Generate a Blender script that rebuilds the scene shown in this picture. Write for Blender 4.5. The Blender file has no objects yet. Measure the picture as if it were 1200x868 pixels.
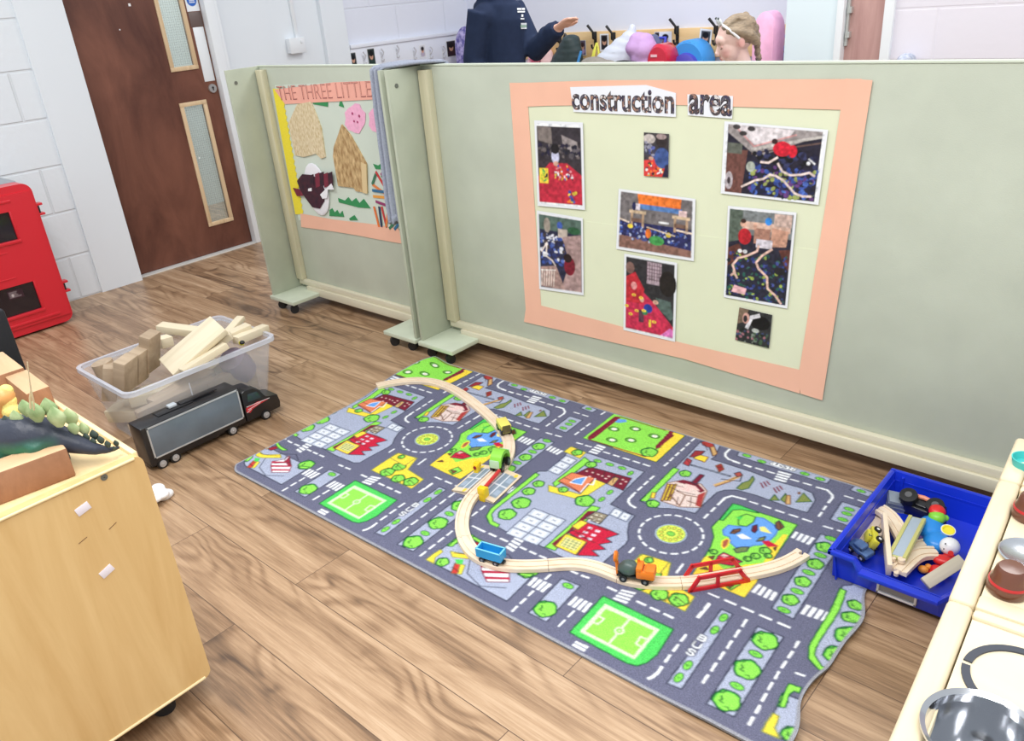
import bpy, bmesh, math, random
import numpy as np
from mathutils import Vector, Matrix, Euler
random.seed(7); np.random.seed(7)
SC=bpy.context.scene; COL=SC.collection
PI=math.pi

# ------------------------------------------------------------------ camera
F=Vector((-0.622,0.655,-0.428)).normalized()
R=Vector((0.748,0.66,-0.078)); R=(R-F*R.dot(F)).normalized(); U=R.cross(F).normalized()
FPX=945.07; CAM=Vector((0,0,1.4))
cam=bpy.data.cameras.new('camera'); cam.sensor_width=36; cam.lens=FPX*36/1200; cam.clip_start=.02
camo=bpy.data.objects.new('camera',cam); COL.objects.link(camo)
camo.matrix_world=Matrix(((R.x,U.x,-F.x,CAM.x),(R.y,U.y,-F.y,CAM.y),(R.z,U.z,-F.z,CAM.z),(0,0,0,1)))
SC.camera=camo
# measuring aids: where the line of sight through a photo point meets a known plane of the room
def _d(x,y): return F*FPX+R*(x-600)+U*(434-y)
def at(x,y,z=0):
    d=_d(x,y); return CAM+d*((z-CAM.z)/d.z)
def onY(x,y,Y):
    d=_d(x,y); return CAM+d*((Y-CAM.y)/d.y)
def onX(x,y,X):
    d=_d(x,y); return CAM+d*((X-CAM.x)/d.x)

# ------------------------------------------------------------------ materials
def lin(c):
    o=[]
    for v in c[:3]:
        v=v/255.0; o.append(v/12.92 if v<=.04045 else ((v+.055)/1.055)**2.4)
    return o
def rgba(c): return (*lin(c),1)
MATS={}
def mat(name,c,rough=.55,metal=0,var=0,scale=20,stretch=(1,1,1),bump=0,bscale=80,spec=.5,c2=None,sheen=0,detail=4,coat=0):
    if name in MATS: return MATS[name]
    m=bpy.data.materials.new(name); m.use_nodes=True; nt=m.node_tree; b=nt.nodes['Principled BSDF']
    b.inputs['Base Color'].default_value=rgba(c); b.inputs['Roughness'].default_value=rough
    b.inputs['Metallic'].default_value=metal; b.inputs['Specular IOR Level'].default_value=spec
    if coat: b.inputs['Coat Weight'].default_value=coat; b.inputs['Coat Roughness'].default_value=.1
    if sheen: b.inputs['Sheen Weight'].default_value=sheen
    if var or c2 or bump:
        tc=nt.nodes.new('ShaderNodeTexCoord'); mp=nt.nodes.new('ShaderNodeMapping'); mp.inputs['Scale'].default_value=stretch
        nt.links.new(tc.outputs['Object'],mp.inputs['Vector'])
    if var or c2:
        n=nt.nodes.new('ShaderNodeTexNoise'); n.inputs['Scale'].default_value=scale; n.inputs['Detail'].default_value=detail
        nt.links.new(mp.outputs['Vector'],n.inputs['Vector'])
        r=nt.nodes.new('ShaderNodeValToRGB'); r.color_ramp.elements[0].position=.3; r.color_ramp.elements[1].position=.7
        a=lin(c)
        if c2: q=lin(c2)
        else: q=[min(1,v*(1+var)) for v in a]; a=[v*(1-var) for v in a]
        r.color_ramp.elements[0].color=(*a,1); r.color_ramp.elements[1].color=(*q,1)
        nt.links.new(n.outputs['Fac'],r.inputs['Fac']); nt.links.new(r.outputs['Color'],b.inputs['Base Color'])
    if bump:
        n2=nt.nodes.new('ShaderNodeTexNoise'); n2.inputs['Scale'].default_value=bscale; n2.inputs['Detail'].default_value=5
        nt.links.new(mp.outputs['Vector'],n2.inputs['Vector'])
        bp=nt.nodes.new('ShaderNodeBump'); bp.inputs['Strength'].default_value=bump; bp.inputs['Distance'].default_value=.004
        nt.links.new(n2.outputs['Fac'],bp.inputs['Height']); nt.links.new(bp.outputs['Normal'],b.inputs['Normal'])
    MATS[name]=m; return m
def mat_print(name='printed ink',rough=.6,var=.0,scale=300,bump=0,bscale=900):
    """colours drawn on the thing itself, kept per vertex in the attribute 'ink'"""
    if name in MATS: return MATS[name]
    m=bpy.data.materials.new(name); m.use_nodes=True; nt=m.node_tree; b=nt.nodes['Principled BSDF']
    b.inputs['Roughness'].default_value=rough
    a=nt.nodes.new('ShaderNodeVertexColor'); a.layer_name='ink'; src=a.outputs['Color']
    if var or bump:
        tc=nt.nodes.new('ShaderNodeTexCoord')
    if var:
        n=nt.nodes.new('ShaderNodeTexNoise'); n.inputs['Scale'].default_value=scale; n.inputs['Detail'].default_value=3
        nt.links.new(tc.outputs['Object'],n.inputs['Vector'])
        mr=nt.nodes.new('ShaderNodeMapRange'); mr.inputs[1].default_value=.3; mr.inputs[2].default_value=.7; mr.inputs[3].default_value=1-var; mr.inputs[4].default_value=1+var
        nt.links.new(n.outputs['Fac'],mr.inputs[0])
        mx=nt.nodes.new('ShaderNodeVectorMath'); mx.operation='SCALE'; nt.links.new(src,mx.inputs[0]); nt.links.new(mr.outputs[0],mx.inputs['Scale']); src=mx.outputs[0]
    nt.links.new(src,b.inputs['Base Color'])
    if bump:
        n2=nt.nodes.new('ShaderNodeTexNoise'); n2.inputs['Scale'].default_value=bscale
        nt.links.new(tc.outputs['Object'],n2.inputs['Vector'])
        bp=nt.nodes.new('ShaderNodeBump'); bp.inputs['Strength'].default_value=bump; bp.inputs['Distance'].default_value=.002
        nt.links.new(n2.outputs['Fac'],bp.inputs['Height']); nt.links.new(bp.outputs['Normal'],b.inputs['Normal'])
    b.inputs['Specular IOR Level'].default_value=.25
    MATS[name]=m; return m
def mat_clear(name,c,fac,rough=.25):
    m=bpy.data.materials.new(name); m.use_nodes=True; nt=m.node_tree; b=nt.nodes['Principled BSDF']; out=nt.nodes['Material Output']
    b.inputs['Base Color'].default_value=rgba(c); b.inputs['Roughness'].default_value=rough
    t=nt.nodes.new('ShaderNodeBsdfTransparent'); t.inputs['Color'].default_value=(.975,.98,.985,1)
    x=nt.nodes.new('ShaderNodeMixShader'); x.inputs['Fac'].default_value=fac
    nt.links.new(t.outputs[0],x.inputs[1]); nt.links.new(b.outputs[0],x.inputs[2]); nt.links.new(x.outputs[0],out.inputs['Surface'])
    MATS[name]=m; return m
def mat_wood(name,c1,c2,axis='X',scale=9,rough=.5,stretch=14,bump=.05,spec=.35):
    if name in MATS: return MATS[name]
    m=bpy.data.materials.new(name); m.use_nodes=True; nt=m.node_tree; b=nt.nodes['Principled BSDF']
    tc=nt.nodes.new('ShaderNodeTexCoord'); mp=nt.nodes.new('ShaderNodeMapping')
    s=[stretch]*3; s['XYZ'.index(axis)]=1; mp.inputs['Scale'].default_value=s
    oi=nt.nodes.new('ShaderNodeObjectInfo'); ad=nt.nodes.new('ShaderNodeVectorMath')
    nt.links.new(tc.outputs['Object'],mp.inputs['Vector']); nt.links.new(mp.outputs['Vector'],ad.inputs[0])
    sc=nt.nodes.new('ShaderNodeMath'); sc.operation='MULTIPLY'; sc.inputs[1].default_value=37; nt.links.new(oi.outputs['Random'],sc.inputs[0]); nt.links.new(sc.outputs[0],ad.inputs[1])
    n=nt.nodes.new('ShaderNodeTexNoise'); n.inputs['Scale'].default_value=scale/4; n.inputs['Detail'].default_value=6; n.inputs['Distortion'].default_value=.6; n.inputs['Roughness'].default_value=.6
    nt.links.new(ad.outputs[0],n.inputs['Vector'])
    r=nt.nodes.new('ShaderNodeValToRGB'); r.color_ramp.elements[0].position=.3; r.color_ramp.elements[1].position=.7
    r.color_ramp.elements[0].color=rgba(c1); r.color_ramp.elements[1].color=rgba(c2)
    nt.links.new(n.outputs['Fac'],r.inputs['Fac']); nt.links.new(r.outputs['Color'],b.inputs['Base Color'])
    b.inputs['Roughness'].default_value=rough; b.inputs['Specular IOR Level'].default_value=spec
    if bump:
        bp=nt.nodes.new('ShaderNodeBump'); bp.inputs['Strength'].default_value=bump; bp.inputs['Distance'].default_value=.002
        nt.links.new(n.outputs['Fac'],bp.inputs['Height']); nt.links.new(bp.outputs['Normal'],b.inputs['Normal'])
    MATS[name]=m; return m

# ------------------------------------------------------------------ mesh helpers
class G:
    """one mesh under construction"""
    def __init__(s): s.bm=bmesh.new()
    def _mi(s,faces,mi):
        for f in faces: f.material_index=mi
    def box(s,c,size,rot=None,bev=0,mi=0,seg=2):
        M=Matrix.Translation(Vector(c))
        if rot is not None: M=M@(rot if isinstance(rot,Matrix) else Euler(rot).to_matrix().to_4x4())
        M=M@Matrix.Diagonal((*size,1))
        r=bmesh.ops.create_cube(s.bm,size=1,matrix=M); vs=r['verts']; fs=set(f for v in vs for f in v.link_faces); s._mi(fs,mi)
        if bev:
            es=list(set(e for v in vs for e in v.link_edges))
            q=bmesh.ops.bevel(s.bm,geom=es,offset=bev,segments=seg,profile=.5,affect='EDGES',clamp_overlap=True)
            s._mi(q['faces'],mi)
        return s
    def b(s,x0,x1,y0,y1,z0,z1,bev=0,mi=0,seg=2):
        return s.box(((x0+x1)/2,(y0+y1)/2,(z0+z1)/2),(abs(x1-x0),abs(y1-y0),abs(z1-z0)),None,bev,mi,seg)
    def loop(s,rings,close=True,cap0=True,cap1=True,mi=0):
        vr=[[s.bm.verts.new(p) for p in r] for r in rings]; n=len(vr[0])
        for a,b in zip(vr,vr[1:]):
            for i in range(n if close else n-1):
                j=(i+1)%n; s.bm.faces.new((a[i],a[j],b[j],b[i])).material_index=mi
        if close and cap0: s.bm.faces.new(list(reversed(vr[0]))).material_index=mi
        if close and cap1: s.bm.faces.new(vr[-1]).material_index=mi
        return s
    def cyl(s,p0,p1,r0,r1=None,seg=20,mi=0): return s.tube([p0,p1],[r0,r0 if r1 is None else r1],seg,mi)
    def tube(s,pts,rad,seg=12,mi=0,flat=(1,1),up=None):
        pts=[Vector(p) for p in pts]; n=len(pts)
        if not hasattr(rad,'__len__'): rad=[rad]*n
        rings=[]; N=None
        for i,p in enumerate(pts):
            t=(pts[min(i+1,n-1)]-pts[max(i-1,0)]).normalized()
            if N is None:
                a=Vector(up) if up else (Vector((0,0,1)) if abs(t.z)<.9 else Vector((1,0,0)))
                N=(a-t*a.dot(t)).normalized()
            else: N=(N-t*N.dot(t)).normalized()
            B=t.cross(N); rings.append([p+(N*math.cos(k*2*PI/seg)*flat[0]+B*math.sin(k*2*PI/seg)*flat[1])*rad[i] for k in range(seg)])
        return s.loop(rings,mi=mi)
    def lathe(s,prof,c=(0,0,0),rot=None,seg=28,mi=0,cap0=True,cap1=True):
        M=Matrix.Translation(Vector(c))
        if rot is not None: M=M@(rot if isinstance(rot,Matrix) else Euler(rot).to_matrix().to_4x4())
        rings=[[M@Vector((max(r,1e-5)*math.cos(k*2*PI/seg),max(r,1e-5)*math.sin(k*2*PI/seg),z)) for k in range(seg)] for r,z in prof]
        return s.loop(rings,cap0=cap0,cap1=cap1,mi=mi)
    def ball(s,c,r,rot=None,mi=0,seg=20):
        if not hasattr(r,'__len__'): r=(r,r,r)
        M=Matrix.Translation(Vector(c))
        if rot is not None: M=M@(rot if isinstance(rot,Matrix) else Euler(rot).to_matrix().to_4x4())
        M=M@Matrix.Diagonal((*r,1))
        q=bmesh.ops.create_uvsphere(s.bm,u_segments=seg,v_segments=max(8,seg//2),radius=1,matrix=M)
        s._mi(set(f for v in q['verts'] for f in v.link_faces),mi); return s
    def prism(s,pts,vec,mi=0):
        """closed 3d outline pushed along vec"""
        a=[Vector(p) for p in pts]; v=Vector(vec); s.loop([a,[p+v for p in a]],mi=mi); return s
    def obj(s,name,mats,parent=None,smooth=40,world=False,loc=None,rot=None):
        bmesh.ops.recalc_face_normals(s.bm,faces=s.bm.faces)
        me=bpy.data.meshes.new(name); s.bm.to_mesh(me); s.bm.free()
        return link(name,me,mats,parent,smooth,world,loc,rot)
def link(name,me,mats,parent=None,smooth=40,world=False,loc=None,rot=None):
    for m in (mats if isinstance(mats,(list,tuple)) else [mats]): me.materials.append(m)
    if smooth:
        me.polygons.foreach_set('use_smooth',[True]*len(me.polygons)); me.set_sharp_from_angle(angle=math.radians(smooth))
    o=bpy.data.objects.new(name,me); COL.objects.link(o)
    if loc is not None: o.location=loc
    if rot is not None: o.rotation_euler=rot
    if parent is not None:
        o.parent=parent
        if world: o.matrix_parent_inverse=WM[parent.name].inverted()
    return o
WM={}
def thing(name,label,cat,loc=(0,0,0),rot=(0,0,0),group=None):
    o=bpy.data.objects.new(name,None); COL.objects.link(o); o.location=loc; o.rotation_euler=rot; o.empty_display_size=.05
    WM[o.name]=Matrix.Translation(Vector(loc))@Euler(rot).to_matrix().to_4x4()
    return tag(o,label,cat,group)
def tag(o,label,cat,group=None,kind=None):
    o['label']=label; o['category']=cat
    if group: o['group']=group
    if kind: o['kind']=kind
    return o
def struct(o): o['kind']='structure'; return o
def remesh(g,name,mats,voxel,parent=None,world=False,smooth_it=6,loc=None,rot=None):
    """fuses overlapping volumes into one continuous skin"""
    bmesh.ops.recalc_face_normals(g.bm,faces=g.bm.faces)
    me=bpy.data.meshes.new(name+' rough'); g.bm.to_mesh(me); g.bm.free()
    t=bpy.data.objects.new('rough',me); COL.objects.link(t)
    m=t.modifiers.new('r','REMESH'); m.mode='VOXEL'; m.voxel_size=voxel
    if smooth_it:
        q=t.modifiers.new('s','SMOOTH'); q.factor=.5; q.iterations=smooth_it
    dg=bpy.context.evaluated_depsgraph_get(); me2=bpy.data.meshes.new_from_object(t.evaluated_get(dg))
    bpy.data.objects.remove(t); me2.name=name
    return link(name,me2,mats,parent,180,world,loc,rot)
def ink_by(o,fn):
    """colours each vertex by its place on the body"""
    me=o.data; n=len(me.vertices); co=np.empty(n*3); me.vertices.foreach_get('co',co); co=co.reshape(-1,3)
    c=np.ones((n,4)); c[:,:3]=fn(co); a=me.color_attributes.new('ink','FLOAT_COLOR','POINT'); a.data.foreach_set('color',c.ravel().astype(np.float32))

# ------------------------------------------------------------------ drawing on paper and cloth
class Canvas:
    """a small drawing board in millimetres; y runs up"""
    def __init__(s,w,h,res,bg,ss=2):
        s.w,s.h=w,h; s.ss=ss; s.res=res/ss; s.nx=int(round(w/res))*ss; s.ny=int(round(h/res))*ss
        s.a=np.empty((s.ny,s.nx,3)); s.a[:]=lin(bg)
    def fill(s,pts,c,rnd=0):
        p=np.array(pts,float)/s.res
        x0=max(0,int(p[:,0].min())-1); x1=min(s.nx,int(p[:,0].max())+2); y0=max(0,int(p[:,1].min())-1); y1=min(s.ny,int(p[:,1].max())+2)
        if x0>=x1 or y0>=y1: return
        X,Y=np.meshgrid(np.arange(x0,x1)+.5,np.arange(y0,y1)+.5); m=np.zeros(X.shape,bool)
        q=np.roll(p,-1,0)
        for (ax,ay),(bx,by) in zip(p,q):
            if ay==by: continue
            c1=(ay>Y)!=(by>Y); m^=c1&(X<(bx-ax)*(Y-ay)/(by-ay)+ax)
        s.a[y0:y1,x0:x1][m]=lin(c)
    def ell(s,cx,cy,rx,ry,c,rot=0,n=28):
        k=np.arange(n)*2*PI/n; x=rx*np.cos(k); y=ry*np.sin(k); cr,sr=math.cos(rot),math.sin(rot)
        s.fill(np.stack([cx+x*cr-y*sr,cy+x*sr+y*cr],1),c)
    def line(s,pts,w,c,close=False):
        pts=[np.array(p,float) for p in pts]
        if close: pts=pts+[pts[0]]
        for a,b in zip(pts,pts[1:]):
            d=b-a; L=np.hypot(*d)
            if L<1e-6: continue
            n=np.array([-d[1],d[0]])/L*w/2; e=d/L*w*.25
            s.fill([a+n-e,b+n+e,b-n+e,a-n-e],c)
    def rect(s,x0,y0,x1,y1,c): s.fill([(x0,y0),(x1,y0),(x1,y1),(x0,y1)],c)
    def speck(s,x0,y0,x1,y1,cols,n,r,rng):
        for _ in range(n):
            s.ell(rng.uniform(x0,x1),rng.uniform(y0,y1),rng.uniform(r*.4,r),rng.uniform(r*.4,r),rng.choice(cols),rng.uniform(0,3),8)
    def out(s):
        k=s.ss; return s.a.reshape(s.ny//k,k,s.nx//k,k,3).mean((1,3))
def grid_mesh(name,img,pos,skirt=None,skirt_col=(150,150,150)):
    """img rows run up; pos(s,t)->arrays of world xyz for s,t in 0..1; skirt = vector of the sheet's thickness"""
    ny,nx,_=img.shape
    S,T=np.meshgrid((np.arange(nx+1))/nx,(np.arange(ny+1))/ny)
    P=pos(S,T).reshape(-1,3)
    pad=np.pad(img,((1,1),(1,1),(0,0)),'edge'); V=(pad[:-1,:-1]+pad[1:,:-1]+pad[:-1,1:]+pad[1:,1:])/4
    C=np.ones((P.shape[0],4)); C[:,:3]=V.reshape(-1,3)
    I=np.arange((nx+1)*(ny+1)).reshape(ny+1,nx+1)
    Q=np.stack([I[:-1,:-1],I[:-1,1:],I[1:,1:],I[1:,:-1]],-1).reshape(-1,4)
    if skirt is not None:
        ring=np.concatenate([I[0,:],I[1:,-1],I[-1,-2::-1],I[-2:0:-1,0]]); n0=len(P); m=len(ring)
        top=P[ring]; bot=top+np.array(skirt); P=np.concatenate([P,top,bot]); sc=np.ones((2*m,4)); sc[:,:3]=lin(skirt_col); C=np.concatenate([C,sc])
        a=np.arange(m); b=(a+1)%m
        Q=np.concatenate([Q,np.stack([n0+a,n0+m+a,n0+m+b,n0+b],-1)])
    me=bpy.data.meshes.new(name); me.vertices.add(len(P)); me.vertices.foreach_set('co',P.ravel().astype(np.float32))
    me.loops.add(Q.size); me.loops.foreach_set('vertex_index',Q.ravel().astype(np.int32))
    me.polygons.add(len(Q)); me.polygons.foreach_set('loop_start',(np.arange(len(Q))*4).astype(np.int32))
    me.update(calc_edges=True)
    a=me.color_attributes.new('ink','FLOAT_COLOR','POINT'); a.data.foreach_set('color',C.ravel().astype(np.float32))
    return me
def bil(c):
    a,b,d,e=[np.array(v) for v in c]   # bottom-left, bottom-right, top-right, top-left
    return lambda S,T:(a*((1-S)*(1-T))[...,None]+b*(S*(1-T))[...,None]+d*(S*T)[...,None]+e*((1-S)*T)[...,None])

# ------------------------------------------------------------------ the town printed on the mat
# outlines are noted in enlarged views of the photo (left, top, enlargement) and laid flat on the mat in millimetres
CR=dict(C1=(540,520,8.571),C2=(640,470,8.571),C3=(740,500,8.571),C4=(840,540,8.571),C5=(600,590,8.571),C6=(720,580,8.571),C7=(820,570,8.571),C8=(880,620,8),
D1=(480,620,8.571),D2=(600,660,8.571),D3=(660,690,8.571),D4=(760,700,8.571),D5=(820,720,5.865),D6=(270,490,8.571),D7=(350,430,8.571),D8=(430,410,7.06),
P=(0,0,1),K3=(260,400,4),K4=(450,420,4),K5=(650,460,4),K6=(480,580,4),K7=(700,620,3.5))
ZM=.008
RO=Vector((-2.345,1.05,0)); RU=Vector((1,.028,0)).normalized(); RV=Vector((-.028,1,0)).normalized()
def px(c,x,y):
    a,b,s=CR[c];return a+x/s,b+y/s
def uv(X): d=X-RO; return (d.dot(RU),d.dot(RV))
def M(c,pts): return [[int(round(t*1000)) for t in uv(at(*px(c,*q),ZM))] for q in pts]
ROAD=(101,103,127);PAVE=(166,174,198);WH=(236,240,246);G1=(142,222,84);G2=(78,200,92);GD=(22,84,48);YE=(246,216,70);RE=(196,32,62);DR=(120,30,52);BL=(104,160,232);BR=(120,80,56);TA=(208,168,112);OL=(128,140,74);DK=(46,50,70);OR=(226,130,50);LG=(206,244,190);PK=(236,200,196)
RUG=[]
def poly(col,c,pts,edge=None): RUG.append(['p',col,M(c,pts)]+([edge] if edge else []))
def mix(col,pts,edge=None): RUG.append(['p',col,[M(c,[(x,y)])[0] for c,x,y in pts]]+([edge] if edge else []))
def tree(c,x,y,rpx,k=1.0):
    # rpx: half width in crop px horizontally
    a=np.array(M(c,[(x-rpx,y)])[0]);b=np.array(M(c,[(x+rpx,y)])[0]);m=M(c,[(x,y)])[0]
    RUG.append(['t',G1,m,int(np.linalg.norm(a-b)/2)])
def oval(c,x,y,ang=0,s=1.0): RUG.append(['o',G1,M(c,[(x,y)])[0],int(16*s),ang])
def line(col,w,c,pts): RUG.append(['l',col,w,M(c,pts)])
def dash(c,a,b,n): RUG.append(['d',WH,M(c,[a,b]),n])
def zeb(c,a,b,d,e,n=4): RUG.append(['z',WH,M(c,[a,b,d,e]),n])   # stripes run a->d ; spread a->b
# pavements
mix(PAVE,[('P',687.8,530),('P',755.5,552.3),('P',715.5,590.5),('P',743.8,603.8),('P',737,612),('P',735.5,622),('P',736,632),('P',733,637),('P',712.3,654),('P',700,665),('P',690,665),('P',656,650.7),('P',631.5,637.8),('P',614,630.8),('P',600,626.2),('P',585.5,618),('P',572,611),('P',569.2,604),('P',578.5,594.7),('P',607.7,569),('P',631,551.5),('P',640.3,551.5),('P',661.3,534),('P',663.3,531),('P',672,523)],DK)
mix(PAVE,[('P',821.7,516.3),('P',843.8,521),('P',838,534),('P',833.3,537.3),('P',879.7,551.7),('P',906.5,562.2),('P',939.2,571.5),('P',952,577.3),('P',955.5,585.5),('P',946.2,600),('P',927.5,594.8),('P',886.7,579.7),('P',863.3,573.3),('P',849.3,573.3),('P',840,576.2),('P',822.3,592.2),('P',815,601),('P',794.7,596.3),('P',783,595.2),('P',772.5,595.2),('P',749.3,586.3),('P',794.8,544.3)],DK)
mix(PAVE,[('P',536,629.5),('P',626,671.7),('P',593.8,703.4),('P',499.8,655)],DK)
mix(PAVE,[('P',658.3,676.9),('P',679.9,685.7),('P',640.3,727.7),('P',619.3,717.2)],DK)
mix(PAVE,[('P',845.7,712.9),('P',858.6,718.6),('P',798.6,807.1),('P',781.4,800)],DK)
mix(PAVE,[('P',888.2,732.8),('P',918,745.6),('P',860,839.4),('P',827.7,824)],DK)
mix(PAVE,[('P',961.3,625),('P',987,634),('P',930,724.4),('P',903.8,711.9)],DK)
poly(PAVE,'C2',[(400,35),(515,80),(460,110),(345,65)],DK)
poly(PAVE,'C2',[(235,145),(365,185),(200,310),(75,265)],DK)
mix(PAVE,[('P',866,528.5),('C4',1140,165),('C4',1138,190),('C4',1105,225),('P',863.7,533.3)],DK)
# garden field
mix(YE,[('P',683.2,512.6),('P',720.5,483.8),('P',803,509.9),('P',768.9,541.2)],GD)
mix(G1,[('P',683.2,512.6),('P',720.5,483.8),('P',787.8,506),('P',765,536),('P',758,534)])
poly(DR,'C2',[(745,155),(690,150),(420,350),(430,385),(480,370),(690,205)])
poly(DR,'C3',[(385,45),(430,85),(245,230),(240,190)])
line(DR,5,'C2',[(745,155),(1200,290)]);line(DR,5,'C2',[(430,380),(1000,555)])
poly(BL,'C2',[(690,208),(720,175),(800,182),(810,205),(740,215)])
for x,y in ((680,275),(895,275),(1085,348),(660,385),(850,388)): RUG.append(['f',WH,M('C2',[(x,y)])[0],15])
tree('C2',1035,510,85)
for a,b in (((720,165),(440,365)),((1330,215),(1130,455))):
    for k in range(11):
        t=k/10; RUG.append(['q',DR,M('C2',[(a[0]+(b[0]-a[0])*t,a[1]+(b[1]-a[1])*t)])[0],9])
# lake park
mix(G1,[('P',858.5,589.3),('P',934.3,614.3),('P',904,657.5),('P',872,699),('P',843,687),('P',812,672),('P',824.7,652.8),('P',832.8,640),('P',836.3,628.3),('P',834,616.7),('P',844.5,606.2)],GD)
mix(YE,[('C7',885,480),('C7',800,470),('C7',640,640),('C7',520,760),('P',850,668),('P',830,650),('P',824.7,652.8),('P',812,672),('P',843,687),('P',872,699),('P',904,657.5)])
poly(G1,'C7',[(900,420),(840,470),(760,560),(640,600),(690,690),(640,760),(480,780),(260,640),(700,380)])
poly(G2,'C7',[(200,330),(330,165),(400,180),(560,240),(590,262),(420,225),(330,230),(240,335)],GD)
poly(BL,'C7',[(230,430),(290,380),(400,395),(480,390),(560,300),(640,310),(740,370),(785,430),(760,480),(700,540),(620,580),(540,585),(480,605),(360,605),(310,560),(300,500),(240,480)],(70,110,190))
poly(G1,'C7',[(390,300),(470,270),(560,300),(540,350),(470,395),(390,380)],GD);poly(G2,'C7',[(360,300),(440,290),(400,330)])
poly(BR,'C7',[(760,360),(800,335),(850,400),(800,435),(765,410)],DK);poly((110,130,80),'C7',[(340,620),(420,600),(500,600),(470,645),(370,660)],DK)
poly(BR,'C7',[(305,465),(340,425),(410,415),(405,440),(350,470)],DK);poly(WH,'C7',[(370,480),(430,465),(525,520),(420,520)])
poly(DR,'C7',[(520,440),(530,390),(575,375),(580,430),(550,460)],DK);poly((240,232,130),'C7',[(600,400),(650,395),(725,470),(610,440)])
poly(OL,'C7',[(570,545),(600,510),(660,495),(640,535)],DK);poly(RE,'C7',[(620,545),(690,535),(800,595),(680,600)])
poly((170,90,70),'C7',[(220,590),(225,540),(270,515),(300,530),(280,590),(240,620)],YE)
for x,y,r in ((660,640,60),(560,690,50),(690,690,40),(480,720,40)): tree('C7',x,y,r)
poly(RE,'C7',[(180,690),(240,655),(320,690),(430,745),(330,790),(150,760)],DK);poly(PK,'C7',[(200,690),(240,670),(290,690),(250,710)])
tree('C7',140,650,40);poly(G1,'P',[(846,683),(858,676),(868,684),(856,691)],GD)
# roundabout
RUG.append(['r',WH,M('C6',[(567,385)])[0],87])
# pitch
mix(G2,[('P',706.7,697.6),('P',788.9,736.7),('P',770,767),('P',758,776),('P',746.3,779.8),('P',735,777),('P',667,740.2)],GD)
poly(LG,'D3',[(420,145),(965,405),(715,705),(165,425)])
poly(G1,'D3',[(430,195),(910,412),(705,665),(225,420)])
line(LG,6,'D3',[(665,300),(465,540)]);RUG.append(['c',LG,M('D3',[(565,415)])[0],10,5])
line(LG,5,'D3',[(350,265),(410,295),(350,350),(290,325)]);line(LG,5,'D3',[(845,500),(775,475),(730,545),(785,575)])
# bus strip
poly(ROAD,'D4',[(590,385),(525,340),(300,560),(385,590),(460,590)])
for (x,y) in ((755,195),(665,320),(395,675),(300,800)): oval('D4',x,y,1)
RUG.append(['s',WH,M('D4',[(540,402),(485,470),(430,543)]),'BUS'])
for x,y,r in ((450,175,92),(325,370,92),(185,585,98)): tree('D5',x,y,r)
oval('D5',385,265);oval('D5',255,485)
for x,y in ((690,165),(605,320),(485,485),(370,655)): tree('C8',x,y,82)
for x,y in ((750,85),(650,240),(540,400),(435,575),(310,750)): oval('C8',x,y)
tree('D2',335,450,118);oval('D2',560,220)
# yellow L
poly(YE,'K3',[(820,522),(915,545),(872,598),(945,645),(890,688),(700,600)],OL)
for x,y,r in ((775,610,35),(830,585,32),(825,640,32),(885,655,35),(850,540,18)): tree('K3',x,y,r)
poly(YE,'C6',[(280,590),(550,670),(450,790),(200,660)],OL);tree('C6',345,650,45)
# little islands
oval('C2',425,72,0,.8)
for x,y in ((260,195),(225,225),(170,265)): oval('C2',x,y,0,.9)
for c,x,y in (('K5',900,293),('K5',970,320),('C4',885,125),('C4',1040,178)): oval(c,x,y,0,.9)
RUG.append(['s2',WH,M('C4',[(570,15),(790,80)]),'BUS STOP'])
# zebras
zeb('C2',(515,430),(425,505),(600,460),(510,530));zeb('C1',(905,15),(1030,65),(855,55),(965,105))
zeb('C4',(620,95),(575,180),(750,130),(690,212));zeb('C4',(790,700),(985,770),(745,765),(925,838))
zeb('C8',(70,505),(250,590),(5,580),(200,665));zeb('C8',(520,700),(735,785),(465,785),(680,865))
zeb('D2',(230,130),(400,205),(150,210),(310,285));zeb('D2',(640,325),(805,400),(555,405),(725,490))
zeb('D3',(590,0),(500,95),(735,35),(635,145));zeb('D3',(130,515),(90,560),(255,575),(215,625),2)
zeb('D1',(1060,70),(960,175),(1145,110),(1035,222))
# dashes
for c,a,b,n in (('D4',(375,370),(165,640),3),('D4',(985,215),(545,850),6),('D5',(680,180),(330,755),8),('K7',(455,260),(790,400),5),('D3',(740,120),(1100,285),3),
 ('K7',(460,305),(415,360),1),('D4',(610,50),(490,195),2),('C4',(160,0),(580,120),4),('C4',(740,180),(950,240),2),('C4',(1100,450),(1025,550),2),('C4',(330,400),(950,605),5),('C7',(150,205),(45,310),2),
 ('C3',(635,110),(330,390),6),('C3',(225,490),(0,690),4),('C3',(1130,375),(1200,400),1),('C2',(305,410),(450,455),2),('C2',(575,505),(1040,650),5),('C2',(440,220),(290,330),3),('C2',(590,105),(550,130),1),('C2',(280,105),(420,148),2),('C2',(0,310),(150,352),2),
 ('D2',(215,270),(0,475),3),('D2',(625,470),(470,625),2),('D2',(385,105),(335,150),1),('D2',(590,70),(770,145),2),('D2',(960,235),(1050,275),1),('C5',(80,430),(340,545),3),
 ('C6',(195,525),(150,575),1),('C6',(690,690),(625,775),1),('D6',(500,195),(690,275),3),('D5',(670,410),(740,440),1)): dash(c,a,b,n)
line(WH,7,'D4',[(135,690),(90,750),(40,795),(0,810)]);line(WH,7,'C4',[(1000,260),(1110,290),(1160,340),(1160,370),(1120,415)]);line(WH,7,'C4',[(10,435),(80,365),(150,345),(290,380)])
line(WH,7,'C6',[(190,0),(145,35),(140,65),(160,95),(212,125)]);line(WH,7,'C3',[(990,215),(945,260),(945,290),(975,320),(1075,355)])
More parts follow.
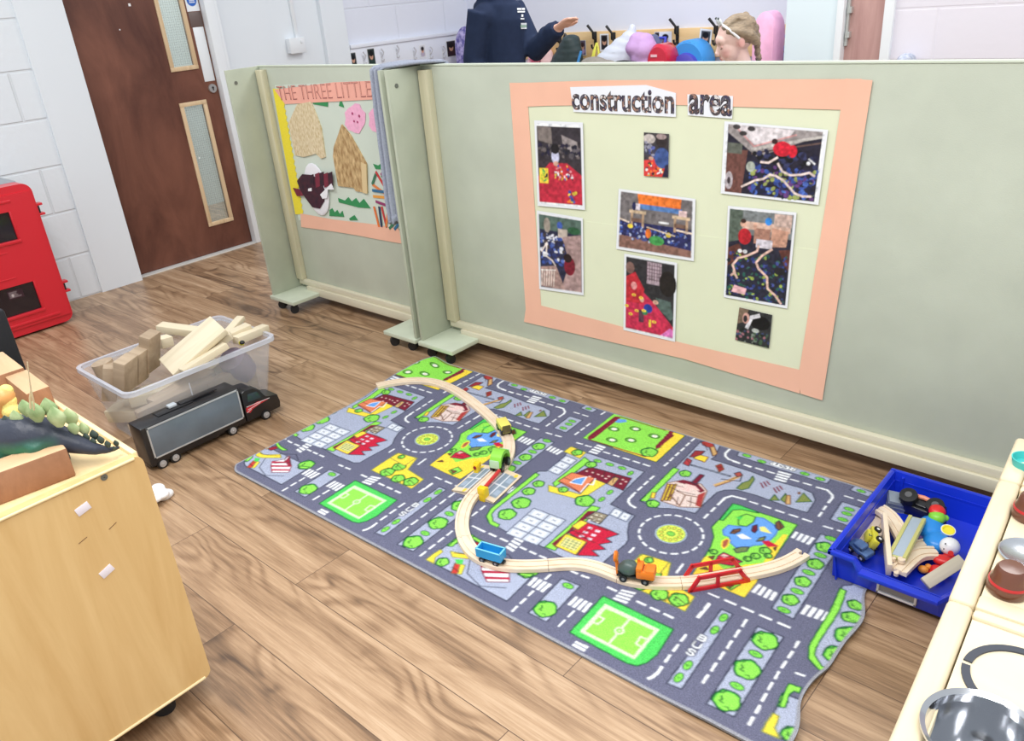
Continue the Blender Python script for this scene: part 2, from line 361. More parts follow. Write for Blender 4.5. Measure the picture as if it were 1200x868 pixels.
# parkings
def grid(c,o,u,v,nu,nv):
    o=np.array(o,float);u=np.array(u,float);v=np.array(v,float)
    for i in range(nu):
        for j in range(nv):
            q=[o+u*i+v*j,o+u*(i+1)+v*j,o+u*(i+1)+v*(j+1),o+u*i+v*(j+1)];m=sum(q)/4
            RUG.append(['p',(196,204,220),M(c,q),(84,92,118)]);RUG.append(['p',(226,231,240),M(c,[m+(t-m)*.62 for t in q])]); line((130,138,160),2.5,c,[m+(q[0]-m)*.22,m+(q[2]-m)*.22]); line((130,138,160),2.5,c,[m+(q[1]-m)*.22,m+(q[3]-m)*.22])
grid('C5',(220,40),(160,61),(-72,63),2,4)
grid('C1',(1055,112),(112,45),(-62,50),1,3)
grid('C5',(1030,40),(88,36),(-55,68),2,1)
# hedge and trees by car park
poly(G1,'C1',[(750,285),(790,305),(345,655),(310,700),(325,770),(390,805),(370,835),(290,800),(255,720),(300,645)],GD)
for x,y,r in ((780,395,58),(680,470,68),(605,585,98),(465,700,95)): tree('C1',x,y,r)
# school
poly(G1,'K5',[(140,300),(165,320),(20,425),(0,440),(-10,420)],GD)
poly(YE,'K5',[(-30,430),(120,475),(190,400),(240,425),(120,500),(-30,460)],OL)
poly(DR,'K5',[(75,388),(165,345),(360,400),(322,458),(235,422),(180,400)],DK)
poly((222,130,92),'K5',[(15,412),(80,372),(190,398),(120,468)],DR);poly(BL,'K5',[(95,402),(150,392),(125,430),(72,418)],WH)
poly(TA,'K5',[(278,392),(302,400),(270,438),(245,425)],DK)
for x,y in ((180,372),(205,380),(165,390),(225,388),(240,400),(320,405),(335,415),(310,425),(150,365),(255,390)): RUG.append(['p',PK,M('K5',[(x-5,y-3),(x+5,y),(x+3,y+5),(x-7,y+2)])])
line(WH,4,'K5',[(120,465),(155,425),(180,430),(190,400)])
tree('K5',140,505,47);tree('K5',170,335,28);tree('K5',40,452,24)
for x,y in ((200,318),(258,335),(315,352)): oval('K5',x,y,0,.9)
for x,y in ((355,376),(258,465),(220,498)): oval('K5',x,y,1,.9)
poly(YE,'C2',[(250,450),(400,510),(340,570),(180,500)],OL);tree('C2',310,510,55)
# factory
poly(G1,'C5',[(330,430),(800,15),(885,35),(430,465)],GD)
poly(DR,'C5',[(395,395),(540,285),(760,70),(840,70),(560,300),(440,440)])
poly(RE,'C5',[(560,285),(760,190),(900,230),(1075,305),(945,345),(1005,385),(875,405),(940,455),(805,465),(875,525),(650,515),(750,390)],DK)
poly(YE,'C5',[(540,297),(748,380),(640,510),(435,420)],BR);poly((150,160,110),'C5',[(545,325),(705,385),(630,475),(475,410)])
for k in range(4):
    t=k/4+.12
    line((232,226,150),3,'C5',[(545+160*t,325+60*t),(475+155*t,410+65*t)]);line((232,226,150),3,'C5',[(545-70*t,325+85*t),(705-75*t,385+90*t)])
poly(YE,'C5',[(600,220),(690,160),(762,188),(660,262)],BR);poly((150,140,120),'C5',[(735,140),(840,75),(965,112),(880,205)],DK)
for x,y in ((800,130),(850,110),(900,120),(830,160),(880,150),(780,160),(860,185)): RUG.append(['p',(230,225,210),M('C5',[(x-12,y-6),(x+10,y-2),(x+6,y+8),(x-14,y+5)])])
for x,y in ((785,240),(740,283),(700,322),(860,272),(820,312),(780,350)): RUG.append(['p',(226,210,226),M('C5',[(x-18,y-16),(x+28,y-2),(x+16,y+16),(x-28,y+6)])])
# castle / wooden house
poly(G1,'C3',[(420,405),(480,425),(150,750),(90,740)],GD)
poly((226,206,200),'C3',[(290,740),(360,560),(520,530),(700,570),(760,640),(690,805),(480,800)],BR)
for x in (0,35,70): poly(YE,'C3',[(295+x,735),(365+x,570),(385+x,572),(318+x,740)],BR)
poly(DR,'C3',[(450,550),(520,528),(660,560),(740,640),(690,660),(600,590)]);poly(PK,'C3',[(540,565),(640,590),(690,640),(560,610)]);poly(PK,'C3',[(480,590),(600,625),(570,650),(450,610)])
poly((170,60,60),'C3',[(665,680),(745,645),(690,800),(640,785)])
for a,b in (((450,640),(540,680)),((540,680),(480,790)),((540,680),(660,700)),((400,690),(480,790)),((560,740),(660,770)),((430,650),(350,740))): line(BR,4,'C3',[a,b])
poly(DR,'C3',[(600,552),(690,470),(732,482),(650,575)],DK)
tree('C3',540,465,62);tree('C3',215,770,68);poly(YE,'C3',[(190,710),(205,655),(245,660),(230,715)],BR)
poly((170,60,56),'C3',[(700,150),(770,128),(815,150),(860,255),(815,290),(780,205),(720,180)],DK);poly(TA,'C3',[(790,200),(830,190),(860,265),(820,290)],BR)
poly(YE,'C3',[(620,310),(680,275),(775,300),(735,352)],BR);poly((150,50,55),'C3',[(580,300),(640,235),(740,240),(700,275),(620,300)],DK)
poly((176,60,66),'C3',[(515,365),(560,308),(605,335),(575,392)],DK)
line(DK,9,'C3',[(600,380),(990,490)]);line((150,160,180),3,'C3',[(620,385),(980,487)])
poly((150,50,50),'C3',[(845,385),(900,365),(930,420),(880,450)],BR)
line(TA,13,'C3',[(840,585),(990,530),(1100,480)]);line(BR,4,'C3',[(840,595),(1000,540)]);poly((170,80,70),'C3',[(1030,460),(1090,445),(1115,480),(1060,500)],DK);line(DK,4,'C3',[(900,520),(1090,540),(1110,480)])
poly(OL,'C4',[(195,270),(255,215),(320,195),(360,145),(378,180),(320,270),(250,285)],GD)
for dx,dy in ((0,0),(130,50)):
    for k in range(3): line(DR,5,'C4',[(440+dx+k*30,215+dy-k*10),(470+dx+k*30,265+dy-k*16)])
poly(OL,'C4',[(530,390),(580,330),(625,390)],GD);poly(OL,'C4',[(640,385),(690,320),(720,390),(680,410)],GD);poly(TA,'C4',[(690,430),(705,340),(740,340),(740,430)],BR);poly(OL,'C4',[(790,410),(870,315),(955,405)],GD);poly(BR,'C4',[(805,315),(830,300),(850,325),(820,335)])
# tents block
poly(WH,'D6',[(405,465),(425,430),(540,410),(590,375),(612,480),(585,540),(415,540)],DR)
for a in (430,468,506): poly((176,36,66),'D6',[(412,a),(600,a+2),(604,a+18),(412,a+18)])
poly((150,40,64),'D6',[(545,430),(590,378),(612,480),(580,480)])
poly(YE,'D6',[(220,348),(330,365),(500,360),(510,395),(330,395),(222,385)],OL);poly((196,60,56),'D6',[(165,490),(222,425),(262,430),(215,495)],BR);poly(YE,'D6',[(215,492),(262,430),(295,438),(240,498)],OL)
poly(G2,'D6',[(230,400),(300,400),(280,430),(235,430)]);poly((150,36,54),'D6',[(345,315),(400,295),(480,275),(490,295),(400,325)],DK);poly(G1,'D6',[(385,235),(420,232),(575,318),(520,322)],GD)
poly(YE,'D6',[(315,290),(350,275),(360,310),(330,325)],BR)
tree('D6',125,420,46);tree('D6',760,465,82)
line(DK,3,'D6',[(350,400),(290,490),(350,570),(540,578)]);line(DK,3,'D6',[(500,355),(660,360),(685,420)])
poly(YE,'D1',[(165,300),(230,250),(310,200),(335,220),(255,282),(245,345)],OL);tree('D1',330,325,65)
poly(G1,'D1',[(370,160),(470,80),(480,140)],GD);poly(G1,'C5',[(60,685),(220,700),(180,730),(90,715)],GD)
poly(G1,'D5',[(630,480),(740,525),(720,560),(680,540),(640,560),(590,650),(545,645)],GD)

PEN=(70,40,44)
for c,pl in (('K5',[[(100,372),(120,350)],[(190,355),(180,385)],[(235,365),(225,400)],[(285,380),(270,420)],[(318,388),(300,432)],[(20,412),(60,428),(118,466)],[(45,396),(90,415)],[(150,352),(140,372)]]),
 ('C5',[[(600,262),(700,300),(800,240)],[(700,330),(830,390)],[(640,290),(770,350)],[(860,230),(960,270)],[(760,140),(890,180)],[(790,110),(910,150)]]),
 ('C3',[[(380,600),(470,640),(640,680)],[(420,580),(520,600)],[(560,540),(700,600)],[(470,700),(450,780)],[(600,700),(590,790)],[(350,700),(440,730)],[(730,160),(760,230)],[(640,320),(720,340)],[(560,330),(590,370)],[(860,400),(910,400)],[(1000,520),(1060,500)]]),
 ('C7',[[(200,690),(300,700),(420,745)],[(190,720),(330,760)],[(320,440),(400,450)],[(540,400),(560,450)],[(800,350),(820,420)]]),
 ('K3',[[(760,600),(800,625)],[(820,575),(850,600)],[(815,650),(840,660)],[(880,645),(905,670)]]),
 ('D6',[[(430,450),(600,440)],[(540,430),(560,380)],[(590,390),(610,470)],[(240,360),(490,375)],[(190,450),(230,480)]])):
    for q in pl: line(PEN,2.6,c,q)
for c,q in (('C7',[(90,700),(150,690),(130,730)]),('C7',[(0,820),(60,800),(90,830)]),('K7',[(520,215),(560,225),(545,240)]),('C7',[(740,610),(770,600),(760,640)])): poly(BR,c,q,PEN)

WORLD,PANEL,EXPO=.72,28,.15

# ================================================================== THE ROOM
def mat_floor():
    m=bpy.data.materials.new('wood look vinyl planks'); m.use_nodes=True; nt=m.node_tree; b=nt.nodes['Principled BSDF']; N=nt.nodes.new; K=nt.links.new
    def math_(op,a,b_=None,c=None):
        n=N('ShaderNodeMath'); n.operation=op
        for k,v in enumerate((a,b_,c)):
            if v is None: continue
            if isinstance(v,(int,float)): n.inputs[k].default_value=v
            else: K(v,n.inputs[k])
        return n.outputs[0]
    tc=N('ShaderNodeTexCoord')
    br=N('ShaderNodeTexBrick'); br.inputs['Scale'].default_value=1; br.inputs['Brick Width'].default_value=1.22; br.inputs['Row Height'].default_value=.184
    br.inputs['Mortar Size'].default_value=.0011; br.inputs['Mortar Smooth'].default_value=.1; br.offset=.37; br.offset_frequency=2
    br.inputs['Color1'].default_value=(0,0,0,1); br.inputs['Color2'].default_value=(1,1,1,1); br.inputs['Mortar'].default_value=(.5,.5,.5,1)
    mo=N('ShaderNodeMapping'); mo.inputs['Location'].default_value=(.43,.096,0); K(tc.outputs['Object'],mo.inputs['Vector']); K(mo.outputs['Vector'],br.inputs['Vector'])
    sep=N('ShaderNodeSeparateColor'); K(br.outputs['Color'],sep.inputs[0]); pl=sep.outputs[0]
    cz=N('ShaderNodeCombineXYZ'); o=math_('MULTIPLY',pl,23.0); K(o,cz.inputs['Z']); K(o,cz.inputs['X'])
    def noise(sx,sy,scale,det,dist=0,rough=.5):
        mp=N('ShaderNodeMapping'); mp.inputs['Scale'].default_value=(sx,sy,1); K(tc.outputs['Object'],mp.inputs['Vector'])
        ad=N('ShaderNodeVectorMath'); K(mp.outputs['Vector'],ad.inputs[0]); K(cz.outputs[0],ad.inputs[1])
        n=N('ShaderNodeTexNoise'); n.inputs['Scale'].default_value=scale; n.inputs['Detail'].default_value=det; n.inputs['Distortion'].default_value=dist; n.inputs['Roughness'].default_value=rough; K(ad.outputs[0],n.inputs['Vector']); return n.outputs['Fac']
    big=noise(1.2,5.2,1.25,1.5,.35); ring=math_('SINE',math_('MULTIPLY_ADD',noise(2.0,30,1.6,3),2.2,math_('MULTIPLY',big,80.0)))
    ring=math_('POWER',math_('MULTIPLY_ADD',ring,.5,.5),2.2)
    mask=noise(1.0,3.0,1.3,2); mask=math_('MULTIPLY',math_('MAXIMUM',math_('SUBTRACT',mask,.36),0.0),3.2)
    fine=noise(2.2,60,2.4,6,.2,.75); streak=noise(.9,13,1.4,4,.3,.6)
    v=math_('MULTIPLY_ADD',math_('SUBTRACT',fine,.5),.62,.5)
    v=math_('MULTIPLY_ADD',math_('SUBTRACT',streak,.5),.75,v)
    v=math_('MULTIPLY_ADD',math_('MULTIPLY',ring,mask),-.19,v)
    v=math_('MULTIPLY_ADD',math_('SUBTRACT',pl,.5),.16,v)
    r=N('ShaderNodeValToRGB'); e=r.color_ramp.elements; e[0].position=.18; e[0].color=rgba((92,71,54)); e[1].position=.84; e[1].color=rgba((212,184,154))
    q=e.new(.40); q.color=rgba((144,114,86)); q=e.new(.58); q.color=rgba((178,147,116))
    K(v,r.inputs['Fac'])
    mx=N('ShaderNodeMix'); mx.data_type='RGBA'; K(br.outputs['Fac'],mx.inputs[0]); K(r.outputs['Color'],mx.inputs[6]); mx.inputs[7].default_value=rgba((92,70,54))
    K(mx.outputs[2],b.inputs['Base Color']); b.inputs['Roughness'].default_value=.36; b.inputs['Specular IOR Level'].default_value=.5
    bp=N('ShaderNodeBump'); bp.inputs['Strength'].default_value=.06; bp.inputs['Distance'].default_value=.002; K(fine,bp.inputs['Height']); K(bp.outputs['Normal'],b.inputs['Normal'])
    return m
def mat_block(name,c,axes,bw=.48,rh=.2415,mortar=.008,loc=(0,0),dark=.9,bump=.6,rough=.5):
    """painted blockwork; axes = which object axes run along the courses and up"""
    m=bpy.data.materials.new(name); m.use_nodes=True; nt=m.node_tree; b=nt.nodes['Principled BSDF']; N=nt.nodes.new; K=nt.links.new
    tc=N('ShaderNodeTexCoord'); sx=N('ShaderNodeSeparateXYZ'); K(tc.outputs['Object'],sx.inputs[0]); cb=N('ShaderNodeCombineXYZ')
    K(sx.outputs['XYZ'.index(axes[0])],cb.inputs[0]); K(sx.outputs['XYZ'.index(axes[1])],cb.inputs[1])
    mp=N('ShaderNodeMapping'); mp.inputs['Location'].default_value=(loc[0],loc[1],0); K(cb.outputs[0],mp.inputs['Vector'])
    br=N('ShaderNodeTexBrick'); br.inputs['Scale'].default_value=1; br.inputs['Brick Width'].default_value=bw; br.inputs['Row Height'].default_value=rh; br.inputs['Mortar Size'].default_value=mortar; br.inputs['Mortar Smooth'].default_value=.6
    L=lin(c); br.inputs['Color1'].default_value=(*L,1); br.inputs['Color2'].default_value=(*[v*.97 for v in L],1); br.inputs['Mortar'].default_value=(*[v*dark for v in L],1)
    K(mp.outputs['Vector'],br.inputs['Vector']); K(br.outputs['Color'],b.inputs['Base Color']); b.inputs['Roughness'].default_value=rough
    n=N('ShaderNodeTexNoise'); n.inputs['Scale'].default_value=30; n.inputs['Detail'].default_value=5; K(tc.outputs['Object'],n.inputs['Vector'])
    iv=N('ShaderNodeMath'); iv.operation='MULTIPLY_ADD'; iv.inputs[1].default_value=-2.2; K(br.outputs['Fac'],iv.inputs[0]); K(n.outputs['Fac'],iv.inputs[2])
    bp=N('ShaderNodeBump'); bp.inputs['Strength'].default_value=bump; bp.inputs['Distance'].default_value=.004; K(iv.outputs[0],bp.inputs['Height']); K(bp.outputs['Normal'],b.inputs['Normal'])
    return m
HZ=2.75
WALLC=(226,232,238)
Mwall=mat('white wall paint',WALLC,.5,bump=.1,bscale=30)
Mblock=mat_block('white painted blockwork',WALLC,'YZ',loc=(.14,0),bump=.5)
Mtrim=mat('white gloss paint',(232,236,240),.25)
floor=G().b(-5.4,2.2,-1.6,5.6,-.05,0).obj('floor',mat_floor(),smooth=0); struct(floor)
# left wall: blockwork, smooth pier, doorway, plain wall, pilaster, blockwork with hooks
struct(G().b(-4.97,-4.77,-1.6,1.655,0,HZ).obj('wall_left',Mblock,smooth=0))
struct(G().b(-4.97,-4.755,1.655,1.895,0,HZ).obj('wall_left_pier',Mwall,smooth=0))
struct(G().b(-4.97,-4.79,1.895,2.70,2.12,HZ).obj('wall_left_lintel',Mwall,smooth=0))
struct(G().b(-5.05,-4.85,2.70,3.153,0,HZ).obj('wall_left_plain',Mwall,smooth=0))
struct(G().b(-5.05,-4.856,3.153,3.54,0,HZ).obj('wall_left_recess',Mwall,smooth=0))
struct(G().b(-5.05,-4.82,3.54,3.735,0,HZ,bev=.004).obj('wall_left_pilaster',Mwall,smooth=0))
struct(G().b(-5.05,-4.85,3.735,5.1,0,HZ).obj('wall_left_far',mat_block('lilac white blockwork',(224,228,240),'YZ',loc=(.1,.1),bump=.4,dark=.95),smooth=0))
struct(G().b(-4.87,-4.79,2.70,2.765,0,2.18,bev=.006).b(-4.865,-4.80,2.765,2.79,0,2.2,bev=.004).obj('trim_1',Mtrim))
struct(G().b(-4.93,-4.80,1.895,2.70,0,.008).obj('trim_2',mat('pale metal threshold',(215,215,212),.35),smooth=0))
# far wall and the pier with the second door
Mlil=mat('lilac white wall',(222,226,240),.55,bump=.1,bscale=30)
Mpink=mat_block('pinkish white blockwork',(228,224,234),'XZ',loc=(.05,.06),bump=.25,dark=.965,bw=.5)
struct(G().b(-5.05,-1.95,4.95,5.15,0,HZ).obj('wall_back',Mlil,smooth=0))
struct(G().b(-2.074,-1.79,4.6,4.95,0,HZ).obj('wall_back_pier',mat('cool white wall',(220,234,240),.5),smooth=0))
struct(G().b(-1.79,-1.752,4.575,4.7,0,2.15,bev=.004).obj('trim_3',Mtrim)); struct(G().b(-1.55,-1.50,4.575,4.7,0,2.15,bev=.004).obj('trim_4',Mtrim))
struct(G().b(-1.50,2.2,4.6,4.8,0,HZ).obj('wall_back_right',Mpink,smooth=0)); struct(G().b(-1.79,-1.50,4.6,4.75,2.15,HZ).obj('wall_back_lintel',Mlil,smooth=0))
d2=struct(G().b(-1.752,-1.55,4.63,4.67,.005,2.15).obj('door_2',mat_wood('pinkish brown door',(168,128,124),(196,158,152),'Z',6,.4,10)))
h=G().b(-1.748,-1.735,4.61,4.63,.98,1.26,mi=0).b(-1.745,-1.722,4.60,4.63,1.02,1.05).b(-1.745,-1.722,4.60,4.63,1.14,1.17)
h.obj('hinge',mat('pale steel',(205,208,205),.35,.6),d2)
# ---- brown door with two glazed slots
def mat_door():
    m=mat_wood('brown veneer',(82,48,39),(130,84,67),'Z',6,.36,2.6,.03); return m
Mdoor=mat_door()
DX=-4.84
door=G()
# leaf as a frame of rails round the two openings
y0,y1=1.897,2.698; ga,gb=2.432,2.592
for (a,b_,c,d) in ((y0,ga,.010,2.11),(gb,y1,.010,2.11),(ga,gb,.010,.185),(ga,gb,.92,1.112),(ga,gb,1.92,2.11)): door.b(DX-.045,DX,a,b_,c,d)
door=struct(door.obj('door_1',Mdoor,smooth=0))
Mbead=mat_wood('pale beading',(206,176,138),(226,200,164),'Z',8,.45,14)
for z0,z1 in ((.185,.92),(1.112,1.92)):
    w=.016
    g=G().b(DX-.006,DX+.008,ga-.008,ga+w,z0+w,z1-w,.002).b(DX-.006,DX+.008,gb-w,gb+.008,z0+w,z1-w,.002).b(DX-.006,DX+.008,ga-.008,gb+.008,z0-.008,z0+w,.002).b(DX-.006,DX+.008,ga-.008,gb+.008,z1-w,z1+.008,.002)
    fr=g.obj('glazing_bead',Mbead,door)
    gl=G().b(DX-.024,DX-.02,ga,gb,z0,z1).obj('pane',mat_clear('wired glass',(226,238,232),.16,.05) if 'wired glass' not in MATS else MATS['wired glass'],door,smooth=0)
    wi=G()
    for k in range(1,12):
        y=ga+(gb-ga)*k/12; wi.b(DX-.0225,DX-.0218,y-.0004,y+.0004,z0,z1)
    n=int((z1-z0)/.0133)
    for k in range(1,n): z=z0+(z1-z0)*k/n; wi.b(DX-.0225,DX-.0218,ga,gb,z-.0004,z+.0004)
    wi.obj('wire_mesh',mat('dull wire',(120,128,122),.4,.7),gl,smooth=0)
# lobby seen through the door
struct(G().b(-6.3,-6.2,1.3,4.2,0,HZ).obj('wall_lobby',mat('lobby wall',(216,226,220),.5),smooth=0))
struct(G().b(-6.3,-4.97,1.3,4.2,-.05,0).obj('floor_lobby',MATS.get('x') or floor.data.materials[0],smooth=0))
struct(G().b(-6.2,-6.17,2.98,3.0,0,HZ).obj('trim_5',mat('grey edge',(120,126,124),.5),smooth=0))
# lock, push plate, patch, notice
g=G().lathe([(.001,.012),(.024,.012),(.026,.008),(.026,0)],(DX,2.659,.984),(0,PI/2,0),28).obj('lock_rose',mat('satin steel',(206,206,204),.3,.8),door)
G().box((DX+.013,2.659,.984),(.004,.006,.022)).cyl((DX+.011,2.659,.988),(DX+.0135,2.659,.988),.007,seg=14).obj('keyhole',mat('dark slot',(50,46,44),.5),g)
G().b(DX,DX+.003,2.621,2.689,1.026,1.33,.001).obj('push_plate',mat('white plate',(232,236,240),.3),door)
G().b(DX,DX+.004,2.612,2.692,1.333,1.412,.001).obj('dark_patch',mat('grey brown plate',(104,88,84),.4),door)
def poster_on_door():
    cv=Canvas(80,110,2,(236,240,244)); cv.ell(40,58,31,31,(40,96,186)); cv.ell(40,58,27,27,(46,104,196))
    for k,y in enumerate((48,58,68)): cv.rect(22+k*2,y-3.2,60-k*2,y+3.2,(236,240,246)); [cv.rect(22+i*5,y-3.2,23.4+i*5,y+3.2,(46,104,196)) for i in range(8)]
    o=link('fire_door_notice',grid_mesh('fire_door_notice',cv.out(),bil(((DX+.002,2.612,1.416),(DX+.002,2.692,1.416),(DX+.002,2.692,1.526),(DX+.002,2.612,1.526))),(-.0018,0,0),(236,240,244)),mat_print(),smooth=0)
    tag(o,'round blue notice on white square high on the brown door','notice')
poster_on_door()
for (y,z,r) in ((2.28,1.475,.006),(2.19,1.355,.003),(2.47,.6,.004)):
    G().box((DX+.0004,y,z),(.0008,r*2.2,r*2.4)).obj('paint_chip',mat('chipped paint',(236,236,236),.6),door,smooth=0)
# conduit and socket on the left wall
cd=tag(G().b(-4.856,-4.838,3.325,3.35,1.21,2.7,.003).obj('cable_conduit',Mtrim),'white cable conduit running up the wall above the socket box','conduit')
so=thing('socket_box','white surface socket box below the conduit on the left wall','socket',(-4.856,3.31,1.165))
G().box((.02,0,0),(.04,.115,.09),None,.004).obj('back_box',Mtrim,so); G().box((.042,0,0),(.006,.12,.095),None,.003).box((.046,.03,.02),(.006,.014,.02),None,.002).obj('face_plate',mat('white plastic',(228,232,236),.3),so)

# ================================================================== DISPLAY BOARDS
Mboard=mat('sage green felt board',(190,196,181),.9,var=.05,scale=6,bump=.15,bscale=300,spec=.15)
Mboard2=mat('sage green felt wing',(180,186,168),.9,var=.06,scale=7,bump=.15,bscale=300,spec=.15)
Mpine=mat_wood('pale batten',(206,200,176),(224,218,196),'X',7,.6,16)
MpineZ=mat_wood('pale upright batten',(192,186,156),(212,206,178),'Z',7,.6,16)
Mtopb=mat('pale board edge',(204,212,196),.7)
Mblk=mat('black castor rubber',(28,28,30),.5); Msteel=mat('zinc plate',(150,150,148),.35,.8)
PY=2.22; BT=1.155
def castor(par,x,y,h=.055,name='castor',yaw=.6,r=.021):
    c=G(); c.box((x,y,h-.002),(.045,.045,.004)).cyl((x,y,h-.004),(x,y,h-.012),.012,seg=14)
    dx,dy=math.cos(yaw),math.sin(yaw)
    for s in (-1,1): c.box((x-dx*.008-dy*.013*s,y-dy*.008+dx*.013*s,h-.024),(.026,.003,.03),(0,0,yaw))
    o=c.obj(name,Mblk,par,world=True)
    wx,wy=x-dx*.012,y-dy*.012
    G().cyl((wx+dy*.0105,wy-dx*.0105,r),(wx-dy*.0105,wy+dx*.0105,r),r,seg=22).obj('wheel',Mblk,o)
    return o
def display_board(label,x0,x1,wings):
    t=thing('display_board',label,'display board',((x0+x1)/2,PY,0))
    pn=G().b(x0,x1,PY,PY+.02,.06,BT,.002).obj('panel',Mboard,t,world=True)
    G().b(x0,x1,PY-.003,PY+.023,BT,BT+.006,.001).obj('top_edge',Mtopb,t,world=True)
    G().b(x0+.1,x1-.1,PY-.032,PY,.052,.092,.002).b(x0+.03,x1-.03,PY-.022,PY,.092,.12,.002).obj('base_rail',Mpine,t,world=True)
    G().b(x0+.1,x1-.1,PY+.02,PY+.20,.052,.072,.002).b(x0+.1,x1-.1,PY+.02,PY+.05,.07,.092,.002).obj('rear_rail_shade_plank',Mpine,t,world=True)  # wide lower plank is added, unseen, to keep the gap under the board dark
    for w in wings:
        s=1 if w=='l' else -1; x=x0 if w=='l' else x1
        wg=G().b(x,x+s*.014,PY-.175,PY,.073,BT+.003,.0015).obj('wing',Mboard2,t,world=True)
        G().cyl((x+s*.0142,PY-.135,BT-.055),(x+s*.0160,PY-.135,BT-.055),.0085,seg=16).obj('screw_cup',mat('dull screw',(120,124,118),.4,.5),wg,world=False)
        bx=x+s*.022
        G().b(bx,bx+s*.05,PY-.03,PY,.12,BT-.012,.002).obj('upright_batten',MpineZ,t,world=True)
        fp=G().b(x-s*.002,x+s*.205,PY-.19,PY+.2,.055,.073,.002).obj('foot_plate',mat('pale green painted board',(196,204,184),.6,var=.05,scale=12),t,world=True)
        for (cx,cy,ya) in ((x+s*.05,PY-.145,.5),(x+s*.165,PY-.15,1.0),(x+s*.05,PY+.16,.2),(x+s*.165,PY+.16,2.0)): castor(t,cx,cy,yaw=ya)
    return t
display_board('narrow sage green display board holding the cut paper story collage',-3.585,-2.486,'lr')
display_board('wide sage green display board carrying the construction area poster',-2.462,.16,'lr')

# ---- posters
Y1=PY-.0012
def paper(name,px,Y,m,par=None,th=.0008,n=1,wob=0):
    """flat sheet pinned on the board: outline read off at the board's plane"""
    P=[onY(x,y,Y) for x,y in px]
    return G().prism(P,(0,th,0)).obj(name,m,par,0,world=True)
Mpap=mat('pale green sugar paper',(224,228,200),.85,var=.025,scale=5,spec=.1)
Mpeach=mat('peach sugar paper',(240,188,164),.85,var=.03,scale=6,spec=.1,bump=.25,bscale=9)
po=thing('poster','pale green poster with peach paper border on the wide display board','poster',tuple(onY(790,280,PY)))
paper('backing_sheet',[(600,102),(1015,98),(988,300),(625,268)],Y1,Mpap,po)
paper('backing_sheet',[(612,250),(982,296),(952,455),(622,372)],Y1-.001,Mpap,po)
paper('border_strip',[(597,97),(617,97),(634,358),(633,380),(617,376)],Y1-.0025,Mpeach,po)
paper('border_strip',[(615.5,97),(700,94),(1010,92.5),(1005,128),(980,128.5),(760,122),(640,124),(616,125)],Y1-.0035,Mpeach,po)
paper('border_strip',[(616,362),(634,358),(700,375),(800,402),(940,434),(937,461),(800,420),(614,377)],Y1-.0035,Mpeach,po)
paper('border_strip',[(991,92),(1022.5,94),(963.5,469),(938,461),(936,438)],Y1-.0047,Mpeach,po)
Mcard=mat('white card',(234,236,244),.7)
def letters(txt,px_l,px_r,Y,hpx,mats,par,name='lettering',depth=.0006,bold=.018,tilt=None):
    """raised lettering set between two points of the board"""
    a=onY(*px_l,Y); b_=onY(*px_r,Y)
    cu=bpy.data.curves.new('t','FONT'); cu.body=txt; cu.offset=bold; cu.extrude=.02
    t=bpy.data.objects.new('t',cu); COL.objects.link(t)
    dg=bpy.context.evaluated_depsgraph_get(); me=bpy.data.meshes.new_from_object(t.evaluated_get(dg)); bpy.data.objects.remove(t)
    co=np.empty(len(me.vertices)*3); me.vertices.foreach_get('co',co); co=co.reshape(-1,3)
    lo=co.min(0); hi=co.max(0); u=np.array(b_-a); L=np.linalg.norm(u); up=np.array(hpx(a)) if callable(hpx) else np.array((0,0,hpx))
    s=(co[:,0]-lo[0])/(hi[0]-lo[0]); v=(co[:,1]-lo[1])/(hi[1]-lo[1]); w=(co[:,2]-lo[2])/(hi[2]-lo[2])
    P=np.array(a)[None]+s[:,None]*u[None]+v[:,None]*up[None]+np.array((0,-1,0))[None]*(w*depth)[:,None]
    me.vertices.foreach_set('co',P.ravel().astype(np.float32)); me.update()
    return link(name,me,mats,par,0,world=par is not None)
def mat_letters():
    m=bpy.data.materials.new('patterned letter paper'); m.use_nodes=True; nt=m.node_tree; b=nt.nodes['Principled BSDF']
    tc=nt.nodes.new('ShaderNodeTexCoord'); v=nt.nodes.new('ShaderNodeTexVoronoi'); v.inputs['Scale'].default_value=130
    nt.links.new(tc.outputs['Object'],v.inputs['Vector']); sp=nt.nodes.new('ShaderNodeSeparateColor'); nt.links.new(v.outputs['Color'],sp.inputs[0])
    r=nt.nodes.new('ShaderNodeValToRGB'); r.color_ramp.interpolation='CONSTANT'; e=r.color_ramp.elements
    e[0].color=rgba((78,68,72)); e[0].position=0; e[1].position=.4; e[1].color=rgba((150,118,108))
    for p,c in ((.55,(64,58,84)),(.72,(210,204,204)),(.82,(92,88,102)),(.92,(160,120,100))): q=e.new(p); q.color=rgba(c)
    nt.links.new(sp.outputs[0],r.inputs['Fac']); nt.links.new(r.outputs['Color'],b.inputs['Base Color']); b.inputs['Roughness'].default_value=.6; return m
Mlet=mat_letters(); Mdk=mat('letter outline ink',(40,34,40),.7)
c1=paper('title_card',[(668,102),(757,99.5),(792,109),(792,137),(672,131)],Y1-.0055,Mcard); tag(c1,'white title card reading construction at the poster top','sign')
c1.name='title_card'
def title(par,txt,l,r,hgt):
    # dark outline under the patterned face
    letters(txt,l,r,Y1-.0058,hgt,Mdk,None,'letter_outline',bold=.03).parent=par
    letters(txt,l,r,Y1-.0062,hgt,Mlet,None,'lettering',bold=.006).parent=par
title(c1,'construction',(670.5,128.5),(790,133.5),.068)
c2=paper('title_card',[(805.5,110.5),(859,112.5),(858,139),(806,135)],Y1-.0055,Mcard); tag(c2,'white title card reading area at the poster top','sign')
title(c2,'area',(807,133.5),(857.5,136.5),.058)

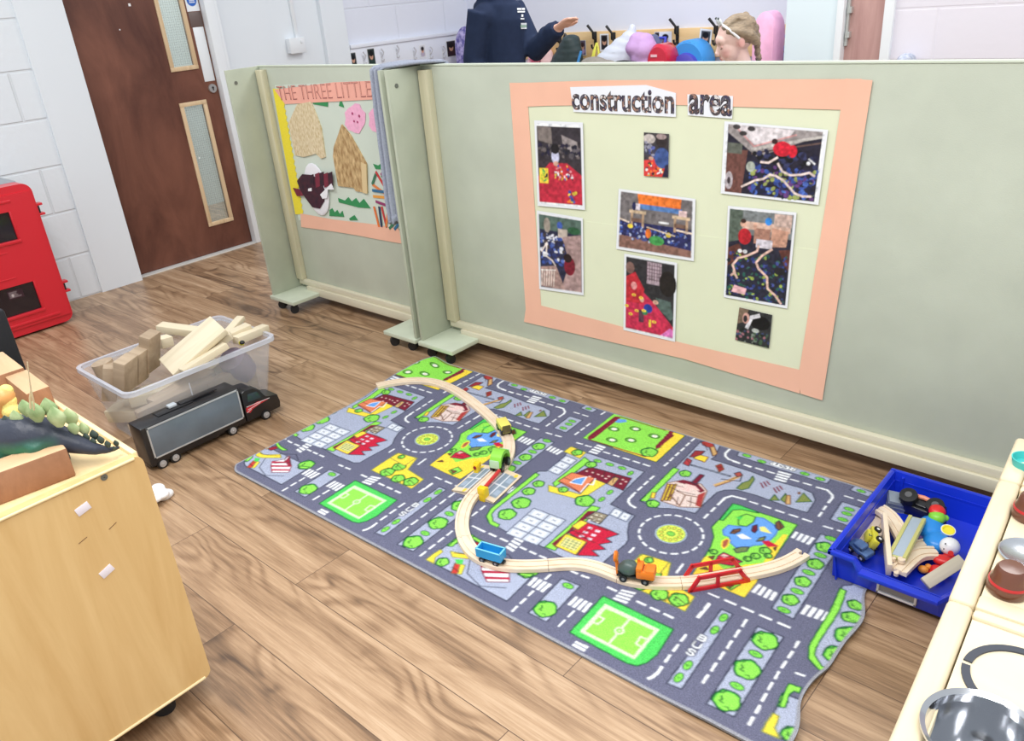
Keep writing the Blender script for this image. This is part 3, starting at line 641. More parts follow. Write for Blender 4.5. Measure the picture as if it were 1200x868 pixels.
# ---- photo prints (each a small scene in ink)
rng=random.Random(3)
NAVY=(38,42,84);BLU=(60,84,160);RED=(186,44,64);DKB=(44,40,48);GRY=(126,126,132);BRN=(104,72,62);SK=(206,160,140);CRE=(214,196,176);YEL=(232,204,70);GRN=(70,150,80);ORG=(232,120,50);WHT=(230,230,234)
def photo(px,w,h,draw,label,Y=Y1-.006,border=6,res=2):
    cv=Canvas(w,h,res,(234,236,242) if border else DKB); draw(cv,border)
    c=[onY(x,y,Y) for x,y in px]
    im=cv.out(); ny,nx,_=im.shape; q=np.random.RandomState(len(label)); ed=int(math.ceil(border/res))+1 if border else 0
    a=np.kron(q.rand(ny//4+2,nx//4+2),np.ones((4,4))); a=(a+np.roll(a,2,0)+np.roll(a,2,1)+np.roll(a,(2,2),(0,1)))/4; nz=a[:ny,:nx,None]*.9+q.rand(ny,nx,1)*.25
    k=np.ones((ny,nx,1)); k[ed:ny-ed,ed:nx-ed]=(.55+nz[ed:ny-ed,ed:nx-ed]*.85); im=np.clip(im*k+.006*(k!=1),0,1)
    o=link('photo_print',grid_mesh('photo_print',im,bil(c),(0,.0006,0),(225,225,225)),mat_print('glossy photo ink',.35),smooth=0)
    return tag(o,label,'photo',group='photo prints on the construction poster')
def fr(cv,b,c,bt=None,bb=None): cv.rect(b,bb or b,cv.w-b,cv.h-(bt or b),c)
def ph1(cv,b):
    fr(cv,8,(58,50,56),16,14); w,h=cv.w,cv.h
    cv.rect(8,h*.55,w-8,h-16,(54,48,54)); cv.fill([(10,h-18),(60,h-18),(62,h-70),(12,h-60)],(120,110,106)); cv.fill([(95,h-40),(150,h-60),(152,h-110),(100,h-70)],(150,140,140)); cv.speck(12,h*.6,w-12,h-70,[(30,30,44),(90,84,90),(110,100,100),(40,36,60)],70,8,rng)
    cv.fill([(8,14),(w-8,14),(w-8,h*.40),(w*.66,h*.53),(w*.3,h*.53),(8,h*.36)],RED)
    cv.ell(w*.42,h*.60,14,22,(196,196,222)); cv.ell(w*.42,h*.69,15,16,(30,26,30)); cv.ell(w*.43,h*.52,9,8,SK)
    cv.speck(w*.4,h*.34,w*.78,h*.5,[YEL,ORG,BLU,(60,30,40),WHT,(230,150,160)],46,5,rng); cv.speck(w*.66,h*.08,w*.84,h*.22,[YEL,ORG,BLU],10,8,rng)
    cv.rect(12,h*.28,44,h*.46,YEL); cv.speck(18,h*.31,40,h*.44,[GRN,(180,200,60),DKB],16,6,rng)
photo([(630,241),(685.5,246),(683,143.5),(626,141)],170,270,ph1,'photo of person in pale top at a red table, topmost at the left')
def ph2(cv,b):
    fr(cv,7,(44,46,70),10,9); w,h=cv.w,cv.h
    cv.rect(7,h*.78,w-7,h-10,(84,104,96)); cv.ell(w*.22,h*.84,12,24,(150,140,130)); cv.ell(w*.5,h*.86,10,12,BLU); cv.rect(w*.46,h*.68,w*.66,h*.82,(190,176,166)); cv.ell(w*.8,h*.82,22,12,(46,90,60))
    cv.speck(12,h*.36,w*.6,h*.72,[BLU,NAVY,(90,110,180),(220,220,230),(50,60,110),(70,60,60)],90,9,rng)
    cv.fill([(w*.55,h*.72),(w-8,h*.78),(w-8,9),(w*.5,9),(w*.7,h*.4)],(168,140,138)); cv.fill([(8,h*.30),(w*.4,h*.34),(w*.6,9),(8,12)],(166,136,130))
    cv.ell(w*.7,h*.36,20,32,(120,30,46)); cv.ell(w*.66,h*.46,15,15,(40,26,26)); cv.line([(14,h*.5),(34,h*.62),(30,h*.45),(52,h*.4),(64,h*.34)],5,(228,214,206)); cv.rect(18,h*.44,34,h*.5,WHT)
    for k in range(6): cv.line([(10+k*9,16),(14+k*9,h*.26)],3,(228,214,206))
    cv.line([(10,h*.26),(64,h*.28)],4,(234,224,220))
photo([(632,338.5),(684,346),(683,255.5),(629,246.5)],165,260,ph2,'photo of blue play mat with track and baskets, below the red table photo')
def ph3(cv,b):
    w,h=cv.w,cv.h; cv.rect(0,0,w,h,(70,62,70)); cv.rect(0,h*.6,w,h,(60,56,60)); cv.ell(w*.22,h*.86,22,16,(190,180,176)); cv.speck(4,h*.45,w*.5,h*.8,[(90,100,170),(150,150,170),(60,60,80)],26,8,rng)
    cv.fill([(0,0),(w,0),(w*.98,h*.1),(w*.55,h*.42),(0,h*.36)],(206,60,58)); cv.speck(4,4,w*.8,h*.32,[YEL,WHT,(60,40,50),ORG],34,6,rng)
    cv.ell(w*.74,h*.44,28,36,(62,84,140)); cv.ell(w*.72,h*.82,20,22,(50,42,44)); cv.ell(w*.7,h*.93,18,10,(160,140,140)); cv.fill([(w*.75,0),(w,0),(w,h*.3),(w*.9,h*.3)],(40,36,60)); cv.ell(w*.3,h*.42,9,6,SK)
photo([(754.5,206),(783,208),(784,157),(754.5,155)],90,150,ph3,'smallest upright photo, person in blue at red table, unbordered',border=0)
def ph4(cv,b):
    w,h=cv.w,cv.h; fr(cv,9,(116,110,112),9,9); cv.rect(9,h*.12,w-9,h*.5,(44,46,92)); cv.fill([(9,9),(w-9,9),(w-9,h*.16),(9,h*.26)],(134,98,88))
    cv.fill([(w*.26,h-9),(w*.83,h-9),(w*.82,h*.80),(w*.28,h*.80)],ORG); cv.rect(w*.25,h*.72,w*.84,h*.80,(86,124,180))
    for x in (.16,.72): cv.rect(w*x,h*.64,w*(x+.22),h*.69,(206,180,150)); [cv.rect(w*(x+d),h*.42,w*(x+d)+8,h*.64,(176,146,120)) for d in (.02,.17)]; cv.rect(w*(x+.03),h*.5,w*(x+.17),h*.56,(120,92,80))
    cv.rect(w*.2,h*.7,w*.3,h*.8,(210,200,210)); cv.rect(w*.8,h*.69,w*.9,h*.78,(220,190,190)); cv.ell(w*.22,h*.75,7,14,NAVY)
    cv.speck(12,h*.2,w-12,h*.46,[BLU,(30,34,70),(80,90,150),(170,180,210)],110,6,rng); cv.ell(w*.53,h*.24,26,16,GRN); cv.ell(w*.42,h*.34,10,16,ORG); cv.ell(w*.18,h*.42,10,7,YEL); cv.ell(w*.68,h*.36,9,8,YEL); cv.line([(w*.4,h*.44),(w*.76,h*.36)],4,CRE); cv.rect(w*.55,h*.53,w*.68,h*.56,WHT)
    cv.line([(9,h*.52),(w*.16,h*.48)],6,(226,206,190)); cv.line([(w*.78,h*.46),(w-9,h*.44)],6,(226,206,190))
photo([(722,291.5),(813,306),(815,233),(725,221)],270,205,ph4,'wide centre photo of play mat below an orange panel, white bordered')
def ph5(cv,b):
    w,h=cv.w,cv.h; fr(cv,8,(48,46,50),8,11); cv.fill([(8,11),(w-8,11),(w-8,h*.18),(w*.6,h*.44),(w*.2,h*.66),(8,h*.72)],(198,46,80))
    cv.fill([(8,h*.72),(w*.22,h*.8),(w*.4,h*.6),(w*.36,h*.4),(8,h*.4)],(190,44,56)); cv.ell(w*.12,h*.84,16,20,(120,90,84)); cv.ell(w*.2,h*.62,11,14,(226,150,150))
    cv.rect(w*.44,h*.68,w*.72,h-12,(170,150,160)); [cv.line([(w*.45+k*9,h*.72),(w*.45+k*9,h-14)],2,(90,70,80)) for k in range(6)]; [cv.line([(w*.44,h*.74+k*12),(w*.72,h*.74+k*12)],2,(90,70,80)) for k in range(5)]
    cv.ell(w*.84,h*.72,30,44,(34,28,28)); cv.fill([(w*.62,h*.52),(w*.9,h*.5),(w-8,h*.3),(w*.9,h*.26),(w*.66,h*.4)],(84,100,96)); cv.ell(w*.62,h*.46,10,8,SK); cv.ell(w*.36,h*.46,8,10,SK)
    cv.ell(w*.48,h*.36,16,16,(40,60,150)); cv.rect(w*.3,h*.16,w*.4,h*.32,(90,54,70)); cv.ell(w*.42,h*.3,10,10,(60,130,90))
    for x,y in ((.2,.5),(.34,.48),(.06,.34),(.26,.3),(.14,.24),(.6,.2),(.4,.32)): cv.ell(w*x,h*y,8,5,YEL); cv.ell(w*x,h*y,3,2,RED)
    cv.rect(w*.5,h*.12,w*.54,h*.22,YEL); cv.fill([(w*.72,11),(w-8,11),(w-8,h*.14),(w*.9,h*.16)],(220,120,190))
photo([(730.5,386.5),(791,400.5),(793.5,308),(731.5,297)],190,275,ph5,'tall photo of two people at red table, lowest in the poster middle')
def ph6(cv,b):
    w,h=cv.w,cv.h; fr(cv,14,(36,34,50),8,8); rngl=random.Random(9)
    cv.fill([(16,h-8),(w-14,h-8),(w-14,h*.92),(w*.36,h*.56),(14,h*.86)],(150,142,142)); cv.fill([(w*.1,h-8),(w*.7,h-10),(w*.66,h*.86),(w*.32,h*.72)],(214,206,210)); cv.line([(w*.14,h*.92),(w*.32,h*.7),(w*.72,h*.9)],5,(206,150,150))
    for x,y in ((.13,.94),(.2,.86),(.28,.93)): cv.ell(w*x,h*y,13,8,(60,56,58))
    cv.line([(w*.3,h*.66),(w-16,h*.9)],9,(190,184,180)); cv.line([(w*.3,h*.6),(w-16,h*.82)],5,(96,76,72))
    cv.fill([(14,h*.62),(w*.26,h*.64),(w*.22,8),(14,8)],(108,70,64)); cv.rect(16,h*.58,w*.2,h*.72,(96,100,92)); cv.ell(w*.08,h*.2,14,30,(180,170,176)); cv.ell(w*.08,h*.2,6,12,(60,50,56))
    cv.speck(w*.3,12,w-18,h*.46,[BLU,NAVY,(50,70,140),(96,60,120),(30,34,60),(150,160,90),(80,110,190)],190,10,rngl); cv.speck(w*.3,h*.46,w-16,h*.66,[(20,20,26),(34,34,60),(50,54,90)],50,14,rngl)
    cv.ell(w*.60,h*.70,30,24,(212,34,56)); cv.ell(w*.70,h*.68,14,20,(200,30,50)); cv.ell(w*.52,h*.79,10,9,(50,30,30)); cv.ell(w*.3,h*.42,15,17,(170,176,166))
    for path in ([(.22,.13),(.36,.24),(.44,.27),(.5,.34),(.56,.33),(.64,.28),(.70,.2),(.76,.12),(.84,.09),(.92,.1)],[(.57,.5),(.62,.4),(.70,.36),(.8,.38),(.88,.42),(.93,.38)],[(.4,.5),(.48,.5),(.56,.58)]): cv.line([(x*w,y*h) for x,y in path],7,(226,206,200))
    cv.line([(w*.86,h*.6),(w*.92,h*.54)],5,WHT); cv.ell(w*.86,h*.54,6,6,WHT)
photo([(844.5,226.5),(959,240),(970.5,152),(849,142)],330,240,ph6,'large landscape photo of person in red among tracks, topmost right')
def ph7(cv,b):
    w,h=cv.w,cv.h; fr(cv,8,(40,40,56),10,10); r7=random.Random(5)
    cv.rect(8,h*.72,w-8,h-10,(120,124,126)); cv.fill([(8,h-10),(w*.24,h-10),(w*.22,h*.66),(8,h*.62)],(88,100,90)); cv.rect(w*.24,h*.78,w*.94,h*.86,(206,172,156)); cv.rect(w*.42,h*.64,w*.66,h*.8,(168,124,108)); cv.fill([(w*.66,h*.62),(w*.9,h*.64),(w*.92,h*.8),(w*.68,h*.82)],(190,144,124)); cv.ell(w*.62,h*.88,12,14,(50,130,210)); cv.rect(w*.7,h*.84,w*.95,h-12,(196,170,160))
    cv.fill([(8,h*.56),(w*.2,h*.62),(w*.3,h*.5),(8,h*.36)],(96,56,50)); cv.fill([(w*.8,h*.6),(w-8,h*.62),(w-8,h*.4),(w*.9,h*.44)],(96,56,50))
    cv.speck(12,14,w-14,h*.54,[NAVY,(44,60,120),(60,100,90),(30,40,50),(150,170,80),(70,80,150),(40,90,80)],230,8,r7)
    cv.rect(w*.46,h*.6,w*.7,h*.69,(206,200,210)); cv.ell(w*.28,h*.7,24,30,(176,34,46)); cv.ell(w*.25,h*.83,11,12,SK); cv.ell(w*.25,h*.86,10,8,(60,40,36)); cv.ell(w*.43,h*.82,6,12,SK); cv.ell(w*.22,h*.54,8,7,WHT); cv.ell(w*.3,h*.54,8,7,WHT)
    for path in ([(.1,.26),(.16,.3),(.12,.38),(.2,.46),(.34,.5),(.48,.56),(.5,.62)],[(.9,.04),(.8,.12),(.68,.18),(.66,.3),(.52,.38),(.48,.44),(.56,.52),(.7,.6)],[(.2,.24),(.14,.31)]): cv.line([(x*w,y*h) for x,y in path],8,(228,190,176))
    cv.fill([(w*.12,h*.08),(w*.34,h*.07),(w*.36,h*.14),(w*.16,h*.16)],(232,180,186)); cv.ell(w*.84,h*.38,20,14,(36,34,40))
photo([(848,348),(922.5,361.5),(933.5,249),(853,241)],240,350,ph7,'tall photo of person in red beside two winding wooden tracks')
def ph8(cv,b):
    w,h=cv.w,cv.h; cv.rect(0,0,w,h,(46,46,48)); cv.speck(0,0,w,h*.4,[(70,96,70),(120,130,120),(60,70,110),(30,34,30),(150,100,110)],50,7,rng); cv.fill([(0,h),(w*.3,h),(w*.2,h*.6),(0,h*.5)],(120,100,84)); cv.ell(w*.66,h*.68,40,26,(16,14,18)); cv.line([(w*.3,h*.45),(w*.4,h*.78),(w*.62,h*.88)],14,(216,214,220)); cv.ell(w*.24,h*.72,14,20,(196,150,140)); cv.ell(w*.22,h*.7,8,13,(50,44,48)); cv.ell(w*.56,h*.42,14,8,(180,186,180))
photo([(861.5,398),(901,408),(905,369),(866.5,360)],130,125,ph8,'small square dark photo without border, lowest at the right',border=0)

# ---- story collage on the narrow board
cl=thing('collage','cut paper story collage with two straw houses and a wolf','collage',tuple(onY(400,190,PY)))
Mgp=mat('pale blue green paper',(208,218,206),.85,var=.03,scale=5,spec=.1)
Mpk=mat('salmon paper',(240,176,160),.85,var=.03,scale=8,spec=.1)
paper('backing_sheet',[(322,100),(470,92),(487,282),(350,258)],Y1,Mgp,cl)
paper('banner',[(321.5,105),(390,96.5),(439,94.5),(458,94),(458,117),(438,116.5),(334,122)],Y1-.004,Mpk,cl)
letters('THE THREE LITTLE',(327,117.5),(436,113.5),Y1-.0046,.062,mat('dark red outline pen',(150,84,84),.7),cl,'banner_lettering',bold=-.012)
letters('THE THREE LITTLE',(327.6,117),(435.6,113.1),Y1-.0050,.059,Mpk,cl,'banner_lettering',bold=-.03)
paper('bottom_border',[(352,250),(390,257),(440,263),(478,270),(480,287),(440,280),(420,276),(390,271),(353,266)],Y1-.003,Mpeach,cl)
# scalloped yellow edge
pts=[]; L0,L1=(321,104),(346.5,251)
for k in range(41):
    t=k/40; x=L0[0]+(L1[0]-L0[0])*t; y=L0[1]+(L1[1]-L0[1])*t; pts.append((x+(9.5 if k%2 else 8),y))
paper('yellow_edging',[(319.5,104)]+[(x,y) for x,y in pts]+[(346,251)],Y1-.002,mat('yellow corrugated border',(240,222,60),.7,var=.06,scale=60,stretch=(1,1,6)),cl)
def mat_straw(name,a,b_,sc):
    return mat(name,a,.9,scale=sc,stretch=(2.4,1,1),c2=b_,bump=.8,bscale=160,detail=8)
Ms1=mat_straw('shredded straw',(204,180,132),(240,226,196),60); Ms2=mat_straw('bark strips',(150,112,66),(226,196,146),28)
paper('straw_house',[(348,122),(364,119),(371,136),(376,150),(381,184),(376,186),(370,180),(356,184),(346,182),(341,160),(338,144)],Y1-.006,Ms1,cl,th=.006)
paper('stick_house',[(400,146),(410,158),(418,172),(429,192),(430,226),(417,224),(414,220),(396,218),(393,200),(390,183),(391,172),(396,158)],Y1-.007,Ms2,cl,th=.007)
paper('house_post',[(423,190),(429,193),(430,227),(425,226)],Y1-.009,mat('straw stalk',(220,196,150),.8),cl,th=.004)
Mpig=mat('pink tissue',(240,176,206),.8,var=.1,scale=60); Mpig2=mat('pink pen',(170,60,110),.7)
def pig(cx,cy):
    q=[(cx+12*math.cos(k/16*2*PI)*(1+.1*math.sin(3*k)),cy+17*math.sin(k/16*2*PI)*(1+.12*math.cos(2*k))) for k in range(16)]
    o=paper('pig',q,Y1-.003,Mpig,cl,th=.002)
    for dx,dy,r in ((-3,-6,1.4),(5,-3,1.4),(-1,3,1.2),(3,4,1.2)):
        c=onY(cx+dx,cy+dy,Y1-.0036); G().cyl(c,c+Vector((0,-.0012,0)),r*.0042,seg=10).obj('pig_eye' if dy<0 else 'nostril',Mpig2,o,world=False)
pig(416,139); pig(444,140)
# wolf head on a paper plate
c=onY(371,222,Y1-.006)
wp=G().ball(c,(.092,.006,.125)).obj('paper_plate',mat('white paper plate',(236,236,242),.6),cl,world=True)
Mw=mat('dark purple paint',(74,28,46),.6,c2=(34,18,38),scale=40); Mw2=mat('maroon paint',(120,36,58),.6,var=.2,scale=60)
def on(q,Y,m,nm,th=.002): return paper(nm,q,Y,m,cl,th)
def shr(q,k=.86,c=(366,223)): return [(c[0]+(x-c[0])*k,c[1]+(y-c[1])*k) for x,y in q]
on(shr([(345,210),(352,201),(364,202),(376,208),(383,224),(382,238),(376,248),(366,246),(357,234),(349,222)]),Y1-.0135,Mw,'wolf_face')
on([(343,220),(352,222),(356,229),(348,230)],Y1-.013,Mw2,'wolf_ear')
for k,(x,y) in enumerate(((362,206),(369,204),(374,203),(379,204),(384,203))): on([(x,y),(x+5,y-2),(x+6,y+14),(x+1,y+16)],Y1-.0145,Mw2 if k%2 else Mw,'fur_strip')
on([(375,228),(388,215),(391,222),(384,222),(383,232),(378,233)],Y1-.016,mat('white cut paper',(240,240,246),.6),'wolf_teeth')
on([(361,221),(365,220),(365,224),(361,224)],Y1-.0155,MATS['white cut paper'],'wolf_eye')
Mgr=mat('green card',(52,140,84),.8)
def grass(q): on(q,Y1-.003,Mgr,'grass_tuft')
grass([(366,117.5),(371,119),(374,116),(379,118.5),(384,117.5),(384,125),(367,122)]); grass([(399,116),(403,126),(397,124)])
grass([(396,232),(404,235),(408,231),(412,236),(417,232),(421,238),(426,233),(434,244),(420,243),(397,237)])
grass([(386,246),(389,244),(392,249),(395,246),(398,251),(401,247),(403,254),(386,253)]); grass([(409,256),(415,252),(419,258),(410,258)])
grass([(437,192),(443,194),(447,191),(454,194),(456,199),(440,198)]); grass([(446,206),(456,205),(456,208),(447,208)])
sc=[(200,60,60),(226,130,70),(60,120,90),(50,110,150),(232,160,70),(150,60,110),(230,120,60),(40,60,90)]
st=[((440,201),(457,230)),((436,216),(458,232)),((440,204),(436,216)),((436,223),(458,226)),((437,230),(458,232)),((440,236),(459,243)),((438,242),(444,266)),((444,242),(447,266)),((447,242),(453,267)),((455,246),(452,266)),((466,256),(456,268)),((471,256),(462,269)),((475,260),(468,270)),((446,203),(460,222))]
for k,((x0,y0),(x1,y1)) in enumerate(st):
    a=onY(x0,y0,Y1-.003-.0007*(k%4)); b_=onY(x1,y1,Y1-.003-.0007*(k%4)); d=(b_-a); n=Vector((d.z,0,-d.x)).normalized()*.006
    G().prism([a+n,b_+n,b_-n,a-n],(0,.0018,0)).obj('craft_stick',mat('craft stick paint %d'%(k%8),sc[k%8],.6),cl,0,world=True)

# ---- grey cardigan over the corner of the narrow board
def cardigan():
    nx,ny=40,90
    S,T=np.meshgrid(np.linspace(0,1,nx),np.linspace(0,1,ny))
    yf=2.085; top=1.163; drop=.60; over=.20; back=.28; Ltot=drop+over+back
    d=T*Ltot; hang=np.clip((drop-np.minimum(d,drop))/drop,0,1)      # 1 at the bottom hem
    # left edge as sighted down the narrow board
    E=[(441,97),(444,125),(451,172),(458,226),(464,262),(472,279)]
    X=[onY(x,y,yf).x for x,y in E]; Z=[onY(x,y,yf).z for x,y in E]
    z=np.where(d<drop,top-(drop-d),top)
    xl=np.interp(-z,[-a for a in Z],X); xl=np.where(d<drop,xl,X[0]+.02*(d-drop)/over); xr=np.where(d<drop,-2.507,-2.507+.17*np.clip((d-drop)/over,0,1)**.6)
    x=xl+(xr-xl)*S
    fold=.010*np.sin(S*15+T*3)+.005*np.sin(S*31+T*9+1)
    q=np.clip((d-drop)/over,0,1)
    y=np.where(d<drop,yf-.015-.02*hang+fold,np.where(d<drop+over,yf-.015+.02*0+q*(PY+.055-yf+.015)+fold*.4,PY+.045+fold))
    zz=np.where(d<drop,z+.06*S*(hang>.98),np.where(d<drop+over,top+.006*np.sin(PI*q)+.35*np.abs(fold),top-(d-drop-over)))
    P=np.stack([x,y,zz],-1)
    img=np.zeros((ny-1,nx-1,3)); img[:]=lin((158,162,174))
    me=grid_mesh('cardigan',img,lambda a,b_:P)
    o=link('cardigan',me,mat('grey marl knit',(160,166,182),.95,var=.12,scale=160,bump=.5,bscale=260,spec=.1),None,180)
    m=o.modifiers.new('thick','SOLIDIFY'); m.thickness=.008; m.offset=0
    return tag(o,'grey marl cardigan hung over the gap between the two boards','cardigan')
cardigan()

# ================================================================== PLAY MAT
TILE=958.4
GDK=(20,78,44); GL=(136,214,84)
def draw_mat(): 
    W,H=1925,1003; oy=14; cv=Canvas(W,H,2.5,ROAD); r=random.Random(11)
    STROKE={'B':[[(0,0),(0,1),(.6,1),(.75,.78),(.6,.55),(0,.55)],[(.6,.55),(.85,.3),(.6,0),(0,0)]],'U':[[(0,1),(0,.2),(.2,0),(.6,0),(.8,.2),(.8,1)]],'S':[[(.8,.85),(.6,1),(.2,1),(0,.78),(.2,.55),(.6,.5),(.8,.25),(.6,0),(.2,0),(0,.15)]],'T':[[(0,1),(.8,1)],[(.4,1),(.4,0)]],'O':[[(.2,0),(.6,0),(.8,.25),(.8,.75),(.6,1),(.2,1),(0,.75),(0,.25),(.2,0)]],'P':[[(0,0),(0,1),(.6,1),(.8,.75),(.6,.5),(0,.5)]]}
    def tr(x,y,R_):
        n=22; q=[]
        for k in range(n): a=k*2*PI/n; rr=R_*(1+.05*math.sin(5*a+x)+.03*math.sin(9*a)); q.append((x+rr*math.cos(a),y+rr*math.sin(a)))
        cv.fill(q,(74,176,70)); q2=[(x+(a-x)*.88+R_*.05,y+(b-y)*.86-R_*.03) for a,b in q]; cv.fill(q2,GL); cv.line(q,4.2,GDK,True)
        cv.line([(x-R_*.55,y+R_*.2),(x-R_*.3,y-R_*.05),(x-R_*.45,y-R_*.3),(x-R_*.1,y-R_*.35)],3,GDK)
        cv.line([(x-R_*.8,y+R_*.4),(x-R_*.5,y+R_*.55),(x-R_*.45,y+R_*.8)],3,GDK); cv.line([(x+R_*.1,y-R_*.6),(x+R_*.35,y-R_*.5),(x+R_*.5,y-R_*.65)],2.6,GDK)
    for it in RUG:
        k0=it[0]
        for k in (-2,-1,0,1):
            D=lambda pts:[(a+k*TILE,b+oy) for a,b in pts]
            if k0=='p':
                q=D(it[2])
                if max(a for a,_ in q)<-20 or min(a for a,_ in q)>W+20: continue
                cv.fill(q,it[1])
                if len(it)>3: cv.line(q,3.6,it[3],True)
            elif k0=='t':
                (x,y),=D([it[2]])
                if -60<x<W+60: tr(x,y,it[3])
            elif k0=='o':
                (x,y),=D([it[2]]); s=it[3]; rot=.0 if not it[4] else PI/2
                if it[4]: s=s*.95
                if -60<x<W+60:
                    cv.ell(x,y,s+1.6,s*.56+2.0,GDK,rot,14); cv.ell(x,y,s-1,s*.56-1,(120,206,80),rot,14); cv.line([(x-s*.4,y+2),(x-s*.1,y-2),(x+s*.2,y+2)],1.6,GDK)
            elif k0=='q':
                (x,y),=D([it[2]]); cv.ell(x,y,it[3],it[3],it[1],0,10); cv.ell(x+2,y+2,it[3]*.45,it[3]*.45,(150,44,60),0,8)
            elif k0=='l': cv.line(D(it[3]),it[2],it[1])
            elif k0=='d':
                (a,b)=D(it[2]); n=it[3]; a=np.array(a);b=np.array(b); L=(b-a)/(n-1+.62) if n>1 else (b-a)
                for j in range(n): p=a+L*j; cv.line([p,p+L*(.62 if n>1 else 1)],6,it[1])
            elif k0=='z':
                a,b,d,e=[np.array(q) for q in D(it[2])]; n=it[3]
                for j in range(n):
                    t0=(j+.0)/(n-.38); t1=(j+.62)/(n-.38)
                    cv.fill([a+(b-a)*t0,a+(b-a)*t1,d+(e-d)*t1,d+(e-d)*t0],it[1])
            elif k0=='f':
                (x,y),=D([it[2]]); cv.ell(x,y,21,15,(38,70,34)); cv.ell(x,y,17,11.5,(104,176,64)); cv.ell(x+2,y,10,8,(240,240,236)); cv.ell(x+2,y,3,2,(226,196,120))
            elif k0=='r':
                (x,y),=D([it[2]]); R_=it[3]
                for j in range(18):
                    a0=j*2*PI/18; cv.line([(x+R_*math.cos(a0+t*.2),y+R_*math.sin(a0+t*.2)) for t in (0,.5,1)],6,it[1])
                cv.ell(x,y,46,46,(58,66,92)); cv.ell(x,y,44,44,(170,182,206)); cv.ell(x,y,40,40,(70,140,60)); cv.ell(x,y,38.5,38.5,(220,236,96))
                for j in range(11):
                    a0=j*2*PI/11; cv.ell(x+27*math.cos(a0),y+27*math.sin(a0),7.5,6,(70,120,50),a0); cv.ell(x+27*math.cos(a0),y+27*math.sin(a0),5,3.6,(232,216,90),a0)
                cv.ell(x,y,13,11,(60,130,60)); cv.ell(x,y,10,8,(130,206,84))
            elif k0=='c':
                (x,y),=D([it[2]]); cv.ell(x,y,it[3]+it[4]/2,it[3]+it[4]/2,it[1]); cv.ell(x,y,it[3]-it[4]/2,it[3]-it[4]/2,GL); cv.ell(x,y,2.5,2.5,it[1])
            elif k0=='s':
                for (x,y),ch in zip(D(it[2]),it[3]):
                    for st in STROKE[ch]: cv.line([(x-8.5+a*21,y-8.5+b*17) for a,b in st],6.6,(40,44,60))
                for (x,y),ch in zip(D(it[2]),it[3]):
                    for st in STROKE[ch]: cv.line([(x-8.5+a*21,y-8.5+b*17) for a,b in st],3.7,it[1])
            elif k0=='s2':
                a,b=[np.array(q) for q in D(it[2])]; n=len(it[3]); L=(b-a)/n
                for w,c in ((8.5,(40,44,60)),(4.6,it[1])):
                    for j,ch in enumerate(it[3]):
                        if ch==' ': continue
                        o=b-L*(j+.15)
                        for st in STROKE[ch]: cv.line([(o[0]-p*16,o[1]+12-q*24) for p,q in st],w,c)
    # rounded corner and bound edge
    e=(150,152,162)
    cv.rect(0,0,W,7,e); cv.rect(0,H-6,W,H,e); cv.rect(0,0,5,H,e); cv.rect(W-7,0,W,H,e)
    return cv
_cv=draw_mat()
def mat_pos(S,T):
    W,H=1.925,1.003; u=S*W; v=T*H-.014
    # rounded left front corner
    c=.05; fx=np.clip((c-u)/c,0,1); v=np.where(T<.5,v+fx*fx*c*.6*np.clip(1-(v+.014)/.3,0,1),v)
    # the left long side bows out a little
    bow=-.045*np.exp(-((v-.78)/.13)**2)*np.clip(1-u/.35,0,1); u=u+bow
    z=np.full_like(u,.0065)
    z+=.024*np.exp(-(np.clip(u,0,9)/.05)**2)*np.exp(-((v-.93)/.10)**2)
    er=np.clip((u-1.80)/.125,0,1)**2
    z+=er*(.013*np.exp(-((v-.42)/.09)**2)+.020*np.exp(-((v-.06)/.07)**2)+.010*np.exp(-((v-.22)/.04)**2))
    u=u+er*(.012*np.sin(v*17+1.2)+.006*np.sin(v*31))
    z+=.006*np.exp(-((v+.014)/.03)**2)*np.exp(-((u-1.80)/.10)**2)
    z+=.0006*np.sin(u*9+v*5)
    P=np.stack([RO.x+RU.x*u+RV.x*v,RO.y+RU.y*u+RV.y*v,z],-1); return P
rug=link('play_mat',grid_mesh('play_mat',_cv.out(),mat_pos,(0,0,-.0058),(132,134,140)),mat_print('printed pile',.95,var=.24,scale=360,bump=.6,bscale=500),smooth=180)
tag(rug,'grey town road play mat with green pitches on the wooden floor','play mat')
def rp(u,v,z=.0072): return Vector((RO.x+RU.x*u+RV.x*v,RO.y+RU.y*u+RV.y*v,z))

# ================================================================== TRAIN TRACK
Mbeech=mat_wood('beech track wood',(226,204,178),(242,226,204),'X',10,.45,8,.03)
Mgroove=mat('worn groove',(214,184,150),.6)
TZ=.0078
ctl=[(441.3,451),(458.3,447),(476.7,444.7),(491,444),(509.3,446),(523.5,451),(537.6,458),(551.8,468),(566,479.4),(580,492),(590,503),(596.2,514),(597.2,525.4),(594,535.9),(588,546.3),(578.5,556),(565.4,567.5),(552.5,580),(545,592),(541.5,605),(540.7,617.5),(543.8,630),(552.5,645),(567.5,654),(585,659.4),(605,661.3),(630,661),(655,658.8),(672.5,658),(692.5,660.5),(712.5,667.5),(730,675),(750,679.5),(780,681),(811,680.3),(832.5,676.6),(853.7,672.8),(875,669.7),(896,666),(917.5,659.7),(931.6,652.7),(941.6,646.3)]
cp=[at(x,y,TZ+.012) for x,y in ctl]
def catmull(P,n=10):
    out=[]
    for i in range(len(P)-1):
        p0,p1,p2,p3=P[max(i-1,0)],P[i],P[i+1],P[min(i+2,len(P)-1)]
        for k in range(n):
            t=k/n; out.append(.5*((2*p1)+(p2-p0)*t+(2*p0-5*p1+4*p2-p3)*t*t+(3*p1-p0-3*p2+p3)*t**3))
    return out+[P[-1]]
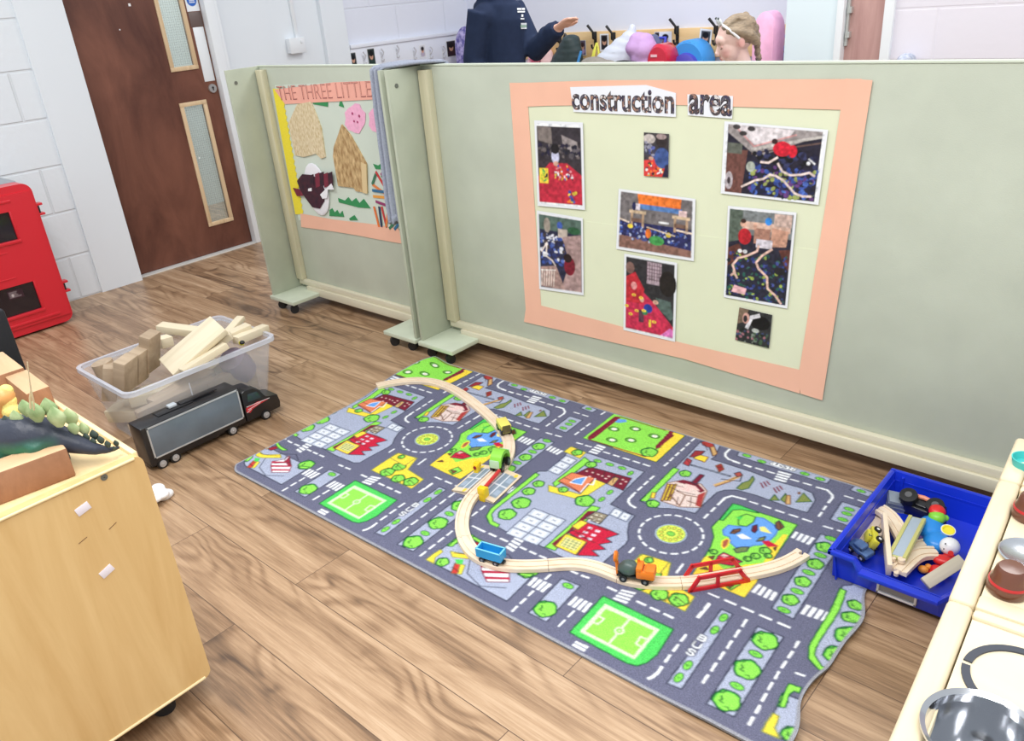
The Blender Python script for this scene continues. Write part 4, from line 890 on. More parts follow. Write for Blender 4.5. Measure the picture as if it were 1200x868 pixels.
def smooth_pts(P,it):
    for _ in range(it): P=[P[0]]+[(P[i-1]+P[i]*2+P[i+1])/4 for i in range(1,len(P)-1)]+[P[-1]]
    return P
tp=smooth_pts(catmull(cp,10),60)
cum=[0]
for a,b in zip(tp,tp[1:]): cum.append(cum[-1]+(b-a).length)
TL=cum[-1]
def tpt(s):
    s=max(0,min(TL,s)); i=max(j for j,c in enumerate(cum) if c<=s); i=min(i,len(tp)-2); t=(s-cum[i])/(cum[i+1]-cum[i])
    p=tp[i].lerp(tp[i+1],t); a=tp[max(0,i-3)]; b=tp[min(len(tp)-1,i+4)]; d=(b-a).normalized(); return p,d
def snear(x,y,z=TZ+.012):
    q=at(x,y,z); return min(((p-q).length,c) for p,c in zip(tp,cum))[1]
def track(name,s0,s1,label,peg=True,hole=False,grp='wooden train track pieces'):
    prof=[(-.020,0),(-.020,.0115),(-.019,.0125),(-.0128,.0125),(-.0128,.0095),(-.0072,.0095),(-.0072,.0125),(.0072,.0125),(.0072,.0095),(.0128,.0095),(.0128,.0125),(.019,.0125),(.020,.0115),(.020,0)]
    gap=.0006; g=G(); e=.016 if hole else 0
    n=max(4,int((s1-s0)/.008)); rings=[]
    for k in range(n+1):
        p,d=tpt(s0+gap+(s1-s0-2*gap-e)*k/n); nrm=Vector((-d.y,d.x,0)); b0=Vector((p.x,p.y,TZ)); rings.append([b0-nrm*x+Vector((0,0,z)) for x,z in prof])
    g.loop(rings)
    p,d=tpt(s1-gap); nrm=Vector((-d.y,d.x,0))
    if hole:
        p0=Vector((tpt(s1-gap-e)[0].x,tpt(s1-gap-e)[0].y,TZ)); p1=Vector((p.x,p.y,TZ))
        # two cheeks beside the socket
        for s in (-1,1):
            ol=[p0+nrm*s*.020,p1+nrm*s*.020,p1+nrm*s*.004,p1-d*.004+nrm*s*.004]+[p1-d*.0095+Vector((d.x*math.cos(a)*.0062+nrm.x*s*math.sin(a)*.0062,d.y*math.cos(a)*.0062+nrm.y*s*math.sin(a)*.0062,0)) for a in (.7,1.2,1.7,2.3,3.1)]+[p0+nrm*s*.0002]
            g.prism(ol,(0,0,.0125))
    o=g.obj(name,[Mbeech],smooth=30)
    if peg:
        p,d=tpt(s0+gap); c=Vector((p.x,p.y,TZ))-d*.010
        pg=G().cyl(c+Vector((0,0,.001)),c+Vector((0,0,.0095)),.0055,seg=16).box((c+d*.006)+Vector((0,0,.005)),(.014,.006,.0085),(0,0,math.atan2(d.y,d.x)))
        pg.obj('connector_peg',Mbeech,o)
    return tag(o,label,'train track',grp)
SJ=[0]+[snear(*q) for q in ((523,451),(578,490),(596,516),(588,547),(552,580),(543,628),(642,660.3),(726,673.5),(798,681),(873.5,669.8))]+[TL]
labs=['curved track piece at the far left end of the line','curved track piece crossing the rug below the far green field','short track piece under the small black and yellow wagon','short curved track piece under the small green arched wagon',None,'curved track piece just below the level crossing','curved track piece under the blue wagon','curved track piece between the blue wagon and orange mixer wagon','track piece under the orange mixer wagon','straight track piece inside the red bridge rails','curved track piece at the right end beside the planted strip']
for k in range(11):
    if k==4: continue
    track('wooden_track',SJ[k],SJ[k+1],labs[k],peg=k>0,hole=(k==10))
# level crossing: track length carried across a printed road block
def crossing():
    s0,s1=SJ[4],SJ[5]; pm,dm=tpt((s0+s1)/2); ang=math.atan2(dm.y,dm.x)
    t=thing('level_crossing','wooden level crossing block with yellow posts and red barrier under the track','level crossing',(pm.x,pm.y,TZ),(0,0,ang))
    L=(s1-s0)
    g=track('track_bed',s0,s1,'',grp='x'); 
    for k_ in ('label','category','group'): del g[k_]
    g.parent=t; g.matrix_parent_inverse=WM[t.name].inverted()
    w=.078
    # two ramps, printed with a little road
    for s in (1,-1):
        cv=Canvas(100,58,1.5,(96,112,130)); cv.rect(0,0,100,58,(232,212,184)); cv.rect(12,6,88,58,(136,152,168)); cv.line([(50,6),(50,58)],3,(228,232,238)); cv.rect(12,30,88,34,(222,228,236))
        for x in (20,64): cv.rect(x,10,x+16,26,(160,176,196))
        cv.ell(8,14,6,6,(236,206,70)); cv.ell(94,44,6,6,(236,206,70)); cv.rect(12,50,88,54,(228,232,238))
        a=[(-L*.48,s*(.0215),.0125),(L*.48,s*.0215,.0125),(L*.48,s*w,.004),(-L*.48,s*w,.004)]
        if s>0: c=[a[3],a[2],a[1],a[0]]
        else: c=[a[3],a[2],a[1],a[0]]
        me=grid_mesh('road_ramp',cv.out(),bil(c),(0,0,-.0037),(222,194,160)); link('road_ramp',me,mat_print('printed wood',.5),t,0)
        G().prism([(-L*.48,s*.0215,0),(-L*.48,s*.0215,.0118),(-L*.48,s*w,.0036),(-L*.48,s*w,0)],(L*.96,0,0)).obj('ramp_block',Mbeech,t,0)
    Yl=mat('yellow painted wood',(244,206,30),.4); Rd=mat('red painted wood',(206,48,52),.35)
    bx=-.5*L
    return t,L,Yl,Rd
xt,xl,Myel,Mred=crossing()
xi=WM[xt.name].inverted()
def xloc(px,py,z): return xi@at(px,py,z)
# barrier arm and its yellow lamps: far post and near post either end of the arm
q0=xloc(569,590,TZ+.03); q1=xloc(584,553,TZ+.03)
n0=xloc(569,571,TZ+.024); n1=xloc(585,552,TZ+.024)
arm=G(); arm.tube([(n0.x,n0.y,.026),(n1.x,n1.y,.026)],.0062,10).obj('barrier_arm',Mred,xt)
pp=xloc(567,578,TZ+.02)
p=G().box((pp.x,pp.y,.018),(.028,.020,.040),None,.002).box((pp.x+.006,pp.y,.034),(.018,.026,.024),None,.002).obj('post',Myel,xt)
G().cyl((pp.x-.012,pp.y,.026),(pp.x-.0135,pp.y,.026),.006,seg=14).obj('lamp',mat('dark red lamp',(150,30,36),.3),p)
pf=xloc(559,548,TZ+.02)
p=G().box((pf.x,pf.y,.018),(.020,.016,.036),None,.002).box((pf.x-.004,pf.y,.031),(.016,.02,.018),None,.002).obj('post',Myel,xt)
G().cyl((pf.x+.011,pf.y,.026),(pf.x+.0125,pf.y,.026),.006,seg=14).obj('lamp',MATS['dark red lamp'],p)

# red bridge rails clipped round the straight
s0,s1=SJ[9]+.008,SJ[10]+.004; pm,dm=tpt((s0+s1)/2); ang=math.atan2(dm.y,dm.x); BL=s1-s0-.012
rb=thing('bridge_rails','red toy bridge side rails clipped over the straight track','toy bridge',(pm.x,pm.y,TZ),(0,0,ang))
Mrp=mat('red glossy plastic',(206,30,40),.28,coat=.3)
for s in (-1,1):
    y=s*.0235; g=G(); h=.038; a=BL/2; th=.0055
    def bar(p0,p1,w=.0115): 
        d=Vector((p1[0]-p0[0],0,p1[1]-p0[1])); an=math.atan2(d.z,d.x); c=((p0[0]+p1[0])/2,y,(p0[1]+p1[1])/2); g.box(c,(d.length+w,th,w),(0,-an,0),.0012)
    bar((-a,.003),(a,.003)); bar((-a+.022,h),(a-.022,h)); bar((-a,.003),(-a+.022,h)); bar((a,.003),(a-.022,h)); bar((-.004,.003),(-.004,h),.010)
    g.obj('side_rail',Mrp,rb)
G().box((-a+.012,0,.0005),(.012,.05,.001)).box((a-.012,0,.0005),(.012,.05,.001)).obj('cross_tie',Mrp,rb,0)

# ---- wagons on the track
Mwheel=mat('black wagon wheel',(26,26,28),.35); Mhub=mat('grey axle',(150,152,154),.3,.6)
def wagon(px,py,label,cat='toy train',name='train_wagon',half=.021,axle=.006,flip=False,wz=.0088,off=0):
    s=snear(px,py)+off; p,d=tpt(s); 
    if flip: d=-d
    t=thing(name,label,cat,(p.x,p.y,TZ+.0098),(0,0,math.atan2(d.y,d.x)))
    for x in (-half,half):
        for sy in (-1,1):
            w=G().cyl((x,sy*.0168,wz),(x,sy*.0095,wz),wz,seg=22).obj('wheel',Mwheel,t)
            G().cyl((x,sy*.0168,wz),(x,sy*.0175,wz),.0036,seg=14).obj('hub',Mhub,w)
    return t
# blue open wagon
t=wagon(580,653,'blue open toy wagon on the front curve of the track')
Mcy=mat('bright blue plastic',(40,160,220),.35)
g=G(); L,W_,z0,z1=.037,.0160,.0165,.042
g.b(-L,L,-W_,W_,z0,z0+.003,.001)
g.prism([(-L,-W_,z0),(L,-W_,z0),(L+.001,-W_-.001,z1),(-L-.001,-W_-.001,z1)],(0,.003,0)).prism([(-L,W_,z0),(L,W_,z0),(L+.001,W_+.001,z1),(-L-.001,W_+.001,z1)],(0,-.003,0))
g.b(-L-.001,-L+.003,-W_,W_,z0,z1,.0006).b(L-.003,L+.001,-W_,W_,z0,z1,.0006)
g.obj('body',Mcy,t)
g=G(); g.b(-L-.0014,L+.0014,-W_-.0014,-W_+.0028,z1,z1+.002,.0005).b(-L-.0014,L+.0014,W_-.0028,W_+.0014,z1,z1+.002,.0005).b(-L-.0014,-L+.0032,-W_,W_,z1,z1+.002,.0005).b(L-.0032,L+.0014,-W_,W_,z1,z1+.002,.0005)
g.obj('rim',mat('light blue rim',(120,206,240),.35),t)
G().b(-L-.004,L+.004,-.007,.007,.007,.012,.001).cyl((-L-.006,0,.012),(-L-.0045,0,.012),.004,seg=12).cyl((L+.006,0,.012),(L+.0045,0,.012),.004,seg=12).obj('chassis',Mwheel,t)
# orange mixer wagon
t=wagon(745,679,'orange toy cement mixer wagon with a grey green drum',half=.025); t.scale=(1.12,1.1,1.15)
Mor=mat('orange plastic',(240,126,36),.35); Mdr=mat('dark grey green drum',(76,92,90),.35)
G().b(-.042,.042,-.008,.008,.008,.013,.001).b(-.040,.03,-.014,.014,.013,.017,.001).obj('chassis',Mwheel,t)
c=G(); c.b(.004,.046,-.017,.017,.015,.036,.004).b(.004,.018,-.0165,.0165,.03,.044,.003).b(.024,.046,-.0155,.0155,.03,.040,.003)
cab=c.obj('cab',Mor,t)
G().b(.018,.0205,-.012,.012,.032,.036,.0005).obj('windscreen',mat('dark glass',(40,50,56),.15),cab)
G().cyl((.006,.011,.034),(.006,.011,.050),.0035,.003,12).obj('exhaust',Mor,cab)
dr=G().lathe([(.007,0),(.0155,.008),(.0185,.02),(.0165,.032),(.008,.044)],(.006,0,.034),(0,-PI/2-.18,0),22).obj('drum',Mdr,t)
fn=G(); fn.lathe([(.0125,0),(.0135,.004),(.010,.007)],(-.047,0,.056),(0,PI/2,.0),18).cyl((-.040,.008,.014),(-.043,.006,.05),.0022,seg=8).cyl((-.040,-.008,.014),(-.043,-.006,.05),.0022,seg=8); fn.obj('chute',Mor,t)
# green arched wagon
t=wagon(585,549,'small green arched toy wagon just behind the crossing',half=.018,off=-.010); t.scale=(1.25,1.25,1.75)
Mlg=mat('lime green plastic',(142,214,70),.35)
ol=[]; 
for k in range(13): a=PI*k/12; ol.append((.030*math.cos(a),-.0155,.014+.024*math.sin(a)))
for k in range(12,-1,-1): a=PI*k/12; ol.append((.023*math.cos(a),-.0155,.012+.019*math.sin(a)))
g=G(); 
o1=[Vector(q) for q in ol[:13]]; i1=[Vector(q) for q in ol[13:]][::-1]
for k in range(12): g.prism([o1[k],o1[k+1],i1[k+1],i1[k]],(0,.031,0))
bmesh.ops.remove_doubles(g.bm,verts=g.bm.verts,dist=1e-5)
g.obj('arched_roof',Mlg,t)
G().b(-.026,.026,-.012,.012,.010,.014,.001).obj('chassis',Mwheel,t)
G().box((.031,0,.02),(.002,.026,.016),None,.0005).box((-.031,0,.02),(.002,.026,.016),None,.0005).obj('end_panel',mat('pale green glass',(190,226,190),.3),t)
# small black and yellow wagon
t=wagon(593,505,'small black and yellow toy wagon at the bend in the track',half=.016); t.scale=(1.3,1.15,1.45)
G().b(-.026,.026,-.012,.012,.008,.013,.001).obj('chassis',mat('olive plastic',(150,150,80),.4),t)
G().b(-.024,.026,-.0155,.0155,.024,.028,.001).prism([(-.024,-.0155,.013),(.02,-.0155,.013),(.026,-.0155,.026),(-.024,-.0155,.026)],(0,.004,0)).prism([(-.024,.0155,.013),(.02,.0155,.013),(.026,.0155,.026),(-.024,.0155,.026)],(0,-.004,0)).obj('tipper',mat('pale yellow plastic',(240,226,110),.35),t)
G().box((.027,0,.02),(.003,.024,.018),None,.001).box((.0,0,.018),(.03,.02,.008),None,.001).obj('end_plate',mat('dark olive plastic',(92,84,50),.4),t)

# ================================================================== LEFT CABINET AND WHAT STANDS ON IT
Mcab=mat_wood('beech effect panel',(212,174,116),(232,200,144),'Z',6,.4,9,.02)
Mlip=mat_wood('pale lipping',(226,200,150),(240,220,176),'Y',8,.4,10,.02)
CX,CY0,CY1,CZ=-1.475,-.42,.492,.64
cb=thing('storage_cabinet','low beech effect storage cabinet on black castors at the lower left','cabinet',(-1.95,.05,0))
def rrect(y0,y1,z0,z1,r,n=5):
    q=[]
    for cy,cz,a0 in ((y1-r,z0+r,-PI/2),(y1-r,z1-r,0),(y0+r,z1-r,PI/2),(y0+r,z0+r,PI)):
        for k in range(n+1): a=a0+PI/2*k/n; q.append((cy+r*math.cos(a),cz+r*math.sin(a)))
    return q
ep=G().prism([(CX-.018,y,z) for y,z in rrect(CY0,CY1,.062,CZ,.018)],(.018,0,0)).obj('end_panel',Mcab,cb,world=True)
G().prism([(CX-.960,y,z) for y,z in rrect(CY0,CY1,.062,CZ,.018)],(.018,0,0)).obj('end_panel',Mcab,cb,world=True)
G().b(CX-.942,CX-.018,CY0,CY1-.012,CZ-.026,CZ-.008,.001).obj('top_panel',mat_wood('pale top panel',(224,194,140),(240,216,170),'X',6,.4,9,.02),cb,world=True)
G().b(CX-.942,CX-.018,CY1-.012,CY1,.08,CZ,.003).obj('back_panel',Mlip,cb,world=True)
G().b(CX-.942,CX-.018,CY0,CY1-.012,.07,.088).obj('bottom_panel',Mcab,cb,world=True,smooth=0)
G().b(CX-.942,CX-.018,CY0,CY1-.012,.35,.365).obj('shelf',Mcab,cb,world=True,smooth=0)
# rounded pale edge along the near rim
n=G(); 
for a,b_ in (((CY0+.03),(CY1-.016)),): n.tube([(CX+.0005,a,CZ-.006),(CX+.0005,b_,CZ-.003)],.0032,10)
n.obj('edge_lipping',Mlip,cb,world=True); n=G(); n.tube([(CX+.0003,CY0+.03,.0675),(CX+.0003,CY1-.016,.0655)],.0035,10); n.obj('edge_lipping',Mlip,cb,world=True)
for (x,y) in ((CX-.045,CY1-.09),(CX-.045,CY0+.08),(CX-.9,CY1-.09),(CX-.9,CY0+.08)): castor(cb,x,y,.062,yaw=1.2,r=.025)
s=onX(122,559,CX); G().cyl(s,s+Vector((.0012,0,0)),.0065,seg=18).box(s+Vector((.0013,0,0)),(.0006,.002,.009)).box(s+Vector((.0013,0,0)),(.0006,.009,.002)).obj('screw',mat('dull screw',(120,124,118),.4,.5),cb,world=True)
for px,r in (((97,596),.25),((125,669),.35)):
    s=onX(*px,CX); G().box(s+Vector((.0008,0,0)),(.0016,.026,.017),(r,0,0),.0005).obj('hook_pad',mat('white sticky pad',(236,228,236),.7),cb,world=True)
for px,r in (((97,633),.3),((132,616),.4)):
    s=onX(*px,CX); G().box(s+Vector((.0002,0,0)),(.0004,.018,.0014),(r,0,0)).obj('scratch',mat('brown scratch',(120,90,60),.6),cb,0,world=True)

Mblkw=mat_wood('worn wooden block',(188,152,114),(214,182,144),'X',7,.6,9,.05)
Mblkw2=mat_wood('brown block sides',(132,92,66),(176,128,96),'Z',26,.7,2,.1)
def orient_box(name,pts,ztop,h,m,label,cat='block',grp=None,bev=.004,side=None):
    """box from three corners of its top face: a,b along one edge, b,c along the next"""
    a,b_,c=[at(x,y,ztop) for x,y in pts]; u=(b_-a); v=(c-b_); u.z=v.z=0; u0=u.normalized(); v=(v-u0*v.dot(u0)); ctr=(a+b_)/2+v/2
    return tblock(name,(ctr.x,ctr.y,ztop-h/2),(u.length,v.length,h),math.atan2(u0.y,u0.x),m,label,cat,grp,bev)
def tblock(name,c,size,rz,m,label,cat='block',grp=None,bev=.004,rx=0,ry=0):
    g=G(); g.box((0,0,0),size,None,bev)
    o=g.obj(name,m,loc=c,rot=(rx,ry,rz)); return tag(o,label,cat,grp)
CT=CZ-.008
def mat_twoblock():
    m=mat_wood('wooden block with brown sides',(206,168,126),(234,206,168),'X',7,.6,9,.05); return m
def twotone(o):
    """darker brown on the upright faces, pale top"""
    me=o.data; me.materials.append(Mblkw2)
    for p in me.polygons:
        if abs(p.normal.z)<.5: p.material_index=1
    return o
twotone(orient_box('wooden_block',[(31,432),(58,452),(33,464)],CT+.062,.062,Mblkw,'wooden block behind the dinosaur plates on the cabinet',grp=None))
twotone(orient_box('wooden_block',[(3,411),(28,430),(0,444)],CT+.070,.070,Mblkw,'wooden block farthest back at the left edge of the cabinet'))
o=orient_box('wooden_block',[(-75,563),(68,512),(82,523)],CT+.062,.062,Mblkw,'long wooden block with brown side lying in front of the dinosaur'); twotone(o)
# stegosaurus
sp=[((141,524),.648,.0035),((128,527),.655,.007),((112,526),.666,.012),((92,521),.68,.018),((70,514),.695,.026),((50,510),.706,.036),((28,511),.71,.042),((5,514),.706,.040),((-18,518),.694,.030),((-38,520),.682,.019),((-55,522),.676,.015)]
SPN=[at(x,y,z) for (x,y),z,_ in sp]; RD=[r for *_,r in sp]
dn=thing('toy_dinosaur','dark green toy stegosaurus with pale back plates on the cabinet top','toy dinosaur',(SPN[6].x,SPN[6].y,CT))
g=G(); g.tube(SPN,RD,16)
for p,r in zip(SPN[1:],RD[1:]): g.ball(p,r*1.0,seg=14)
ax=(SPN[3]-SPN[8]).normalized(); sd=Vector((-ax.y,ax.x,0))
for i,s_ in ((5,1),(5,-1),(7,1),(7,-1)):
    hip=SPN[i]+sd*s_*.026; ft=Vector((hip.x,hip.y,CT))+sd*s_*.006
    kn=hip.lerp(ft,.5)-ax*(.008 if i==5 else -.006); g.tube([hip,kn,ft+Vector((0,0,.006)),ft],[.020,.015,.0125,.0145],12); g.ball(ft+Vector((0,0,.006))-ax*.005,(.015,.013,.007))
g.ball(SPN[10]-ax*.012+Vector((0,0,-.002)),(.020,.014,.013))
body=remesh(g,'body',mat_print('dinosaur skin',.4,bump=.4,bscale=140),.004,dn,True,4)
zz=lin((60,64,76)); gg=lin((60,140,104))
cen=SPN[6]
def dcol(co):
    d=np.linalg.norm((co-np.array((cen.x,cen.y,cen.z-.012)))*np.array((.55,.55,1.0)),axis=1); f=np.clip(1.5-d/.028,0,1)[:,None]; hz=np.clip((cen.z+.012-co[:,2])/.02,0,1)[:,None]
    return np.array(zz)*(1-f*hz)+np.array(gg)*f*hz
ink_by(body,dcol)
Mpl=mat('pale green plates',(196,208,160),.5,c2=(130,158,106),scale=30); Mpd=mat('dark tail plates',(60,74,66),.5)
pls=[((19,489),.752,8,0),((30,478),.772,9,0),((41,482),.766,11,0),((57,477),.768,10,0),((66,488),.752,11,0),((82,488),.738,9.5,0),((86,501),.716,7,0),((98,502),.706,7,0),((101,512),.69,4.5,1),((110,509),.692,5.5,1),((109,517),.682,4,1),((118,515),.682,4.5,1),((126,520),.672,4,1),((136,519),.664,3.6,1),((8,494),.742,7,1),((-4,500),.735,7,1),((134,525),.66,2.6,1)]
for (x,y),z,r,k in pls:
    c=at(x,y,z); r=r*.00172
    an=math.atan2(ax.y,ax.x)
    g=G(); g.lathe([(.35,-1.15),(.8,-.6),(1,-.1),(.85,.35),(.45,.8),(.05,1.15)],(0,0,0),None,14)
    bmesh.ops.transform(g.bm,matrix=Matrix.Translation(c)@Matrix.Rotation(an,4,'Z')@Matrix.Diagonal((r,r*.42,r,1)),verts=g.bm.verts)
    g.obj('back_plate',Mpd if k else Mpl,dn,world=True)
g=G(); b0=at(40,480,.78); b1=at(36,455,.84); b2=at(32,424,.90)
g.tube([b0,b0.lerp(b1,.5)+Vector((.004,0,0)),b1,b2],[.0016,.0016,.0014,.0006],6); b3=at(36,478,.78); g.tube([b3,b3.lerp(b1,.5)-Vector((.003,0,0)),b1],[.0022,.002,.0008],6)
g.obj('tag_string',mat('cream raffia',(234,224,190),.8),dn,world=True)
# yellow and orange toy at the very edge
c=at(2,482,.68)
ty=thing('toy_animal','yellow and orange toy animal at the left edge behind the dinosaur','toy animal',(c.x,c.y,CT))
g=G(); a=at(-8,500,.67); b_=at(4,465,.74); g.tube([Vector((a.x,a.y,CT+.006)),a,(a+b_)/2,b_],[.03,.032,.026,.018],16); g.ball(b_,.022); g.ball(Vector((a.x,a.y,CT+.02)),(.034,.034,.02))
remesh(g,'body',mat('orange yellow plastic',(240,184,110),.45,c2=(226,150,84),scale=20),.004,ty,True,6)
g=G(); 
for px,z,r in (((7,458),.75,.014),((9,470),.73,.017),((13,482),.71,.017),((14,493),.69,.014)): g.ball(at(*px,z),r)
remesh(g,'mane',mat('straw yellow fluff',(244,222,130),.8,bump=.5,bscale=200),.003,ty,True,3)

# ================================================================== BLACK BIN, FIRE POINT, WHITE BAG
Mbin=mat('black plastic',(22,24,32),.5)
bn=thing('storage_bin','black upright bin behind the cabinet at the left edge','bin',(-3.33,.455,0))
def tapered(g,x0,x1,y0,y1,z0,z1,t,ins,r=.02,mi=0):
    def ring(a,z,rr): return [Vector((*q,z)) for q in rrect(x0+a,x1-a,y0+a,y1-a,rr,4)]
    rings=[ring(ins+t,z0+t,r),ring(ins,z0,r)][::-1]
    g.loop([ring(ins,z0,r),ring(0,z1,r),ring(t,z1,max(r-t,.002)),ring(ins+t,z0+t,max(r-t,.002))],mi=mi)
def rim(g,x0,x1,y0,y1,z,w,h,r=.02,mi=0):
    def ring(a,zz): return [Vector((*q,zz)) for q in rrect(x0+a,x1-a,y0+a,y1-a,r,5)]
    rs=[ring(0,z-h),ring(-w,z-h),ring(-w,z),ring(0,z)]
    vr=[[g.bm.verts.new(p) for p in q] for q in rs]; n=len(vr[0])
    for a,b in zip(vr,vr[1:]+vr[:1]):
        for i in range(n): g.bm.faces.new((a[i],a[(i+1)%n],b[(i+1)%n],b[i])).material_index=mi
zt=onX(12,360,-3.08).z
G().b(-.25,.25,-.29,.29,0,zt,.012).obj('body',Mbin,bn); G().b(.2505,.254,-.27,.20,.03,zt-.03,.002).obj('front_face',Mbin,bn)

fx=-4.40; fe=thing('extinguisher_cabinet','red fire extinguisher cabinet standing by the white block wall','fire point',(-4.55,1.05,0))
Mred2=mat('red moulded plastic',(214,36,52),.35,coat=.2); Mgrey=mat('grey shell',(150,156,162),.5); Msmk=mat('smoked window',(34,24,32),.08,spec=.6)
Y0,Y1_=.80,1.36
G().b(-4.72,fx-.10,Y0+.02,Y1_-.02,.0,.735,.02).obj('rear_shell',Mgrey,fe,world=True)
g=G()
zs=[.012,.12,.263,.478,.614,.735]
wl,wr=.95,1.226
def slab(y0,y1,z0,z1): g.b(fx-.115,fx,y0,y1,z0,z1)
# front lid as a rounded plate with two openings: frame pieces joined edge to edge
out=rrect(Y0,Y1_,.012,.728,.045,6)
lid=G(); lid.prism([(fx-.115,y,z) for y,z in out],(.105,0,0)); ld=lid.obj('lid',Mred2,fe,world=True)
fp=G()
for (y0,y1,z0,z1) in ((wr,Y1_-.012,.05,.69),(Y0+.012,wl,.05,.69),(wl,wr,.05,.12),(wl,wr,.263,.478),(wl,wr,.614,.69)): fp.b(fx-.012,fx,y0,y1,z0,z1)
fp.obj('front_frame',Mred2,fe,smooth=0,world=True)
for z0,z1 in ((.12,.263),(.478,.614)):
    G().b(fx-.0099,fx-.008,wl,wr,z0,z1).obj('window_pane',Msmk,fe,0,world=True)
    b=G(); b.b(fx-.002,fx+.008,wl-.01,wr+.012,z0-.016,z0,.003).b(fx-.002,fx+.004,wr,wr+.008,z0,z1,.002); b.obj('window_surround',Mred2,fe,world=True)
cv=Canvas(60,34,2,(60,36,44)); [cv.line([(6,y),(rng.uniform(30,54),y)],2,(176,160,164)) for y in (8,14,20,26)]; cv.ell(18,14,5,5,(200,190,190))
a=Vector((fx-.0075,1.10,.2)); link('extinguisher_label',grid_mesh('extinguisher_label',cv.out(),bil((a,a+Vector((0,.07,0)),a+Vector((0,.07,.045)),a+Vector((0,0,.045))))),mat_print(),fe,0,world=True)
r=G(); r.b(fx-.001,fx+.006,Y0+.05,1.30,.064,.078,.003).b(fx-.001,fx+.004,Y0+.05,1.25,.655,.668,.003).b(fx-.001,fx+.003,Y0+.05,1.16,.425,.43,.001).b(fx-.001,fx+.003,Y0+.05,1.16,.30,.305,.001)
r.obj('moulded_ridge',Mred2,fe,world=True)
for z in (.59,.185):
    l=G(); l.b(fx-.06,fx-.02,Y1_-.004,Y1_+.03,z+.018,z+.03,.003).b(fx-.06,fx-.02,Y1_-.004,Y1_+.03,z-.03,z-.018,.003); l=l.obj('latch',Mred2,fe,world=True)
    G().b(fx-.055,fx-.025,Y1_-.002,Y1_+.014,z-.018,z+.018,.003).obj('latch_pin',Mbin,l)
c=at(186,586,0.01); g=G(); r5=random.Random(4)
for k in range(16): g.ball((c.x-.03+r5.uniform(-.06,.05),c.y-.02+r5.uniform(-.05,.05),.012+r5.uniform(0,.022)),(r5.uniform(.018,.03),r5.uniform(.018,.03),r5.uniform(.01,.018)))
tag(remesh(g,'plastic_bag',mat('white thin plastic',(236,238,242),.4,bump=.8,bscale=60),.004,smooth_it=2),'crumpled white plastic bag on the floor behind the cabinet','bag')

# ================================================================== CLEAR BOX OF BLOCKS
BX0,BX1,BY0,BY1,BZ=-3.062,-2.652,.900,1.478,.262
Mclear=mat_clear('milky clear plastic',(240,243,250),.20,.22)
Mclear2=mat_clear('milky clear rim',(224,228,240),.5,.25)
bx=thing('storage_box','clear plastic storage box full of wooden blocks on the floor','storage box',((BX0+BX1)/2,(BY0+BY1)/2,0))
hx,hy=(BX1-BX0)/2,(BY1-BY0)/2
g=G(); tapered(g,-hx,hx,-hy,hy,.002,BZ-.01,.003,.042,.035); g.obj('tub',Mclear,bx)
g=G(); rim(g,-hx,hx,-hy,hy,BZ,.012,.016,.038); g.obj('rim',Mclear2,bx)
G().b(hx-.030,hx-.026,-.065,-.062,.13,.20).obj('moulding_mark',mat('white mould mark',(236,236,242),.5),bx,0)
Mnat=mat_wood('natural block wood',(210,197,168),(229,217,192),'X',8,.6,8,.03)
Mnat2=mat_wood('greyed block wood',(156,136,114),(190,170,146),'X',8,.65,8,.04)
BG='wooden blocks in the clear box'
VA=math.atan2(1.2,-2.85)    # the run of the upright slabs
def blk(px,z,size,rz,label,m=None,rx=0,ry=0):
    c=at(*px,z); o=tblock('wooden_block',c,size,rz,m or Mnat,label,'block',BG,.003,rx,ry); return o
# cylinder and upright slabs at the near left corner
c=at(119,424,.275); g=G().cyl((0,0,-.12),(0,0,0),.038,seg=30); tag(g.obj('wooden_block',Mnat2,loc=(c.x,c.y,c.z),rot=(.12,-.1,0)),'round wooden block at the left corner of the clear box','block',BG)
def upright(px,z,w,d,h,rz,label,m=Mnat2):
    c=at(*px,z); a=at(px[0]+8,px[1],z)-at(px[0]-8,px[1],z); rz=math.atan2(a.y,a.x)+rz
    L_=.30; k=Vector((math.cos(rz)*math.sin(L_),math.sin(rz)*math.sin(L_),math.cos(L_)))
    return twotone2(tblock('wooden_block',c-k*h/2,(w,d,h),rz,m,label,'block',BG,.002,0,L_))
def twotone2(o): return o
upright((130,427),.272,.05,.085,.13,.55,'wedge cornered wooden block beside the round block')
upright((147,420),.30,.044,.085,.13,0,'first upright wooden slab right of the wedge block')
upright((162.5,410),.295,.043,.068,.13,0,'second upright wooden slab right of the wedge block')
upright((175.5,391),.335,.044,.075,.15,0,'tallest upright wooden slab in the clear box')
# planks lying on top
def plank(p0,z0,p1,z1,w,th,label,m=None,roll=0):
    a=at(*p0,z0); b_=at(*p1,z1); d=b_-a; L=d.length; rz=math.atan2(d.y,d.x); ry=-math.asin(d.z/L)
    return tblock('wooden_block',(a+b_)/2,(L,w,th),rz,m or Mnat,label,'block',BG,.003,roll,ry)
plank((187,383),.285,(232,389),.265,.05,.03,'wooden bar along the back rim of the clear box')
plank((186,402),.262,(200,398),.258,.05,.04,'short wooden block under the bar by the tallest slab')
plank((196,432),.235,(257,380),.345,.150,.022,'widest wooden plank slanting up out of the clear box',roll=.12)
plank((213,436),.245,(264,404),.290,.07,.024,'narrow wooden plank along the front rim of the clear box',roll=-.2)
plank((240,415),.25,(271,392),.305,.045,.022,'wooden plank with dark side right of the widest plank')
plank((258,400),.262,(283,372),.30,.035,.02,'small leaning wooden stick at the back right of the box')
plank((262,396),.275,(292,382),.285,.045,.024,'wooden plank crossing the back right corner')
plank((276,399),.268,(312,384),.262,.04,.03,'wooden block lying along the right end rim')
